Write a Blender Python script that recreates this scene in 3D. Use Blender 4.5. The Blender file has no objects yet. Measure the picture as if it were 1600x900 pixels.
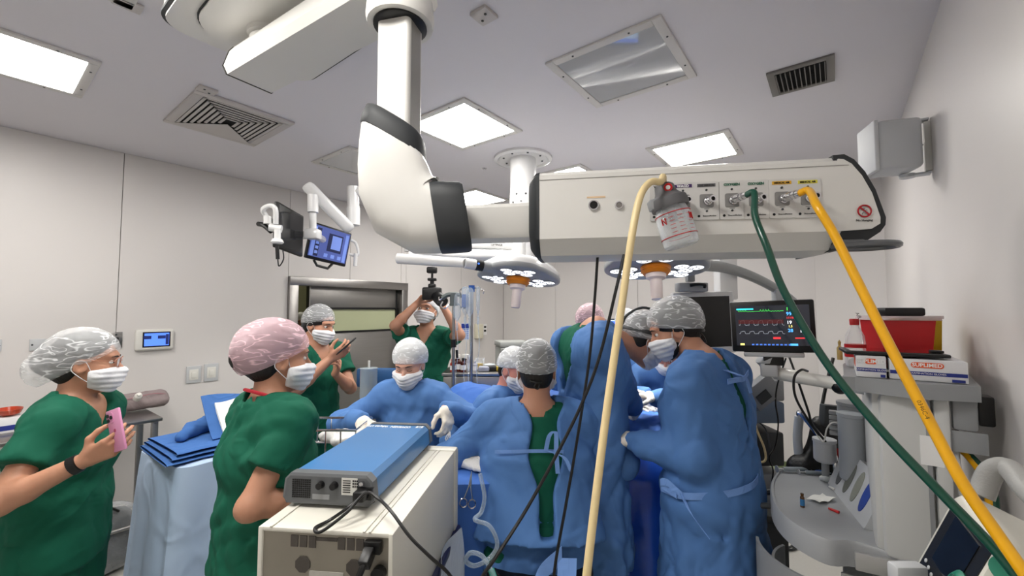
import bpy, bmesh, math, random
import numpy as np
from mathutils import Vector, Matrix
random.seed(7)
SC = bpy.context.scene
COL = SC.collection
PI = math.pi
# ------------------------------------------------------------------ camera, world, exposure
FPX, PITCH, YAW, CAMZ = 660.0, math.radians(2.945), math.radians(37.48), 1.75
cam_data = bpy.data.cameras.new('camera')
cam_data.sensor_width = 36.0
cam_data.lens = FPX / 1600.0 * 36.0
cam_data.clip_start = 0.02
cam = bpy.data.objects.new('camera', cam_data)
COL.objects.link(cam)
cam.location = (0, 0, CAMZ)
cam.rotation_euler = (PI / 2 + PITCH, 0, 0)
SC.camera = cam
world = bpy.data.worlds.new('world'); SC.world = world
world.use_nodes = True
world.node_tree.nodes['Background'].inputs[0].default_value = (0.8, 0.85, 0.9, 1)
world.node_tree.nodes['Background'].inputs[1].default_value = 0.05
SC.view_settings.view_transform = 'Standard'
SC.view_settings.look = 'None'
SC.view_settings.gamma = 1.0
SC.view_settings.use_curve_mapping = False
SC.view_settings.exposure = 0.62
PANEL_STRENGTH = 22.0      # ceiling luminaires
LAMP_POWER = 70.0         # operating lamps

# ------------------------------------------------------------------ room frame: u runs along the long walls, v across to the right
AXX, AXY = math.sin(YAW), math.cos(YAW)
BXX, BXY = math.cos(YAW), -math.sin(YAW)
def W(u, v, z=0.0):
    return Vector((u * AXX + v * BXX, u * AXY + v * BXY, z))
ROOM_ROT = Matrix(((AXX, BXX, 0), (AXY, BXY, 0), (0, 0, 1)))      # columns u, v(right), z : left handed, used for points only
RZ = -YAW + PI / 2        # rotation about z that takes local +x to u
CEIL = 2.98
VL, VR, UB, U0 = -4.40, 0.37, 5.50, -1.6

def ray(px, py):
    a = (px - 800) / FPX; b = (450 - py) / FPX
    return Vector((a, math.cos(PITCH) - b * math.sin(PITCH), math.sin(PITCH) + b * math.cos(PITCH)))
def at(px, py, d):
    r = ray(px, py); return Vector((0, 0, CAMZ)) + r * (d / r.y)
def atz(px, py, z):
    r = ray(px, py); return Vector((0, 0, CAMZ)) + r * ((z - CAMZ) / r.z)
def atv(px, py, v):
    r = ray(px, py); return Vector((0, 0, CAMZ)) + r * (v / (r.x * BXX + r.y * BXY))
def atu(px, py, u):
    r = ray(px, py); return Vector((0, 0, CAMZ)) + r * (u / (r.x * AXX + r.y * AXY))
def UV(p):
    return (p.x * AXX + p.y * AXY, p.x * BXX + p.y * BXY)

# ------------------------------------------------------------------ materials
MATS = {}
def srgb(c):
    if isinstance(c, str):
        c = c.lstrip('#'); c = [int(c[i:i + 2], 16) / 255 for i in (0, 2, 4)]
    return tuple((x / 12.92 if x <= 0.04045 else ((x + 0.055) / 1.055) ** 2.4) for x in c)
def mat(name, color=(.8, .8, .8), rough=.5, metal=0.0, bump=0.0, bscale=40.0, var=0.0, vscale=6.0, trans=0.0, ior=1.45,
        emit=None, estr=1.0, alpha=1.0, coat=0.0, spec=.5, stretch=None, sss=0.0):
    if name in MATS: return MATS[name]
    m = bpy.data.materials.new(name); m.use_nodes = True; MATS[name] = m
    nt = m.node_tree; b = nt.nodes['Principled BSDF']
    c = srgb(color)
    b.inputs['Base Color'].default_value = (*c, 1)
    b.inputs['Roughness'].default_value = rough
    b.inputs['Metallic'].default_value = metal
    b.inputs['Specular IOR Level'].default_value = spec
    b.inputs['IOR'].default_value = ior
    if trans: b.inputs['Transmission Weight'].default_value = trans
    if coat: b.inputs['Coat Weight'].default_value = coat
    if alpha < 1: b.inputs['Alpha'].default_value = alpha
    if sss:
        b.inputs['Subsurface Weight'].default_value = sss
        b.inputs['Subsurface Radius'].default_value = (.012, .005, .003)
    if emit is not None:
        b.inputs['Emission Color'].default_value = (*srgb(emit), 1)
        b.inputs['Emission Strength'].default_value = estr
    if bump or var:
        tc = nt.nodes.new('ShaderNodeTexCoord'); mp = nt.nodes.new('ShaderNodeMapping')
        nt.links.new(tc.outputs['Object'], mp.inputs['Vector'])
        if stretch: mp.inputs['Scale'].default_value = stretch
    if var:
        n = nt.nodes.new('ShaderNodeTexNoise'); n.inputs['Scale'].default_value = vscale; n.inputs['Detail'].default_value = 5
        nt.links.new(mp.outputs[0], n.inputs['Vector'])
        r = nt.nodes.new('ShaderNodeMapRange')
        r.inputs[3].default_value = 1 - var; r.inputs[4].default_value = 1 + var
        nt.links.new(n.outputs[0], r.inputs[0])
        mx = nt.nodes.new('ShaderNodeMix'); mx.data_type = 'RGBA'; mx.blend_type = 'MULTIPLY'
        mx.inputs[0].default_value = 1; mx.inputs[6].default_value = (*c, 1)
        nt.links.new(r.outputs[0], mx.inputs[7]); nt.links.new(mx.outputs[2], b.inputs['Base Color'])
    if bump:
        n2 = nt.nodes.new('ShaderNodeTexNoise'); n2.inputs['Scale'].default_value = bscale; n2.inputs['Detail'].default_value = 4
        nt.links.new(mp.outputs[0], n2.inputs['Vector'])
        bp = nt.nodes.new('ShaderNodeBump'); bp.inputs['Strength'].default_value = min(1.0, bump); bp.inputs['Distance'].default_value = .02
        nt.links.new(n2.outputs[0], bp.inputs['Height']); nt.links.new(bp.outputs[0], b.inputs['Normal'])
    return m
def cloth_mat(name, color, scale=9.0, strength=.5, rough=.75, var=.10, trans=0.0, dist=.03):
    """woven or non-woven cloth: creases from distorted noise"""
    if name in MATS: return MATS[name]
    m = mat(name, color, rough, var=var, vscale=5, spec=.25)
    nt = m.node_tree; b = nt.nodes['Principled BSDF']
    tc = nt.nodes.new('ShaderNodeTexCoord')
    n = nt.nodes.new('ShaderNodeTexNoise'); n.inputs['Scale'].default_value = scale * .55; n.inputs['Detail'].default_value = 2
    n.inputs['Distortion'].default_value = .9; n.inputs['Roughness'].default_value = .4
    v = nt.nodes.new('ShaderNodeTexNoise'); v.inputs['Scale'].default_value = scale * .5; v.inputs['Detail'].default_value = 1.0; v.inputs['Distortion'].default_value = .4
    nt.links.new(tc.outputs['Object'], n.inputs['Vector']); nt.links.new(tc.outputs['Object'], v.inputs['Vector'])
    ab = nt.nodes.new('ShaderNodeMath'); ab.operation = 'PINGPONG'; ab.inputs[1].default_value = .11
    nt.links.new(v.outputs[0], ab.inputs[0])
    cl = nt.nodes.new('ShaderNodeMapRange'); cl.interpolation_type = 'SMOOTHSTEP'; cl.inputs[1].default_value = .0; cl.inputs[2].default_value = .06; cl.inputs[3].default_value = .14; cl.inputs[4].default_value = .0
    nt.links.new(ab.outputs[0], cl.inputs[0])
    mt = nt.nodes.new('ShaderNodeMath'); mt.operation = 'ADD'
    nt.links.new(n.outputs[0], mt.inputs[0]); nt.links.new(cl.outputs[0], mt.inputs[1])
    bp = nt.nodes.new('ShaderNodeBump'); bp.inputs['Strength'].default_value = strength; bp.inputs['Distance'].default_value = dist
    nt.links.new(mt.outputs[0], bp.inputs['Height']); nt.links.new(bp.outputs[0], b.inputs['Normal'])
    return m
def cap_mat(name, color, lo=.35, hi=.95, scale=26.0):
    """see-through non-woven bouffant: threads and gathers are dense, the rest lets the hair show"""
    if name in MATS: return MATS[name]
    m = bpy.data.materials.new(name); m.use_nodes = True; MATS[name] = m
    nt = m.node_tree; b = nt.nodes['Principled BSDF']; out = nt.nodes['Material Output']
    b.inputs['Base Color'].default_value = (*srgb(color), 1); b.inputs['Roughness'].default_value = .6
    tr = nt.nodes.new('ShaderNodeBsdfTransparent'); mx = nt.nodes.new('ShaderNodeMixShader')
    tc = nt.nodes.new('ShaderNodeTexCoord'); mp = nt.nodes.new('ShaderNodeMapping'); mp.inputs['Scale'].default_value = (.6, .6, 1.9)
    w0 = nt.nodes.new('ShaderNodeTexNoise'); w0.inputs['Scale'].default_value = scale; w0.inputs['Detail'].default_value = 2.2; w0.inputs['Distortion'].default_value = .3
    w = nt.nodes.new('ShaderNodeMath'); w.operation = 'PINGPONG'; w.inputs[1].default_value = .075
    nt.links.new(w0.outputs[0], w.inputs[0])
    r = nt.nodes.new('ShaderNodeMapRange'); r.interpolation_type = 'SMOOTHSTEP'; r.inputs[1].default_value = .001; r.inputs[2].default_value = .022
    r.inputs[3].default_value = hi; r.inputs[4].default_value = lo
    bp = nt.nodes.new('ShaderNodeBump'); bp.inputs['Strength'].default_value = .6; bp.inputs['Distance'].default_value = .012
    L = nt.links.new
    L(tc.outputs['Object'], mp.inputs[0]); L(mp.outputs[0], w0.inputs['Vector']); L(w.outputs[0], r.inputs[0])
    L(w0.outputs[0], bp.inputs['Height']); L(bp.outputs[0], b.inputs['Normal'])
    L(r.outputs[0], mx.inputs[0]); L(tr.outputs[0], mx.inputs[1]); L(b.outputs[0], mx.inputs[2]); L(mx.outputs[0], out.inputs[0])
    return m
def film_mat(name, color=(.95, .97, 1), dens=.25, rough=.15):
    """clear plastic film or thin clear vessel: part transparent, part glossy"""
    if name in MATS: return MATS[name]
    m = bpy.data.materials.new(name); m.use_nodes = True; MATS[name] = m
    nt = m.node_tree; b = nt.nodes['Principled BSDF']; out = nt.nodes['Material Output']
    b.inputs['Base Color'].default_value = (*srgb(color), 1); b.inputs['Roughness'].default_value = rough
    tr = nt.nodes.new('ShaderNodeBsdfTransparent'); mx = nt.nodes.new('ShaderNodeMixShader')
    fr = nt.nodes.new('ShaderNodeLayerWeight'); fr.inputs[0].default_value = .35
    r = nt.nodes.new('ShaderNodeMapRange'); r.inputs[3].default_value = dens; r.inputs[4].default_value = min(1, dens + .6)
    n = nt.nodes.new('ShaderNodeTexNoise'); n.inputs['Scale'].default_value = 22
    bp = nt.nodes.new('ShaderNodeBump'); bp.inputs['Strength'].default_value = .3; bp.inputs['Distance'].default_value = .01
    L = nt.links.new
    L(n.outputs[0], bp.inputs['Height']); L(bp.outputs[0], b.inputs['Normal'])
    L(fr.outputs['Facing'], r.inputs[0]); L(r.outputs[0], mx.inputs[0]); L(tr.outputs[0], mx.inputs[1]); L(b.outputs[0], mx.inputs[2]); L(mx.outputs[0], out.inputs[0])
    return m

# ------------------------------------------------------------------ object helpers
def raw_obj(name, verts, faces, material, parent=None, smooth=False, angle=None):
    me = bpy.data.meshes.new(name)
    if isinstance(verts, np.ndarray):
        nv, nf = len(verts), len(faces)
        me.vertices.add(nv); me.vertices.foreach_set('co', verts.astype(np.float32).ravel())
        me.loops.add(nf * 4); me.polygons.add(nf)
        me.loops.foreach_set('vertex_index', faces.astype(np.int32).ravel())
        me.polygons.foreach_set('loop_start', np.arange(0, nf * 4, 4, dtype=np.int32))
        me.update(calc_edges=True)
    else:
        me.from_pydata([tuple(v) for v in verts], [], faces); me.update()
    if smooth:
        me.polygons.foreach_set('use_smooth', np.ones(len(me.polygons), dtype=bool))
        if angle:
            me.set_sharp_from_angle(angle=math.radians(angle))
    o = bpy.data.objects.new(name, me); COL.objects.link(o)
    if material: me.materials.append(material)
    if parent: o.parent = parent
    return o
def tag(o, label=None, cat=None, group=None, kind=None):
    if label: o['label'] = label
    if cat: o['category'] = cat
    if group: o['group'] = group
    if kind: o['kind'] = kind
    return o
def thing(name, label, cat, loc=(0, 0, 0), rotz=0.0, group=None):
    o = bpy.data.objects.new(name, None); COL.objects.link(o)
    o.empty_display_size = .05
    o.location = loc; o.rotation_euler = (0, 0, rotz)
    o['_m'] = 1
    tag(o, label, cat, group); del o['_m']
    return o
def rootmat(o):
    return Matrix.Translation(o.location) @ o.rotation_euler.to_matrix().to_4x4()

class MB:
    """collects shapes into one mesh"""
    def __init__(s): s.v = []; s.f = []
    def add(s, vs, fs, M=None):
        n = len(s.v)
        s.v += [(M @ Vector(v)) if M is not None else Vector(v) for v in vs]
        s.f += [tuple(i + n for i in f) for f in fs]
        return s
    def box(s, c, size, M=None, bevel=0.0, seg=2):
        bm = bmesh.new()
        bmesh.ops.create_cube(bm, size=1.0)
        for v in bm.verts: v.co = Vector((v.co.x * size[0], v.co.y * size[1], v.co.z * size[2]))
        if bevel > 0:
            bmesh.ops.bevel(bm, geom=bm.edges[:], offset=min(bevel, min(size) * .49), segments=seg, profile=.5, affect='EDGES')
        bm.verts.ensure_lookup_table()
        T = Matrix.Translation(c); T = (M @ T) if M is not None else T
        s.add([v.co for v in bm.verts], [[v.index for v in f.verts] for f in bm.faces], T); bm.free(); return s
    def cyl(s, a, b, r1, r2=None, n=16, caps=True):
        a = Vector(a); b = Vector(b); r2 = r1 if r2 is None else r2
        d = (b - a).normalized(); p = d.orthogonal().normalized(); q = d.cross(p)
        vs = []
        for c, r in ((a, r1), (b, r2)):
            for i in range(n):
                t = 2 * PI * i / n; vs.append(c + p * (r * math.cos(t)) + q * (r * math.sin(t)))
        fs = [(i, (i + 1) % n, n + (i + 1) % n, n + i) for i in range(n)]
        if caps: fs += [tuple(range(n - 1, -1, -1)), tuple(range(n, 2 * n))]
        return s.add(vs, fs)
    def tube(s, pts, r, n=10, caps=True, closed=False):
        pts = [Vector(p) for p in pts]; m = len(pts)
        rs = r if isinstance(r, (list, tuple)) else [r] * m
        T = []
        for i in range(m):
            a = pts[(i - 1) % m] if (closed or i > 0) else pts[i]; b = pts[(i + 1) % m] if (closed or i < m - 1) else pts[i]
            T.append((b - a).normalized())
        p = T[0].orthogonal().normalized(); vs = []
        for i in range(m):
            if i: 
                p = (p - T[i] * p.dot(T[i]))
                if p.length < 1e-6: p = T[i].orthogonal()
                p.normalize()
            q = T[i].cross(p)
            for j in range(n):
                t = 2 * PI * j / n; vs.append(pts[i] + p * (rs[i] * math.cos(t)) + q * (rs[i] * math.sin(t)))
        fs = []
        for i in range(m if closed else m - 1):
            k = (i + 1) % m
            for j in range(n): fs.append((i * n + j, i * n + (j + 1) % n, k * n + (j + 1) % n, k * n + j))
        if caps and not closed: fs += [tuple(range(n - 1, -1, -1)), tuple((m - 1) * n + j for j in range(n))]
        return s.add(vs, fs)
    def lathe(s, prof, M=None, n=24):
        vs = []; m = len(prof)
        for (r, z) in prof:
            for j in range(n):
                t = 2 * PI * j / n; vs.append((r * math.cos(t), r * math.sin(t), z))
        fs = []
        for i in range(m - 1):
            for j in range(n): fs.append((i * n + j, i * n + (j + 1) % n, (i + 1) * n + (j + 1) % n, (i + 1) * n + j))
        if prof[0][0] > 1e-5: fs.append(tuple(range(n - 1, -1, -1)))
        if prof[-1][0] > 1e-5: fs.append(tuple((m - 1) * n + j for j in range(n)))
        return s.add(vs, fs, M)
    def prism(s, poly, z0, z1, M=None):
        """poly is counter-clockwise in local xy"""
        n = len(poly)
        vs = [(x, y, z0) for x, y in poly] + [(x, y, z1) for x, y in poly]
        fs = [tuple(range(n - 1, -1, -1)), tuple(range(n, 2 * n))] + [(i, (i + 1) % n, n + (i + 1) % n, n + i) for i in range(n)]
        return s.add(vs, fs, M)
    def loft(s, rings, caps=True):
        n = len(rings[0]); vs = [Vector(p) for r in rings for p in r]; m = len(rings)
        fs = [(i * n + j, i * n + (j + 1) % n, (i + 1) * n + (j + 1) % n, (i + 1) * n + j) for i in range(m - 1) for j in range(n)]
        if caps: fs += [tuple(range(n - 1, -1, -1)), tuple((m - 1) * n + j for j in range(n))]
        return s.add(vs, fs)
    def ell(s, c, r, M=None, nu=16, nv=10):
        vs = []; fs = []
        for i in range(nv + 1):
            ph = PI * i / nv
            for j in range(nu):
                t = 2 * PI * j / nu
                vs.append((c[0] + r[0] * math.sin(ph) * math.cos(t), c[1] + r[1] * math.sin(ph) * math.sin(t), c[2] - r[2] * math.cos(ph)))
        for i in range(nv):
            for j in range(nu): fs.append((i * nu + j, i * nu + (j + 1) % nu, (i + 1) * nu + (j + 1) % nu, (i + 1) * nu + j))
        return s.add(vs, fs, M)
    def grid(s, fn, nu, nv, thick=0.0):
        """sheet of points fn(a,b), a,b in 0..1; thick gives it a back face"""
        P = [[Vector(fn(i / nu, j / nv)) for j in range(nv + 1)] for i in range(nu + 1)]
        vs = [p for r in P for p in r]; k = nv + 1
        fs = [(i * k + j, (i + 1) * k + j, (i + 1) * k + j + 1, i * k + j + 1) for i in range(nu) for j in range(nv)]
        if thick:
            ns = []
            for i in range(nu + 1):
                for j in range(nv + 1):
                    a = P[min(i + 1, nu)][j] - P[max(i - 1, 0)][j]; b = P[i][min(j + 1, nv)] - P[i][max(j - 1, 0)]
                    n = a.cross(b); n = n.normalized() if n.length > 1e-9 else Vector((0, 0, 1)); ns.append(n)
            N = len(vs); vs = vs + [v - n * thick for v, n in zip(vs, ns)]
            fs += [tuple(N + i for i in reversed(f)) for f in fs]
            rim = [i * k for i in range(nu + 1)] + [nu * k + j for j in range(1, nv + 1)] + [i * k + nv for i in range(nu - 1, -1, -1)] + [j for j in range(nv - 1, 0, -1)]
            for a, b in zip(rim, rim[1:] + rim[:1]): fs.append((b, a, N + a, N + b))
        return s.add(vs, fs)
    def build(s, name, material, parent=None, smooth=True, angle=35, world=False):
        vs = s.v
        if world and parent is not None:
            M = rootmat(parent)
            p = parent
            while p.parent: 
                p = p.parent; M = rootmat(p) @ M
            Mi = M.inverted(); vs = [Mi @ v for v in vs]
        return raw_obj(name, vs, s.f, material, parent, smooth, angle)
def rrect(w, h, r, n=5):
    pts = []
    for cx, cy, a0 in ((w / 2 - r, -h / 2 + r, -PI / 2), (w / 2 - r, h / 2 - r, 0), (-w / 2 + r, h / 2 - r, PI / 2), (-w / 2 + r, -h / 2 + r, PI)):
        for i in range(n + 1):
            a = a0 + PI / 2 * i / n; pts.append((cx + r * math.cos(a), cy + r * math.sin(a)))
    return pts
def spline(pts, n=8):
    """Catmull-Rom through the points"""
    P = [Vector(p) for p in pts]; out = []
    P = [P[0] * 2 - P[1]] + P + [P[-1] * 2 - P[-2]]
    for i in range(1, len(P) - 2):
        for k in range(n):
            t = k / n; a, b, c, d = P[i - 1], P[i], P[i + 1], P[i + 2]
            out.append(.5 * ((2 * b) + (c - a) * t + (2 * a - 5 * b + 4 * c - d) * t * t + (3 * b - a - 3 * c + d) * t ** 3))
    out.append(P[-2]); return out
def frame(o, x, y, z):
    x, y, z = Vector(x), Vector(y), Vector(z)
    M = Matrix.Identity(4)
    for i, a in enumerate((x, y, z)):
        for j in range(3): M[j][i] = a[j]
    for j in range(3): M[j][3] = o[j]
    return M
_dg = None
def text_mesh(txt, size, depth=.0004, align='CENTER', bold=0.0):
    cu = bpy.data.curves.new('text', 'FONT'); cu.body = txt; cu.size = size; cu.extrude = depth; cu.align_x = align; cu.align_y = 'CENTER'
    cu.resolution_u = 2; cu.offset = bold
    o = bpy.data.objects.new('text', cu); COL.objects.link(o)
    dg = bpy.context.evaluated_depsgraph_get()
    me = bpy.data.meshes.new_from_object(o.evaluated_get(dg))
    vs = [v.co.copy() for v in me.vertices]; fs = [list(p.vertices) for p in me.polygons]
    bpy.data.objects.remove(o); bpy.data.curves.remove(cu); bpy.data.meshes.remove(me)
    return vs, fs
def text(name, txt, size, material, parent, M, depth=.0004, align='CENTER', bold=0.0):
    vs, fs = text_mesh(txt, size, depth, align, bold)
    m = MB(); m.add(vs, fs, M); return m.build(name, material, parent, smooth=False)
def copy_tree(o, parent=None):
    c = o.copy(); COL.objects.link(c); c.parent = parent
    for ch in list(o.children): copy_tree(ch, c)
    return c
# shared materials
M_WHITE = mat('white_enamel', (.86, .855, .83), .32, var=.02, coat=.2)
M_IVORY = mat('ivory_enamel', (.84, .825, .785), .4, var=.03)
M_PALE = mat('pale_grey_plastic', (.74, .75, .76), .45, var=.03)
M_GREY = mat('mid_grey_plastic', (.55, .56, .57), .5, var=.03, bump=.02, bscale=200)
M_DGREY = mat('dark_grey_plastic', (.22, .23, .24), .5, var=.04)
M_RUBBER = mat('charcoal_rubber', (.16, .17, .18), .6, var=.05)
M_BLACK = mat('black_plastic', (.035, .035, .04), .4, var=.05)
M_STEEL = mat('brushed_steel', (.62, .61, .6), .32, 1.0, bump=.05, bscale=60, stretch=(1, 1, 30), var=.05)
M_CHROME = mat('polished_chrome', (.82, .82, .83), .12, 1.0, var=.02)
M_RED = mat('red_plastic', (.72, .06, .08), .4, var=.04)
M_CLEAR = film_mat('clear_plastic', (.93, .95, .97), .16, .08)
M_PRINT_BLACK = mat('black_print', (.05, .05, .05), .7, var=.03)
M_PRINT_WHITE = mat('white_print', (.92, .92, .92), .6, var=.02)
# ================================================================== the setting
RM = Matrix.Rotation(RZ, 4, 'Z')          # local x = u, local y = -v (towards the left wall)
def wall_material(name, color, streak=.012):
    m = mat(name, color, .38, var=.025, vscale=1.2, bump=.03, bscale=5, spec=.4)
    return m
M_WALL = wall_material('wall_laminate', (.835, .82, .812))
M_CEIL = mat('ceiling_paint', (.85, .84, .862), .6, var=.015, vscale=1.5)
M_FLOOR = mat('floor_vinyl', (.74, .735, .71), .3, var=.06, vscale=60, spec=.4)
M_GREEN = mat('green_vinyl', (.42, .47, .33), .4, var=.05, vscale=30)
def struct(name, mb, m, parent=None, smooth=False):
    o = mb.build(name, m, parent, smooth=smooth)
    if parent is None: o['kind'] = 'structure'
    return o
fl = struct('floor', MB().box(((U0 + 7) / 2 - 1, 2.6, -.05), (7 - U0 + 1, 7.6, .1), RM), M_FLOOR)
ce = struct('ceiling', MB().box(((U0 + UB) / 2, (-VL - VR) / 2, CEIL + .05), (UB - U0 + .2, VR - VL + .2, .1), RM), M_CEIL)
# green cove: a strip on the floor and a low upstand, all along the walls
def cove(name, a, b, inward):
    a = Vector(a); b = Vector(b); n = Vector(inward)
    prof = [(0, .11), (.006, .11), (.009, .04), (.03, .012), (.06, .004), (.20, .002), (.20, 0), (0, 0)]
    rings = [[RM @ (Vector((p.x, p.y, 0)) + Vector((n.x * o, n.y * o, z))) for o, z in prof] for p in (a, b)]
    mb = MB(); mb.loft(rings); return struct(name, mb, M_GREEN)
DU0, DU1, DZ = 2.01, 3.49, 2.09
cove('baseboard_left', (U0, -VL, 0), (DU0, -VL, 0), (0, -1, 0)); cove('trim_1', (DU1, -VL, 0), (UB, -VL, 0), (0, -1, 0))
cove('baseboard_back', (UB, -VL, 0), (UB, .167, 0), (-1, 0, 0))
_c = Vector((5.13 - UB, -VR - .167)).normalized()
cove('baseboard_corner', (UB, .167, 0), (5.13, -VR, 0), (-abs(_c.y), abs(_c.x), 0))
cove('baseboard_right', (5.13, -VR, 0), (U0, -VR, 0), (0, 1, 0))
# left wall: backing and upright laminate panels with fine joints; an opening for the sliding door
bk = MB(); bk.box(((U0 + DU0) / 2, -VL + .08, CEIL / 2), (DU0 - U0, .12, CEIL), RM); bk.box(((DU1 + UB + .2) / 2, -VL + .08, CEIL / 2), (UB + .2 - DU1, .12, CEIL), RM)
bk.box(((DU0 + DU1) / 2, -VL + .08, (CEIL + DZ) / 2), (DU1 - DU0, .12, CEIL - DZ), RM)
wl = struct('wall_left', bk, mat('joint_backing', (.66, .645, .63), .7, var=.02))  # darker grey backing colour, showing in the panel joints
def wpanel(parent, u0, u1, z0, z1):
    MB().box(((u0 + u1) / 2, -VL + .011, (z0 + z1) / 2), (u1 - u0 - .004, .022, z1 - z0), RM, bevel=.0015, seg=1).build('panel', M_WALL, parent, smooth=False)
for a, b in ((U0, -.55), (-.55, .735), (.735, DU0)): wpanel(wl, a, b, .0, CEIL - .001)
for a, b in ((DU0, 2.695), (2.695, 3.41), (3.41, DU1)): wpanel(wl, a, b, DZ, CEIL - .001)
for a, b in ((DU1, 4.5), (4.5, UB)): wpanel(wl, a, b, 0, CEIL - .001)
# back wall, corner splay, right wall, wall behind the photographer
wb = struct('wall_back', MB().box((UB + .08, 2.3, CEIL / 2), (.12, 4.6, CEIL), RM), MATS['joint_backing'])
for a, b in ((.167, 1.1), (1.1, 2.1), (2.1, 3.385), (3.385, -VL)):
    MB().box((UB + .011, (a + b) / 2, CEIL / 2), (.022, b - a - .004, CEIL - .002), RM, bevel=.0015, seg=1).build('panel', M_WALL, wb, smooth=False)
def flatwall(name, p, q, out):
    p = Vector(p); q = Vector(q); o = Vector(out)
    mb = MB(); mb.loft([[RM @ Vector((p.x, p.y, 0)), RM @ Vector((q.x, q.y, 0)), RM @ Vector((q.x + o.x, q.y + o.y, 0)), RM @ Vector((p.x + o.x, p.y + o.y, 0))],
                        [RM @ Vector((p.x, p.y, CEIL)), RM @ Vector((q.x, q.y, CEIL)), RM @ Vector((q.x + o.x, q.y + o.y, CEIL)), RM @ Vector((p.x + o.x, p.y + o.y, CEIL))]])
    return struct(name, mb, M_WALL)
flatwall('wall_corner', (UB, .169, 0), (5.13, -VR, 0), (.1, -.1, 0))
flatwall('wall_right', (5.13, -VR, 0), (U0, -VR, 0), (0, -.12, 0))
flatwall('wall_behind', (U0, -VR - .12, 0), (U0, -VL + .1, 0), (-.12, 0, 0))
# corridor beyond the door
M_CORR = mat('corridor_paint', (.52, .52, .42), .6, var=.03)
cr = MB(); cr.box((2.7, 6.35, 1.35), (2.6, .1, 2.7), RM); cr.box((1.42, 5.4, 1.35), (.1, 1.9, 2.7), RM); cr.box((3.98, 5.4, 1.35), (.1, 1.9, 2.7), RM); cr.box((2.7, 5.4, 2.75), (2.6, 1.9, .1), RM)
struct('wall_corridor', cr, M_CORR)
MB().box((1.95, 6.29, 1.03), (.8, .02, 2.06), RM).build('door_panel', mat('corridor_door', (.62, .62, .50), .5, var=.03), bpy.data.objects['wall_corridor'])
cl_ = MB(); cl_.box((2.3, 5.5, 2.69), (.5, .5, .02), RM); o_ = cl_.build('ceiling_light', mat('corridor_fill_glow', (.9, .9, .85), .5, emit=(1, .97, .88), estr=7.0, var=.01), None, smooth=False); tag(o_, 'added out-of-view fill panel brightening the corridor beyond the door', 'ceiling light')  # added unseen emitter that brightens the corridor behind the door gap
# sliding door
dr = thing('door_1', None, None, RM @ Vector((DU0, -VL, 0)), RZ); dr['kind'] = 'structure'
DW = DU1 - DU0
f = MB(); f.box((.045, .03, DZ / 2), (.09, .14, DZ), bevel=.004); f.build('frame_post', M_STEEL, dr)
f = MB(); f.box((DW - .045, .03, DZ / 2), (.09, .14, DZ), bevel=.004); f.build('frame_post', M_STEEL, dr)
MB().box((DW / 2, .03, DZ - .045), (DW, .15, .09), bevel=.004).build('frame_head', M_STEEL, dr)
M_DOOR = mat('door_steel', (.56, .55, .54), .38, .85, bump=.04, bscale=50, stretch=(1, 1, 25), var=.08, vscale=3)
x0, x1 = .255, DW - .09
for nm, z0, z1 in (('upper_panel', 1.775, 2.0), ('lower_panel', .01, 1.49)):
    MB().box(((x0 + x1) / 2, .07, (z0 + z1) / 2), (x1 - x0, .04, z1 - z0), bevel=.003).build(nm, M_DOOR, dr)
g = MB()
for z in (1.765, 1.50): g.box(((x0 + x1) / 2, .066, z), (x1 - x0, .05, .022))
g.box((x0 - .01, .066, 1.0), (.022, .05, 2.0)); g.box((x1 - .02, .064, 1.75), (.02, .05, .52)); g.build('gasket', M_BLACK, dr, smooth=False)
pn = mat('frosted_green_glass', (.66, .68, .55), .18, var=.05, vscale=3, coat=.6)
MB().box(((x0 + x1) / 2, .072, 1.633), (x1 - x0 - .02, .02, .25)).build('window_pane', pn, dr, smooth=False)
MB().box((.245, .05, 1.0), (.012, .03, 2.0)).build('leading_edge', M_STEEL, dr, smooth=False)
# ------------------------------------------------------------------ ceiling fittings
def lum(loc_u, loc_w, label, group, lit, first):
    o = thing('ceiling_light', label, 'ceiling light', RM @ Vector((loc_u, loc_w, CEIL)), RZ, group)
    S = .575; b = .043
    fr = MB()
    for cx, cy, sx, sy in ((0, S / 2 - b / 2, S, b), (0, -S / 2 + b / 2, S, b), (S / 2 - b / 2, 0, b, S - 2 * b), (-S / 2 + b / 2, 0, b, S - 2 * b)):
        fr.box((cx, cy, -.006), (sx, sy, .012), bevel=.003)
    fo = fr.build('frame', mat('luminaire_frame', (.80, .79, .78), .4, var=.02), o)
    for x in (-.14, .14):
        for y in (-1, 1):
            for sw in (0, 1):
                p = (x, y * (S / 2 - .02)) if sw == 0 else (y * (S / 2 - .02), x)
                MB().cyl((p[0], p[1], -.0115), (p[0], p[1], -.0145), .005, n=8).build('screw', M_DGREY, fo)
    if lit:
        dm = mat('lit_diffuser', (.95, .95, .95), .5, emit=(1, .985, .96), estr=PANEL_STRENGTH, var=.01)
    else:
        dm = mat('dark_diffuser_glass', (.62, .63, .65), .06, var=.02, coat=1.0)
    MB().box((0, 0, -.004), (S - 2 * b, S - 2 * b, .006)).build('diffuser', dm, o, smooth=False)
    return o
GL = 'recessed ceiling lights'
lum(.09, 3.14, 'lit square ceiling light beside the slatted air diffuser', GL, 1, 1)
lum(2.01, 1.955, 'lit square ceiling light next to the round lamp mounting flange', GL, 1, 0)
lum(3.41, .828, 'lit square ceiling light above the gas outlet boom head', GL, 1, 0)
lum(3.41, 3.14, 'lit square ceiling light far back above the sliding door side', GL, 1, 0)
lum(3.41, 1.955, 'lit square ceiling light directly behind the lamp mounting flange', GL, 1, 0)
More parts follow.
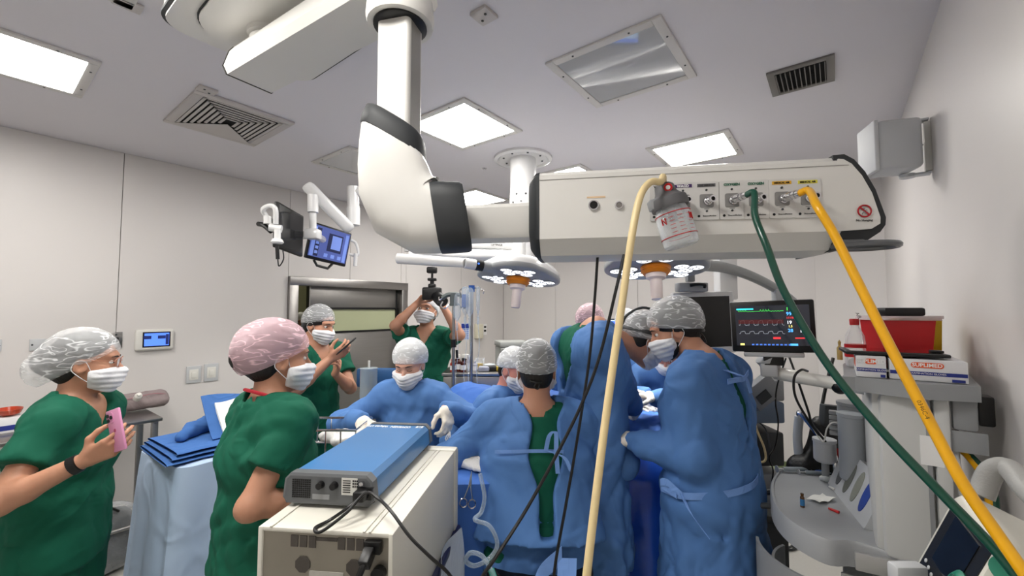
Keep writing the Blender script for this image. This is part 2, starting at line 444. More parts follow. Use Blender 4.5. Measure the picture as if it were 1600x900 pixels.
lum(.09, 1.955, 'lit square ceiling light beside the boom canopy', GL, 1, 0); lum(.09, .828, 'lit square ceiling light above the photographer', GL, 1, 0)
lum(2.01, .828, 'switched-off square ceiling light with glossy grey cover near the louvre grille', GL, 0, 0)
lum(2.01, 3.14, 'switched-off square ceiling light above the pair of hanging monitors', GL, 0, 0)
# square air diffuser with three louvred sides and one blank side
M_VENT = mat('diffuser_enamel', (.74, .72, .71), .45, var=.03); M_DARK = mat('duct_dark', (.12, .12, .12), .9, var=.05)
av = thing('air_diffuser', 'square ceiling air diffuser with angled white louvres and one blank side', 'vent', RM @ Vector((1.017, 3.10, CEIL)), RZ)
SU, SW = .27, .32
fr = MB()
for cx, cy, sx, sy in ((0, SW - .025, 2 * SU, .05), (0, -SW + .025, 2 * SU, .05), (SU - .025, 0, .05, 2 * SW - .1), (-SU + .025, 0, .05, 2 * SW - .1)):
    fr.box((cx, cy, -.008), (sx, sy, .016), bevel=.005)
fr.build('frame', M_VENT, av)
MB().box((0, 0, -.002), (2 * SU - .08, 2 * SW - .08, .003)).build('duct_opening', M_DARK, av, smooth=False)
iu, iw = SU - .055, SW - .055
for k in range(7):
    a = 1 - k / 7.6; hu, hw = iu * a, iw * a
    for side in range(3):
        mb = MB()
        if side == 0: mb.box((-hu + .006, 0, -.012), (.016, 2 * hw, .004), Matrix.Identity(4))
        elif side == 1: mb.box((0, -hw + .006, -.012), (2 * hu, .014, .004))
        else: mb.box((hu - .006, 0, -.012), (.016, 2 * hw, .004))
        mb.build('louvre', M_VENT, av, smooth=False)
mb = MB(); mb.prism([(-iu, iw), (0, 0.03), (iu, iw)], -.019, -.016); mb.build('blank_plate', M_VENT, av, smooth=False)
mb = MB(); mb.box((-SU + .04, -SW - .03, -.006), (.09, .07, .012), bevel=.002); bx = mb.build('fixing_tab', M_VENT, av)
for dx in (-.015, .015): MB().cyl((-SU + .04 + dx, -SW - .03 + dx, -.011), (-SU + .04 + dx, -SW - .03 + dx, -.015), .006, n=8).build('screw', M_DGREY, bx)
gr = thing('return_grille', 'grey aluminium ceiling grille with straight slats near the right wall', 'vent', RM @ Vector((2.645, .11, CEIL)), RZ)
M_ALU = mat('anodised_grille', (.50, .49, .48), .45, .6, var=.04)
fr = MB()
for cx, cy, sx, sy in ((0, .125, .29, .035), (0, -.125, .29, .035), (.13, 0, .03, .22), (-.13, 0, .03, .22)): fr.box((cx, cy, -.006), (sx, sy, .012), bevel=.002)
fr.build('frame', M_ALU, gr); MB().box((0, 0, -.002), (.25, .25, .003)).build('duct_opening', M_DARK, gr, smooth=False)
for k in range(11):
    MB().box((0, -.103 + k * .0206, -.011), (.235, .004, .016), Matrix.Translation((0, 0, 0)) ).build('slat', M_ALU, gr, smooth=False)
sp = thing('ceiling_plate', 'small square white ceiling plate with two dark holes', 'ceiling plate', RM @ Vector((1.275, 1.125, CEIL)), RZ)
MB().box((0, 0, -.008), (.085, .085, .016), bevel=.004).build('cover', M_VENT, sp)
for s in (-1, 1): MB().cyl((.012 * s, .018 * s, -.0155), (.012 * s, .018 * s, -.018), .006, n=10).build('hole', M_BLACK, sp)
p = atz(200, 5, CEIL)
cp2 = thing('ceiling_plate', 'blank white ceiling plate near the boom canopy', 'ceiling plate', p, RZ)
MB().box((0, 0, -.006), (.09, .07, .012), bevel=.004).build('cover', M_VENT, cp2)
p = atz(757, 263, CEIL)
nz = thing('sprinkler', 'tiny recessed sprinkler head in ceiling by the lamp flange', 'sprinkler', p, RZ)
MB().lathe([(.022, 0), (.022, -.004), (.01, -.008), (.008, -.02), (.013, -.023), (0, -.024)], n=14).build('head', M_CHROME, nz)
# ------------------------------------------------------------------ fittings on the left wall
def plate(name, label, cat, px0, py0, px1, py1, group=None):
    a = atv(px0, py0, VL); b = atv(px1, py1, VL); ua = UV(a)[0]; ub = UV(b)[0]
    c = ((ua + ub) / 2, (a.z + b.z) / 2); o = thing(name, label, cat, RM @ Vector((c[0], -VL, c[1])), RZ, group)
    return o, abs(ub - ua), abs(a.z - b.z)
o, w, h = plate('wall_touch_panel', 'white wall touch panel with lit blue screen', 'control panel', 210, 515, 269, 545)
MB().box((0, -.02, 0), (w, .04, h), bevel=.018, seg=3).build('housing', M_WHITE, o)
sc = MB().box((.01, -.0405, .002), (w * .72, .003, h * .72)).build('bezel', M_BLACK, o, smooth=False)
mb = MB().box((.01, -.0425, .002), (w * .64, .003, h * .60)); mb.build('screen', mat('touch_screen_blue', (.3, .45, .9), .2, emit=(.30, .46, .95), estr=.9, var=.03), sc, smooth=False)
for dx in (-.06, .03): MB().box((.01 + dx, -.0445, .02), (.05, .002, .026)).build('icon', mat('icon_navy', (.12, .16, .36), .3, emit=(.12, .16, .36), estr=.4, var=.02), sc, smooth=False)
MB().box((.01 + w * .27, -.0445, 0), (.02, .002, h * .5)).build('menu_bar', MATS['icon_navy'], sc, smooth=False)
for i, (x0, y0, x1, y1, lb) in enumerate(((291, 573, 313, 597, 'white light switch between its twin and the touch panel'), (319, 569, 340, 594, 'white light switch nearer to the sliding door'))):
    o, w, h = plate('light_switch', lb, 'switch', x0, y0, x1, y1, 'light switches under the touch panel')
    MB().box((0, -.006, 0), (w, .012, h), bevel=.003).build('cover', M_PALE, o)
    MB().box((0, -.0125, 0), (w * .62, .004, h * .62), bevel=.001).build('insert', M_WHITE, o)
    MB().box((0, -.016, -.004), (w * .34, .008, h * .34), bevel=.002).build('rocker', M_WHITE, o)
o, w, h = plate('blank_plate', 'white wall plate with two screws behind woman in glasses', 'wall plate', 46, 530, 71, 547)
MB().box((0, -.005, 0), (w, .01, h), bevel=.003).build('cover', M_PALE, o)
for s in (-1, 1): MB().cyl((s * w * .33, -.0095, 0), (s * w * .33, -.012, 0), .006, n=8).build('screw', M_DGREY, o)
o, w, h = plate('blank_plate', 'grey wall plate just beyond the two-screw plate', 'wall plate', -22, 531, 2, 549)
MB().box((0, -.005, 0), (w, .01, h), bevel=.003).build('cover', M_PALE, o)
for s in (-1, 1): MB().cyl((s * w * .33, -.0095, 0), (s * w * .33, -.012, 0), .006, n=8).build('screw', M_DGREY, o)
o, w, h = plate('door_switch', 'square steel elbow switch plate beside touch panel', 'switch', 171, 519, 190, 543)
MB().box((0, -.006, 0), (w, .012, h), bevel=.002).build('cover', M_STEEL, o)
MB().box((0, -.018, -.004), (w * .4, .016, h * .4), bevel=.004).build('button', M_BLACK, o)
MB().cyl((0, -.012, h * .33), (0, -.015, h * .33), .007, n=8).build('indicator', M_DGREY, o)
# loudspeaker on the right wall
a = atv(1455, 228, VR)
sk = thing('wall_speaker', 'pale grey loudspeaker on a bracket high on right wall', 'speaker', a, RZ)
mb = MB(); T = Matrix.Rotation(math.radians(20), 4, 'Z')
mb.box((-.01, .155, 0), (.16, .17, .23), T, bevel=.02, seg=3); mb.build('cabinet', M_PALE, sk)
MB().box((-.01, .245, 0), (.165, .02, .235), T, bevel=.008).build('grille', mat('speaker_grille', (.78, .79, .80), .6, bump=.2, bscale=400, var=.02), sk)
mb = MB(); mb.box((0, .012, 0), (.035, .024, .23), bevel=.003); mb.build('wall_plate', M_WHITE, sk)
for z in (-.125, .125):
    mb = MB(); mb.box((0, .05, z), (.045, .09, .012), bevel=.004); mb.cyl((0, .085, z - .008), (0, .085, z + .008), .03, n=16); mb.build('bracket_arm', M_PALE, sk)
MB().tube(spline([(.02, .02, .02), (.04, .05, .01), (.03, .08, .02), (.02, .1, .03)]), .003, 6).build('wire', M_DGREY, sk)
# ================================================================== ceiling boom with gas outlets
M_BOOM = mat('boom_ivory', (.84, .835, .82), .38, var=.02, coat=.15)
M_BOOMGREY = mat('boom_grey_aluminium', (.60, .595, .58), .35, .3, var=.02)
CX, CY = -.351, 1.285
bo = thing('ceiling_boom', 'large ivory ceiling supply boom with charcoal collars and gas outlet head', 'boom', (CX, CY, 0))
# canopy, room aligned
mb = MB(); T = RM @ Matrix.Translation((.735, 1.74, 0)); mb.prism(rrect(.60, .80, .10, 8), 2.925, CEIL - .001, T); ca = mb.build('canopy', M_BOOM, bo, world=True)
MB().prism(rrect(.612, .812, .10, 8), 2.914, 2.926, T).build('rubber_rim', M_RUBBER, ca, world=True)
MB().prism(rrect(.585, .785, .09, 8), 2.904, 2.915, T).build('lower_cover', M_BOOM, ca, world=True)
MB().prism(rrect(.45, .65, .16, 8), 2.898, 2.9045, T).build('inner_rim', M_RUBBER, ca, world=True)
MB().prism(rrect(.44, .64, .16, 8), 2.890, 2.899, T).build('inner_cover', M_BOOM, ca, world=True)
# swivel arm, from under the canopy to above the column
E0 = atz(352.5, 110, 2.72); E1 = atz(425.6, 150, 2.72); ec = (E0 + E1) / 2; top_c = Vector((CX, CY, 2.72))
ad = Vector((top_c.x - ec.x, top_c.y - ec.y, 0)); alen = ad.length + .06; ad.normalize(); an_ = Vector((-ad.y, ad.x, 0))
prof = [(-.105, .03), (-.09, .0), (.09, 0), (.105, .03), (.085, .10), (.07, .125), (-.07, .125), (-.085, .10)]
def armring(x, sc=1.0): return [ec + ad * x + an_ * (y * sc) + Vector((0, 0, .0625 + (z - .0625) * sc)) for y, z in prof]
mb = MB(); mb.loft([armring(0), armring(alen)]); ar = mb.build('swivel_arm', M_BOOM, bo, world=True)
mb = MB(); mb.loft([armring(-.006, 1.03), armring(.0, 1.03)]); mb.build('end_seal', M_BLACK, ar, world=True)
mb = MB(); mb.loft([armring(-.022, .93), armring(-.006, 1.0)]); mb.build('end_cover', M_BOOM, ar, world=True)
sw = ec + ad * .14
mb = MB(); mb.lathe([(.07, 0), (.07, .025), (.062, .028), (.062, .034), (.078, .037), (.082, .06)], Matrix.Translation((sw.x, sw.y, 2.835)), 28); mb.build('swivel_collar', M_BOOM, bo, world=True)
# drop column
mb = MB(); mb.lathe([(.10, .0), (.105, .02), (.10, .075), (.09, .09)], Matrix.Translation((CX, CY, 2.64)), 32); jc = mb.build('column_bearing', M_BOOM, bo, world=True)
MB().lathe([(.078, -.002), (.082, .0), (.082, .008), (.078, .010)], Matrix.Translation((CX, CY, 2.635)), 32).build('bearing_seal', M_BLACK, jc, world=True)
TC = Matrix.Translation((CX, CY, 0)) @ Matrix.Rotation(math.radians(-14), 4, 'Z')
mb = MB(); mb.prism(rrect(.108, .098, .014, 4), 2.15, 2.70, TC); co_ = mb.build('column', M_BOOM, bo, world=True)
mb = MB(); mb.box((.052, .0, 2.45), (.005, .062, .45), TC); mb.build('cover_strip', M_BOOMGREY, co_, world=True)
# elbow: a swept shape that turns from down to sideways
def ering(c, d, side, w, h, n=28, e=3.2):
    d = Vector(d).normalized(); side = Vector(side); up2 = d.cross(side)
    out = []
    for i in range(n):
        t = 2 * PI * i / n; ct, st = math.cos(t), math.sin(t)
        out.append(Vector(c) + side * (w * math.copysign(abs(ct) ** (2 / e), ct)) + up2 * (h * math.copysign(abs(st) ** (2 / e), st)))
    return out
fy = Vector((-.10, 1, 0)).normalized()
ez = 2.028
path = [((CX - .010, CY, 2.262), (-.50, 0, -.87), .100, .108), ((CX - .006, CY, 2.215), (-.32, 0, -.95), .104, .110), ((CX - .002, CY, 2.165), (-.1, 0, -1), .106, .112), ((CX + .008, CY, 2.115), (.22, 0, -1), .106, .119), ((CX + .034, CY, 2.065), (.7, 0, -.8), .106, .126),
        ((CX + .072, CY, 2.036), (1, -.05, -.22), .104, .116), ((CX + .115, CY, ez), (1, -.1, .0), .102, .105), ((CX + .15, CY - .004, ez), (1, -.1, .1), .100, .102)]
mb = MB(); mb.loft([ering(c, d, fy, w, h) for c, d, w, h in path]); eb = mb.build('elbow', M_BOOM, bo, world=True, angle=60)
mb = MB(); mb.loft([ering((CX - .012 + dx, CY, z), (-.50, 0, -.87), fy, w, h) for dx, z, w, h in ((.008, 2.322, .064, .066), (.008, 2.320, .084, .090), (.006, 2.312, .093, .099), (.002, 2.280, .1015, .108), (.0, 2.254, .1025, .1105), (.0, 2.25, .098, .105))]);
mb.build('upper_collar', M_RUBBER, bo, world=True, angle=50)
cc = [((CX + .118, CY - .001, ez), .106, .107), ((CX + .150, CY - .005, ez), .106, .106), ((CX + .205, CY - .010, ez), .103, .103), ((CX + .214, CY - .011, ez), .098, .098), ((CX + .205, CY - .010, ez), .090, .088), ((CX + .17, CY - .006, ez), .088, .085)]
mb = MB(); mb.loft([ering(c, (1, -.1, .16), fy, w, h, e=3.4) for c, w, h in cc]); mb.build('side_collar', M_RUBBER, bo, world=True, angle=50)
# outlet head frame: X along the head, Y away from the viewer, Z up
e1 = Vector((.987, -.162, 0)); e2 = Vector((.162, .987, 0)); HO = Vector((.069, 1.30, 0)); HM = frame(HO, e1, e2, (0, 0, 1))
def tx(px): a = (px - 800) / FPX; return (a * 1.30 - .069) / (.987 + .162 * a)
def hz(px, py): t = tx(px); d = 1.30 - .162 * t; return at(px, py, d).z
pl = [(-.40, 1.965), (.03, 1.965), (.03, 2.098), (-.40, 2.098)]
mb = MB(); mb.loft([[HM @ Vector((x, y, z)) for y, z in ((.055, 1.985), (.16, 1.985), (.175, 2.0), (.175, 2.085), (.16, 2.098), (.055, 2.098), (.045, 2.085), (.045, 2.0))] for x in (-.27, .04)]); mb.build('side_arm', M_BOOM, bo, world=True)
# head body
zt, zf, zb = 2.182, 1.968, 1.916
prof = [(.0, zf), (.012, zf - .012), (.045, zb + .005), (.07, zb), (.19, zb), (.22, zb + .02), (.23, zf), (.23, zt - .02), (.21, zt), (.022, zt), (.012, zt - .004), (.008, zt - .012), (.0, zt - .016)]
mb = MB(); mb.loft([[HM @ Vector((x, y, z)) for y, z in prof] for x in (.015, .855)]); hb = mb.build('outlet_head', M_BOOM, bo, world=True, angle=25)
mb = MB(); mb.loft([[HM @ Vector((x, -.0016, z)) for x, z in ((.017, zt - .030), (.88, zt - .030), (.88, zt - .0285), (.017, zt - .0285))], [HM @ Vector((x, .001, z)) for x, z in ((.017, zt - .030), (.88, zt - .030), (.88, zt - .0285), (.017, zt - .0285))]]); mb.build('rail_groove', M_BOOMGREY, hb, world=True, smooth=False)
# nose: front cheek plate with black rim
nose = [(.855, zf), (.93, zf + .004), (.952, zf + .018), (.953, zf + .035), (.935, 2.072), (.912, 2.122), (.888, 2.156), (.868, zt - .012), (.855, zt - .010)]
MX = HM @ Matrix(((1, 0, 0, 0), (0, 0, -1, 0), (0, 1, 0, 0), (0, 0, 0, 1)))      # prism xy -> head x,z ; prism z -> -y
mb = MB(); mb.prism(nose, -.22, .0, MX); mb.build('nose_cheek', M_BOOM, hb, world=True)
rim = [(.845, zb + .0), (.90, zb + .01), (.955, zf - .004), (.968, zf + .015), (.970, zf + .036), (.948, 2.082), (.924, 2.134), (.898, 2.170), (.874, zt + .004), (.845, zt + .003)]
mb = MB(); mb.prism(rim, -.235, -.006, MX); mb.build('nose_rim', M_RUBBER, hb, world=True)
mb = MB(); mb.loft([[HM @ Vector((x, .115 + (y - .115) * s, 2.05 + (z - 2.05) * s)) for y, z in prof] for x, s in ((-.022, .62), (-.018, .80), (-.006, .93), (.004, 1.0), (.016, 1.012))]); mb.build('end_cap', M_RUBBER, hb, world=True, angle=40)
# grab ring under the nose
mb = MB(); c = HM @ Vector((.925, .02, zb + .012)); pts = [c + e1 * (.075 * math.cos(t)) + e2 * (.055 * math.sin(t)) for t in [2 * PI * i / 36 for i in range(36)]]
mb.tube(pts, .009, 8, closed=True); mb.box((0, 0, 0), (.07, .012, .012), HM @ Matrix.Translation((.87, -.01, zb + .02)), bevel=.004); mb.build('grab_ring', mat('grab_ring_grey', (.42, .43, .44), .3, .5, var=.03), hb, world=True)
# sign: no hanging
zz = hz(1356, 330); t0 = tx(1356); FR = frame(HM @ Vector((t0, -.0025, zz)), e1, (0, 0, 1), -e2)
M_SIGN = mat('sign_red', (.66, .07, .12), .5, var=.03)
mb = MB(); mb.tube([(.016 * math.cos(2 * PI * i / 30), .016 * math.sin(2 * PI * i / 30), 0) for i in range(30)], .0021, 6, closed=True); mb.box((0, 0, 0), (.031, .0036, .0022), Matrix.Rotation(math.radians(-45), 4, 'Z'))
for i in range(len(mb.v)): mb.v[i] = FR @ mb.v[i]
sg = mb.build('prohibition_sign', M_SIGN, hb, world=True)
mb = MB(); mb.tube([(-.006, -.009, 0), (-.002, 0, 0), (.006, .003, 0)], .0012, 5); mb.tube([(-.002, 0, 0), (.004, -.008, 0)], .0012, 5); mb.ell((-.001, .007, 0), (.0028, .0028, .0008), nu=8, nv=6)
for i in range(len(mb.v)): mb.v[i] = FR @ mb.v[i]
mb.build('pictogram', M_GREY, sg, world=True)
RI = rootmat(bo).inverted()
text('lettering', 'No Hanging', .0085, M_PRINT_BLACK, hb, RI @ FR @ Matrix.Translation((-.001, -.0255, -.0008)))
MB().cyl((.028, -.022, 0), (.028, -.022, .002), .0025, n=8)
# round service sockets
for px, r in ((929, .0165), (969, .0125)):
    z = hz(px, 321); F = frame(HM @ Vector((tx(px), 0, z)), e1, (0, 0, 1), -e2)
    mb = MB(); mb.lathe([(r * .78, 0), (r, 0), (r, .004), (r * .9, .007), (r * .72, .007), (r * .68, .002), (0, .002)], F, 24); so = mb.build('round_socket', M_CHROME, hb, world=True)
    mb = MB(); mb.lathe([(r * .68, .0022), (r * .66, .004), (r * .3, .004), (r * .3, .0055), (0, .0055)], F, 20); mb.build('socket_core', M_BLACK if r > .014 else M_STEEL, so, world=True)
MB().box((tx(933), -.0006, hz(933, 308)), (.055, .0014, .005), HM).build('label_strip', mat('pale_peach_label', (.86, .74, .60), .6, var=.03), hb, world=True, smooth=False)
# gas outlet plates
M_PLATE = mat('outlet_plate', (.80, .795, .785), .35, var=.02); M_INS = mat('outlet_insert_grey', (.52, .515, .51), .45, var=.04)
OUT = [(1036, 'VACUUM', None, (.10, .10, .10)), (1070, 'WAGD', (.25, .14, .36), (.92, .92, .92)), (1107, 'CO2 MEDICAL', (.40, .40, .41), (.16, .16, .16)), (1147, 'OXYGEN', None, (.05, .38, .27)), (1185, 'OXYGEN', None, (.05, .38, .27)), (1226, 'MEDICAL AIR', (.86, .66, .18), (.10, .08, .04)), (1267, 'MEDICAL AIR', (.86, .82, .30), (.10, .08, .04))]
OUTLET = {}
for i, (px, lab, strip, tcx) in enumerate(OUT):
    z = hz(px, 316 - (px - 1036) * .028); F = frame(HM @ Vector((tx(px), -.0005, z)), e1, (0, 0, 1), -e2); w, h = .0675, .112
    mb = MB(); mb.prism(rrect(w, h, .003, 3), 0, .004, F); pt = mb.build('outlet_plate', M_PLATE, hb, world=True)
    fp = RI @ F
    if strip: 
        MB().box((0, .045, .0043), (.050, .0095, .0014), F).build('label_strip', mat('label_strip_%d' % i, strip, .5, var=.03), pt, world=True, smooth=False)
    text('lettering', lab, .0105 if len(lab) < 8 else .0068, mat('label_ink_%d' % i, tcx, .6, var=.02), pt, fp @ Matrix.Translation((0, .0445, .0053)), bold=.0003)
    for yy in (.031, -.031): MB().cyl(F @ Vector((0, yy, .004)), F @ Vector((0, yy, .0058)), .0032, n=10).build('screw', M_DGREY, pt, world=True)
    MB().prism(rrect(.038, .040, .005, 3), .004, .0055, F @ Matrix.Translation((0, -.001, 0))).build('insert', M_INS, pt, world=True)
    mb = MB(); mb.lathe([(.0125, .0055), (.0125, .011), (.010, .012), (.010, .020), (.0075, .021), (.0075, .030), (.0095, .0305), (.0095, .037), (.006, .037), (.0055, .033)], F @ Matrix.Translation((0, -.002, 0)) @ Matrix.Rotation(math.radians(14), 4, 'Y'), 18); nz_ = mb.build('nipple', M_CHROME, pt, world=True)
    MB().lathe([(.006, .0345), (0, .0345)], F @ Matrix.Translation((0, -.002, 0)) @ Matrix.Rotation(math.radians(14), 4, 'Y'), 14).build('bore', M_BLACK, nz_, world=True)
    MB().cyl(F @ Vector((-.022, -.045, .004)), F @ Vector((-.022, -.045, .0046)), .0038, n=14).build('logo_dot', M_PRINT_BLACK, pt, world=True)
    text('lettering', 'BeaconMedaes', .0060, mat('grey_ink', (.30, .30, .30), .6, var=.02), pt, fp @ Matrix.Translation((.007, -.045, .0043)), bold=.0001)
    MB().box((0, -.0245, .0043), (.014, .0012, .001), F).build('fine_print', MATS['grey_ink'], pt, world=True, smooth=False)
    OUTLET[i] = F @ Vector((.008, -.002, .036))
# suction regulator with jar, hung on the vacuum outlet
sj = thing('suction_jar', 'suction regulator with clear red-printed collection jar hung on vacuum outlet', 'suction jar', OUTLET[0])
tip = at(1066, 385, 1.155); topp = at(1043, 310, 1.165); ax_ = (topp - tip).normalized(); sx = ax_.cross(Vector((0, 1, 0))).normalized() * -1; JM = frame(tip, sx, ax_.cross(sx), ax_); L_ = (topp - tip).length
mb = MB(); mb.lathe([(0, 0), (.040, .0), (.046, .006), (.047, .02), (.047, L_ * .62), (.043, L_ * .72), (.040, L_ * .80), (.038, L_ * .80), (.041, L_ * .70), (.0445, L_ * .6), (.0445, .02), (.040, .005), (0, .004)], JM, 28); jar = mb.build('jar', M_CLEAR, sj, world=True)
for zz_, r in ((.20, .0476), (.66, .0468)):
    mb = MB(); mb.tube([JM @ Vector((r * math.cos(2 * PI * i / 36), r * math.sin(2 * PI * i / 36), L_ * zz_)) for i in range(36)], .0013, 5, closed=True); mb.build('red_band', M_RED, jar, world=True)
for k in range(5):
    for q in (-2.25, -1.75, -1.15):
        mb = MB(); mb.tube([JM @ Vector((.0474 * math.cos(q + j * .1), .0474 * math.sin(q + j * .1), L_ * (.27 + k * .075))) for j in range(4)], .0007, 4); mb.build('scale_mark', M_RED, jar, world=True)
for q in (-2.55, -.85):
    mb = MB(); mb.tube([JM @ Vector((.0476 * math.cos(q + a_), .0476 * math.sin(q + a_), L_ * b_)) for a_, b_ in ((-.12, .46), (-.12, .58), (.12, .46), (.12, .58))], .0022, 5); mb.build('print_mark', M_RED, jar, world=True)
mb = MB(); mb.lathe([(.036, L_ * .80), (.050, L_ * .79), (.052, L_ * .86), (.049, L_ * .98), (.040, L_ * 1.02), (.030, L_ * 1.10), (.026, L_ * 1.25), (.018, L_ * 1.30), (0, L_ * 1.31)], JM, 24); lid = mb.build('regulator_head', mat('regulator_grey', (.36, .36, .37), .5, var=.04), sj, world=True)
mb = MB(); mb.cyl(JM @ Vector((0, 0, L_ * .80)), JM @ Vector((0, 0, L_ * .52)), .012, .011, 14); mb.build('float_tube', M_GREY, jar, world=True)
mb = MB(); mb.box((-.045, .0, L_ * .93), (.022, .03, .03), JM, bevel=.004); mb.cyl(JM @ Vector((-.03, .0, L_ * .93)), OUTLET[0], .010, .009, 12); mb.build('quick_connector', M_GREY, sj, world=True)
kc = JM @ Vector((.0, -.024, L_ * 1.17)); kd = (Vector((0, 0, CAMZ)) - kc).normalized()
mb = MB(); mb.cyl(kc, kc + kd * .010, .012, .011, 18); kb = mb.build('gauge_dial', M_RED, sj, world=True)
mb = MB(); mb.cyl(kc + kd * .010, kc + kd * .0108, .006, n=14); mb.build('dial_face', M_PRINT_WHITE, kb, world=True)
# hoses and hanging cables, each a thing of its own
def hose(name, label, cat, pts, r, m, n=12, group=None, seg=8):
    o = thing(name, label, cat, pts[0], 0, group)
    mb = MB(); mb.tube(spline(pts, seg), r, n); mb.build('tube', m, o, world=True); return o
M_CREAM = mat('cream_rubber', (.87, .79, .60), .4, var=.03)
M_HGREEN = mat('green_hose_rubber', (.03, .27, .21), .28, var=.03, coat=.3); M_HYEL = mat('yellow_hose_rubber', (.90, .66, .02), .3, var=.03, coat=.3)
jt = JM @ Vector((0, .0, L_ * 1.30))
ho = hose('vacuum_hose', 'cream vacuum hose looping from suction jar down to the floor', 'hose', [jt, jt + Vector((-.004, -.01, .018)), at(1032, 284, 1.13), at(1016, 285, 1.11), at(1000, 308, 1.08), at(987, 370, 1.06), at(971, 480, 1.05), at(951, 620, 1.03), at(933, 760, 1.0), at(916, 905, .97), at(905, 1010, .97)], .0095, M_CREAM)
mp = ho.children[0]
for k_, (px, py, ang) in enumerate(((941, 690, 0), (953, 600, 0), (976, 440, 0))):
    c = at(px, py, 1.018 if k_ == 0 else 1.03); text('lettering', 'PROTEC 8mm', .013, M_PRINT_BLACK, ho, Matrix.Translation(-Vector(ho.location)) @ frame(c, Vector((.13, .02, 1)).normalized(), Vector((-1, 0, .13)).normalized(), Vector((0, -1, 0))))if k_ == 0 else None
g0 = OUTLET[3]; y0 = OUTLET[5]
def coupling(o, a, d, r):
    mb = MB(); mb.cyl(a - d * .012, a + d * .006, r * 1.15, n=16); mb.cyl(a + d * .006, a + d * .03, r * .95, r * .9, n=16); mb.cyl(a + d * .012, a + d * .018, r * 1.08, n=16); mb.build('coupling', M_CHROME, o, world=True)
dd = (e1 * .35 - e2 * .9).normalized()
hg = hose('oxygen_hose', 'dark green oxygen hose sagging down toward the transport monitor', 'hose', [g0 + dd * .025, g0 + dd * .045 + Vector((.008, 0, .0)), at(1180, 338, 1.10), at(1198, 385, 1.06), at(1225, 455, 1.03), at(1290, 565, .98), at(1375, 670, .90), at(1465, 765, .82), at(1545, 848, .76), at(1600, 915, .72), at(1650, 985, .70)], .0088, M_HGREEN)
coupling(hg, g0, dd, .010)
hy = hose('air_hose', 'yellow medical air hose hanging in front of the anaesthesia machine', 'hose', [y0 + dd * .025, y0 + dd * .045 + Vector((.010, 0, .002)), at(1276, 321, 1.03), at(1302, 364, 1.0), at(1335, 430, .96), at(1385, 530, .90), at(1440, 635, .84), at(1500, 748, .78), at(1555, 830, .74), at(1607, 905, .70), at(1660, 985, .68)], .0098, M_HYEL)
coupling(hy, y0, dd, .011)
for (px, py, d_, t_) in ((1341, 493, .955, 'AIR'), (1442, 640, .832, '0346C-4')):
    c = at(px, py, d_ - .0125); al = (at(px + 52, py + 100, d_ - .05) - at(px, py, d_)).normalized(); nn = (Vector((0, 0, CAMZ)) - c).normalized(); yy = nn.cross(al).normalized(); text('lettering', t_, .010, M_PRINT_BLACK, hy, Matrix.Translation(-Vector(hy.location)) @ frame(c + nn * .0005, al, yy, nn))
hose('black_cable', 'straight black cable hanging from under the outlet head', 'cable', [at(934, 398, 1.34), at(929, 470, 1.34), at(921, 560, 1.34), at(903, 680, 1.32), at(884, 790, 1.30), at(868, 880, 1.28), at(860, 960, 1.27)], .0045, M_BLACK, 8, 'black cables under the boom')
hose('black_cable', 'black cable crossing in a long curve toward the generator stack', 'cable', [at(975, 398, 1.30), at(962, 455, 1.28), at(936, 560, 1.27), at(905, 640, 1.25), at(862, 725, 1.22), at(820, 800, 1.18), at(775, 870, 1.12), at(752, 905, 1.10), at(735, 960, 1.08)], .0048, M_BLACK, 8, 'black cables under the boom')

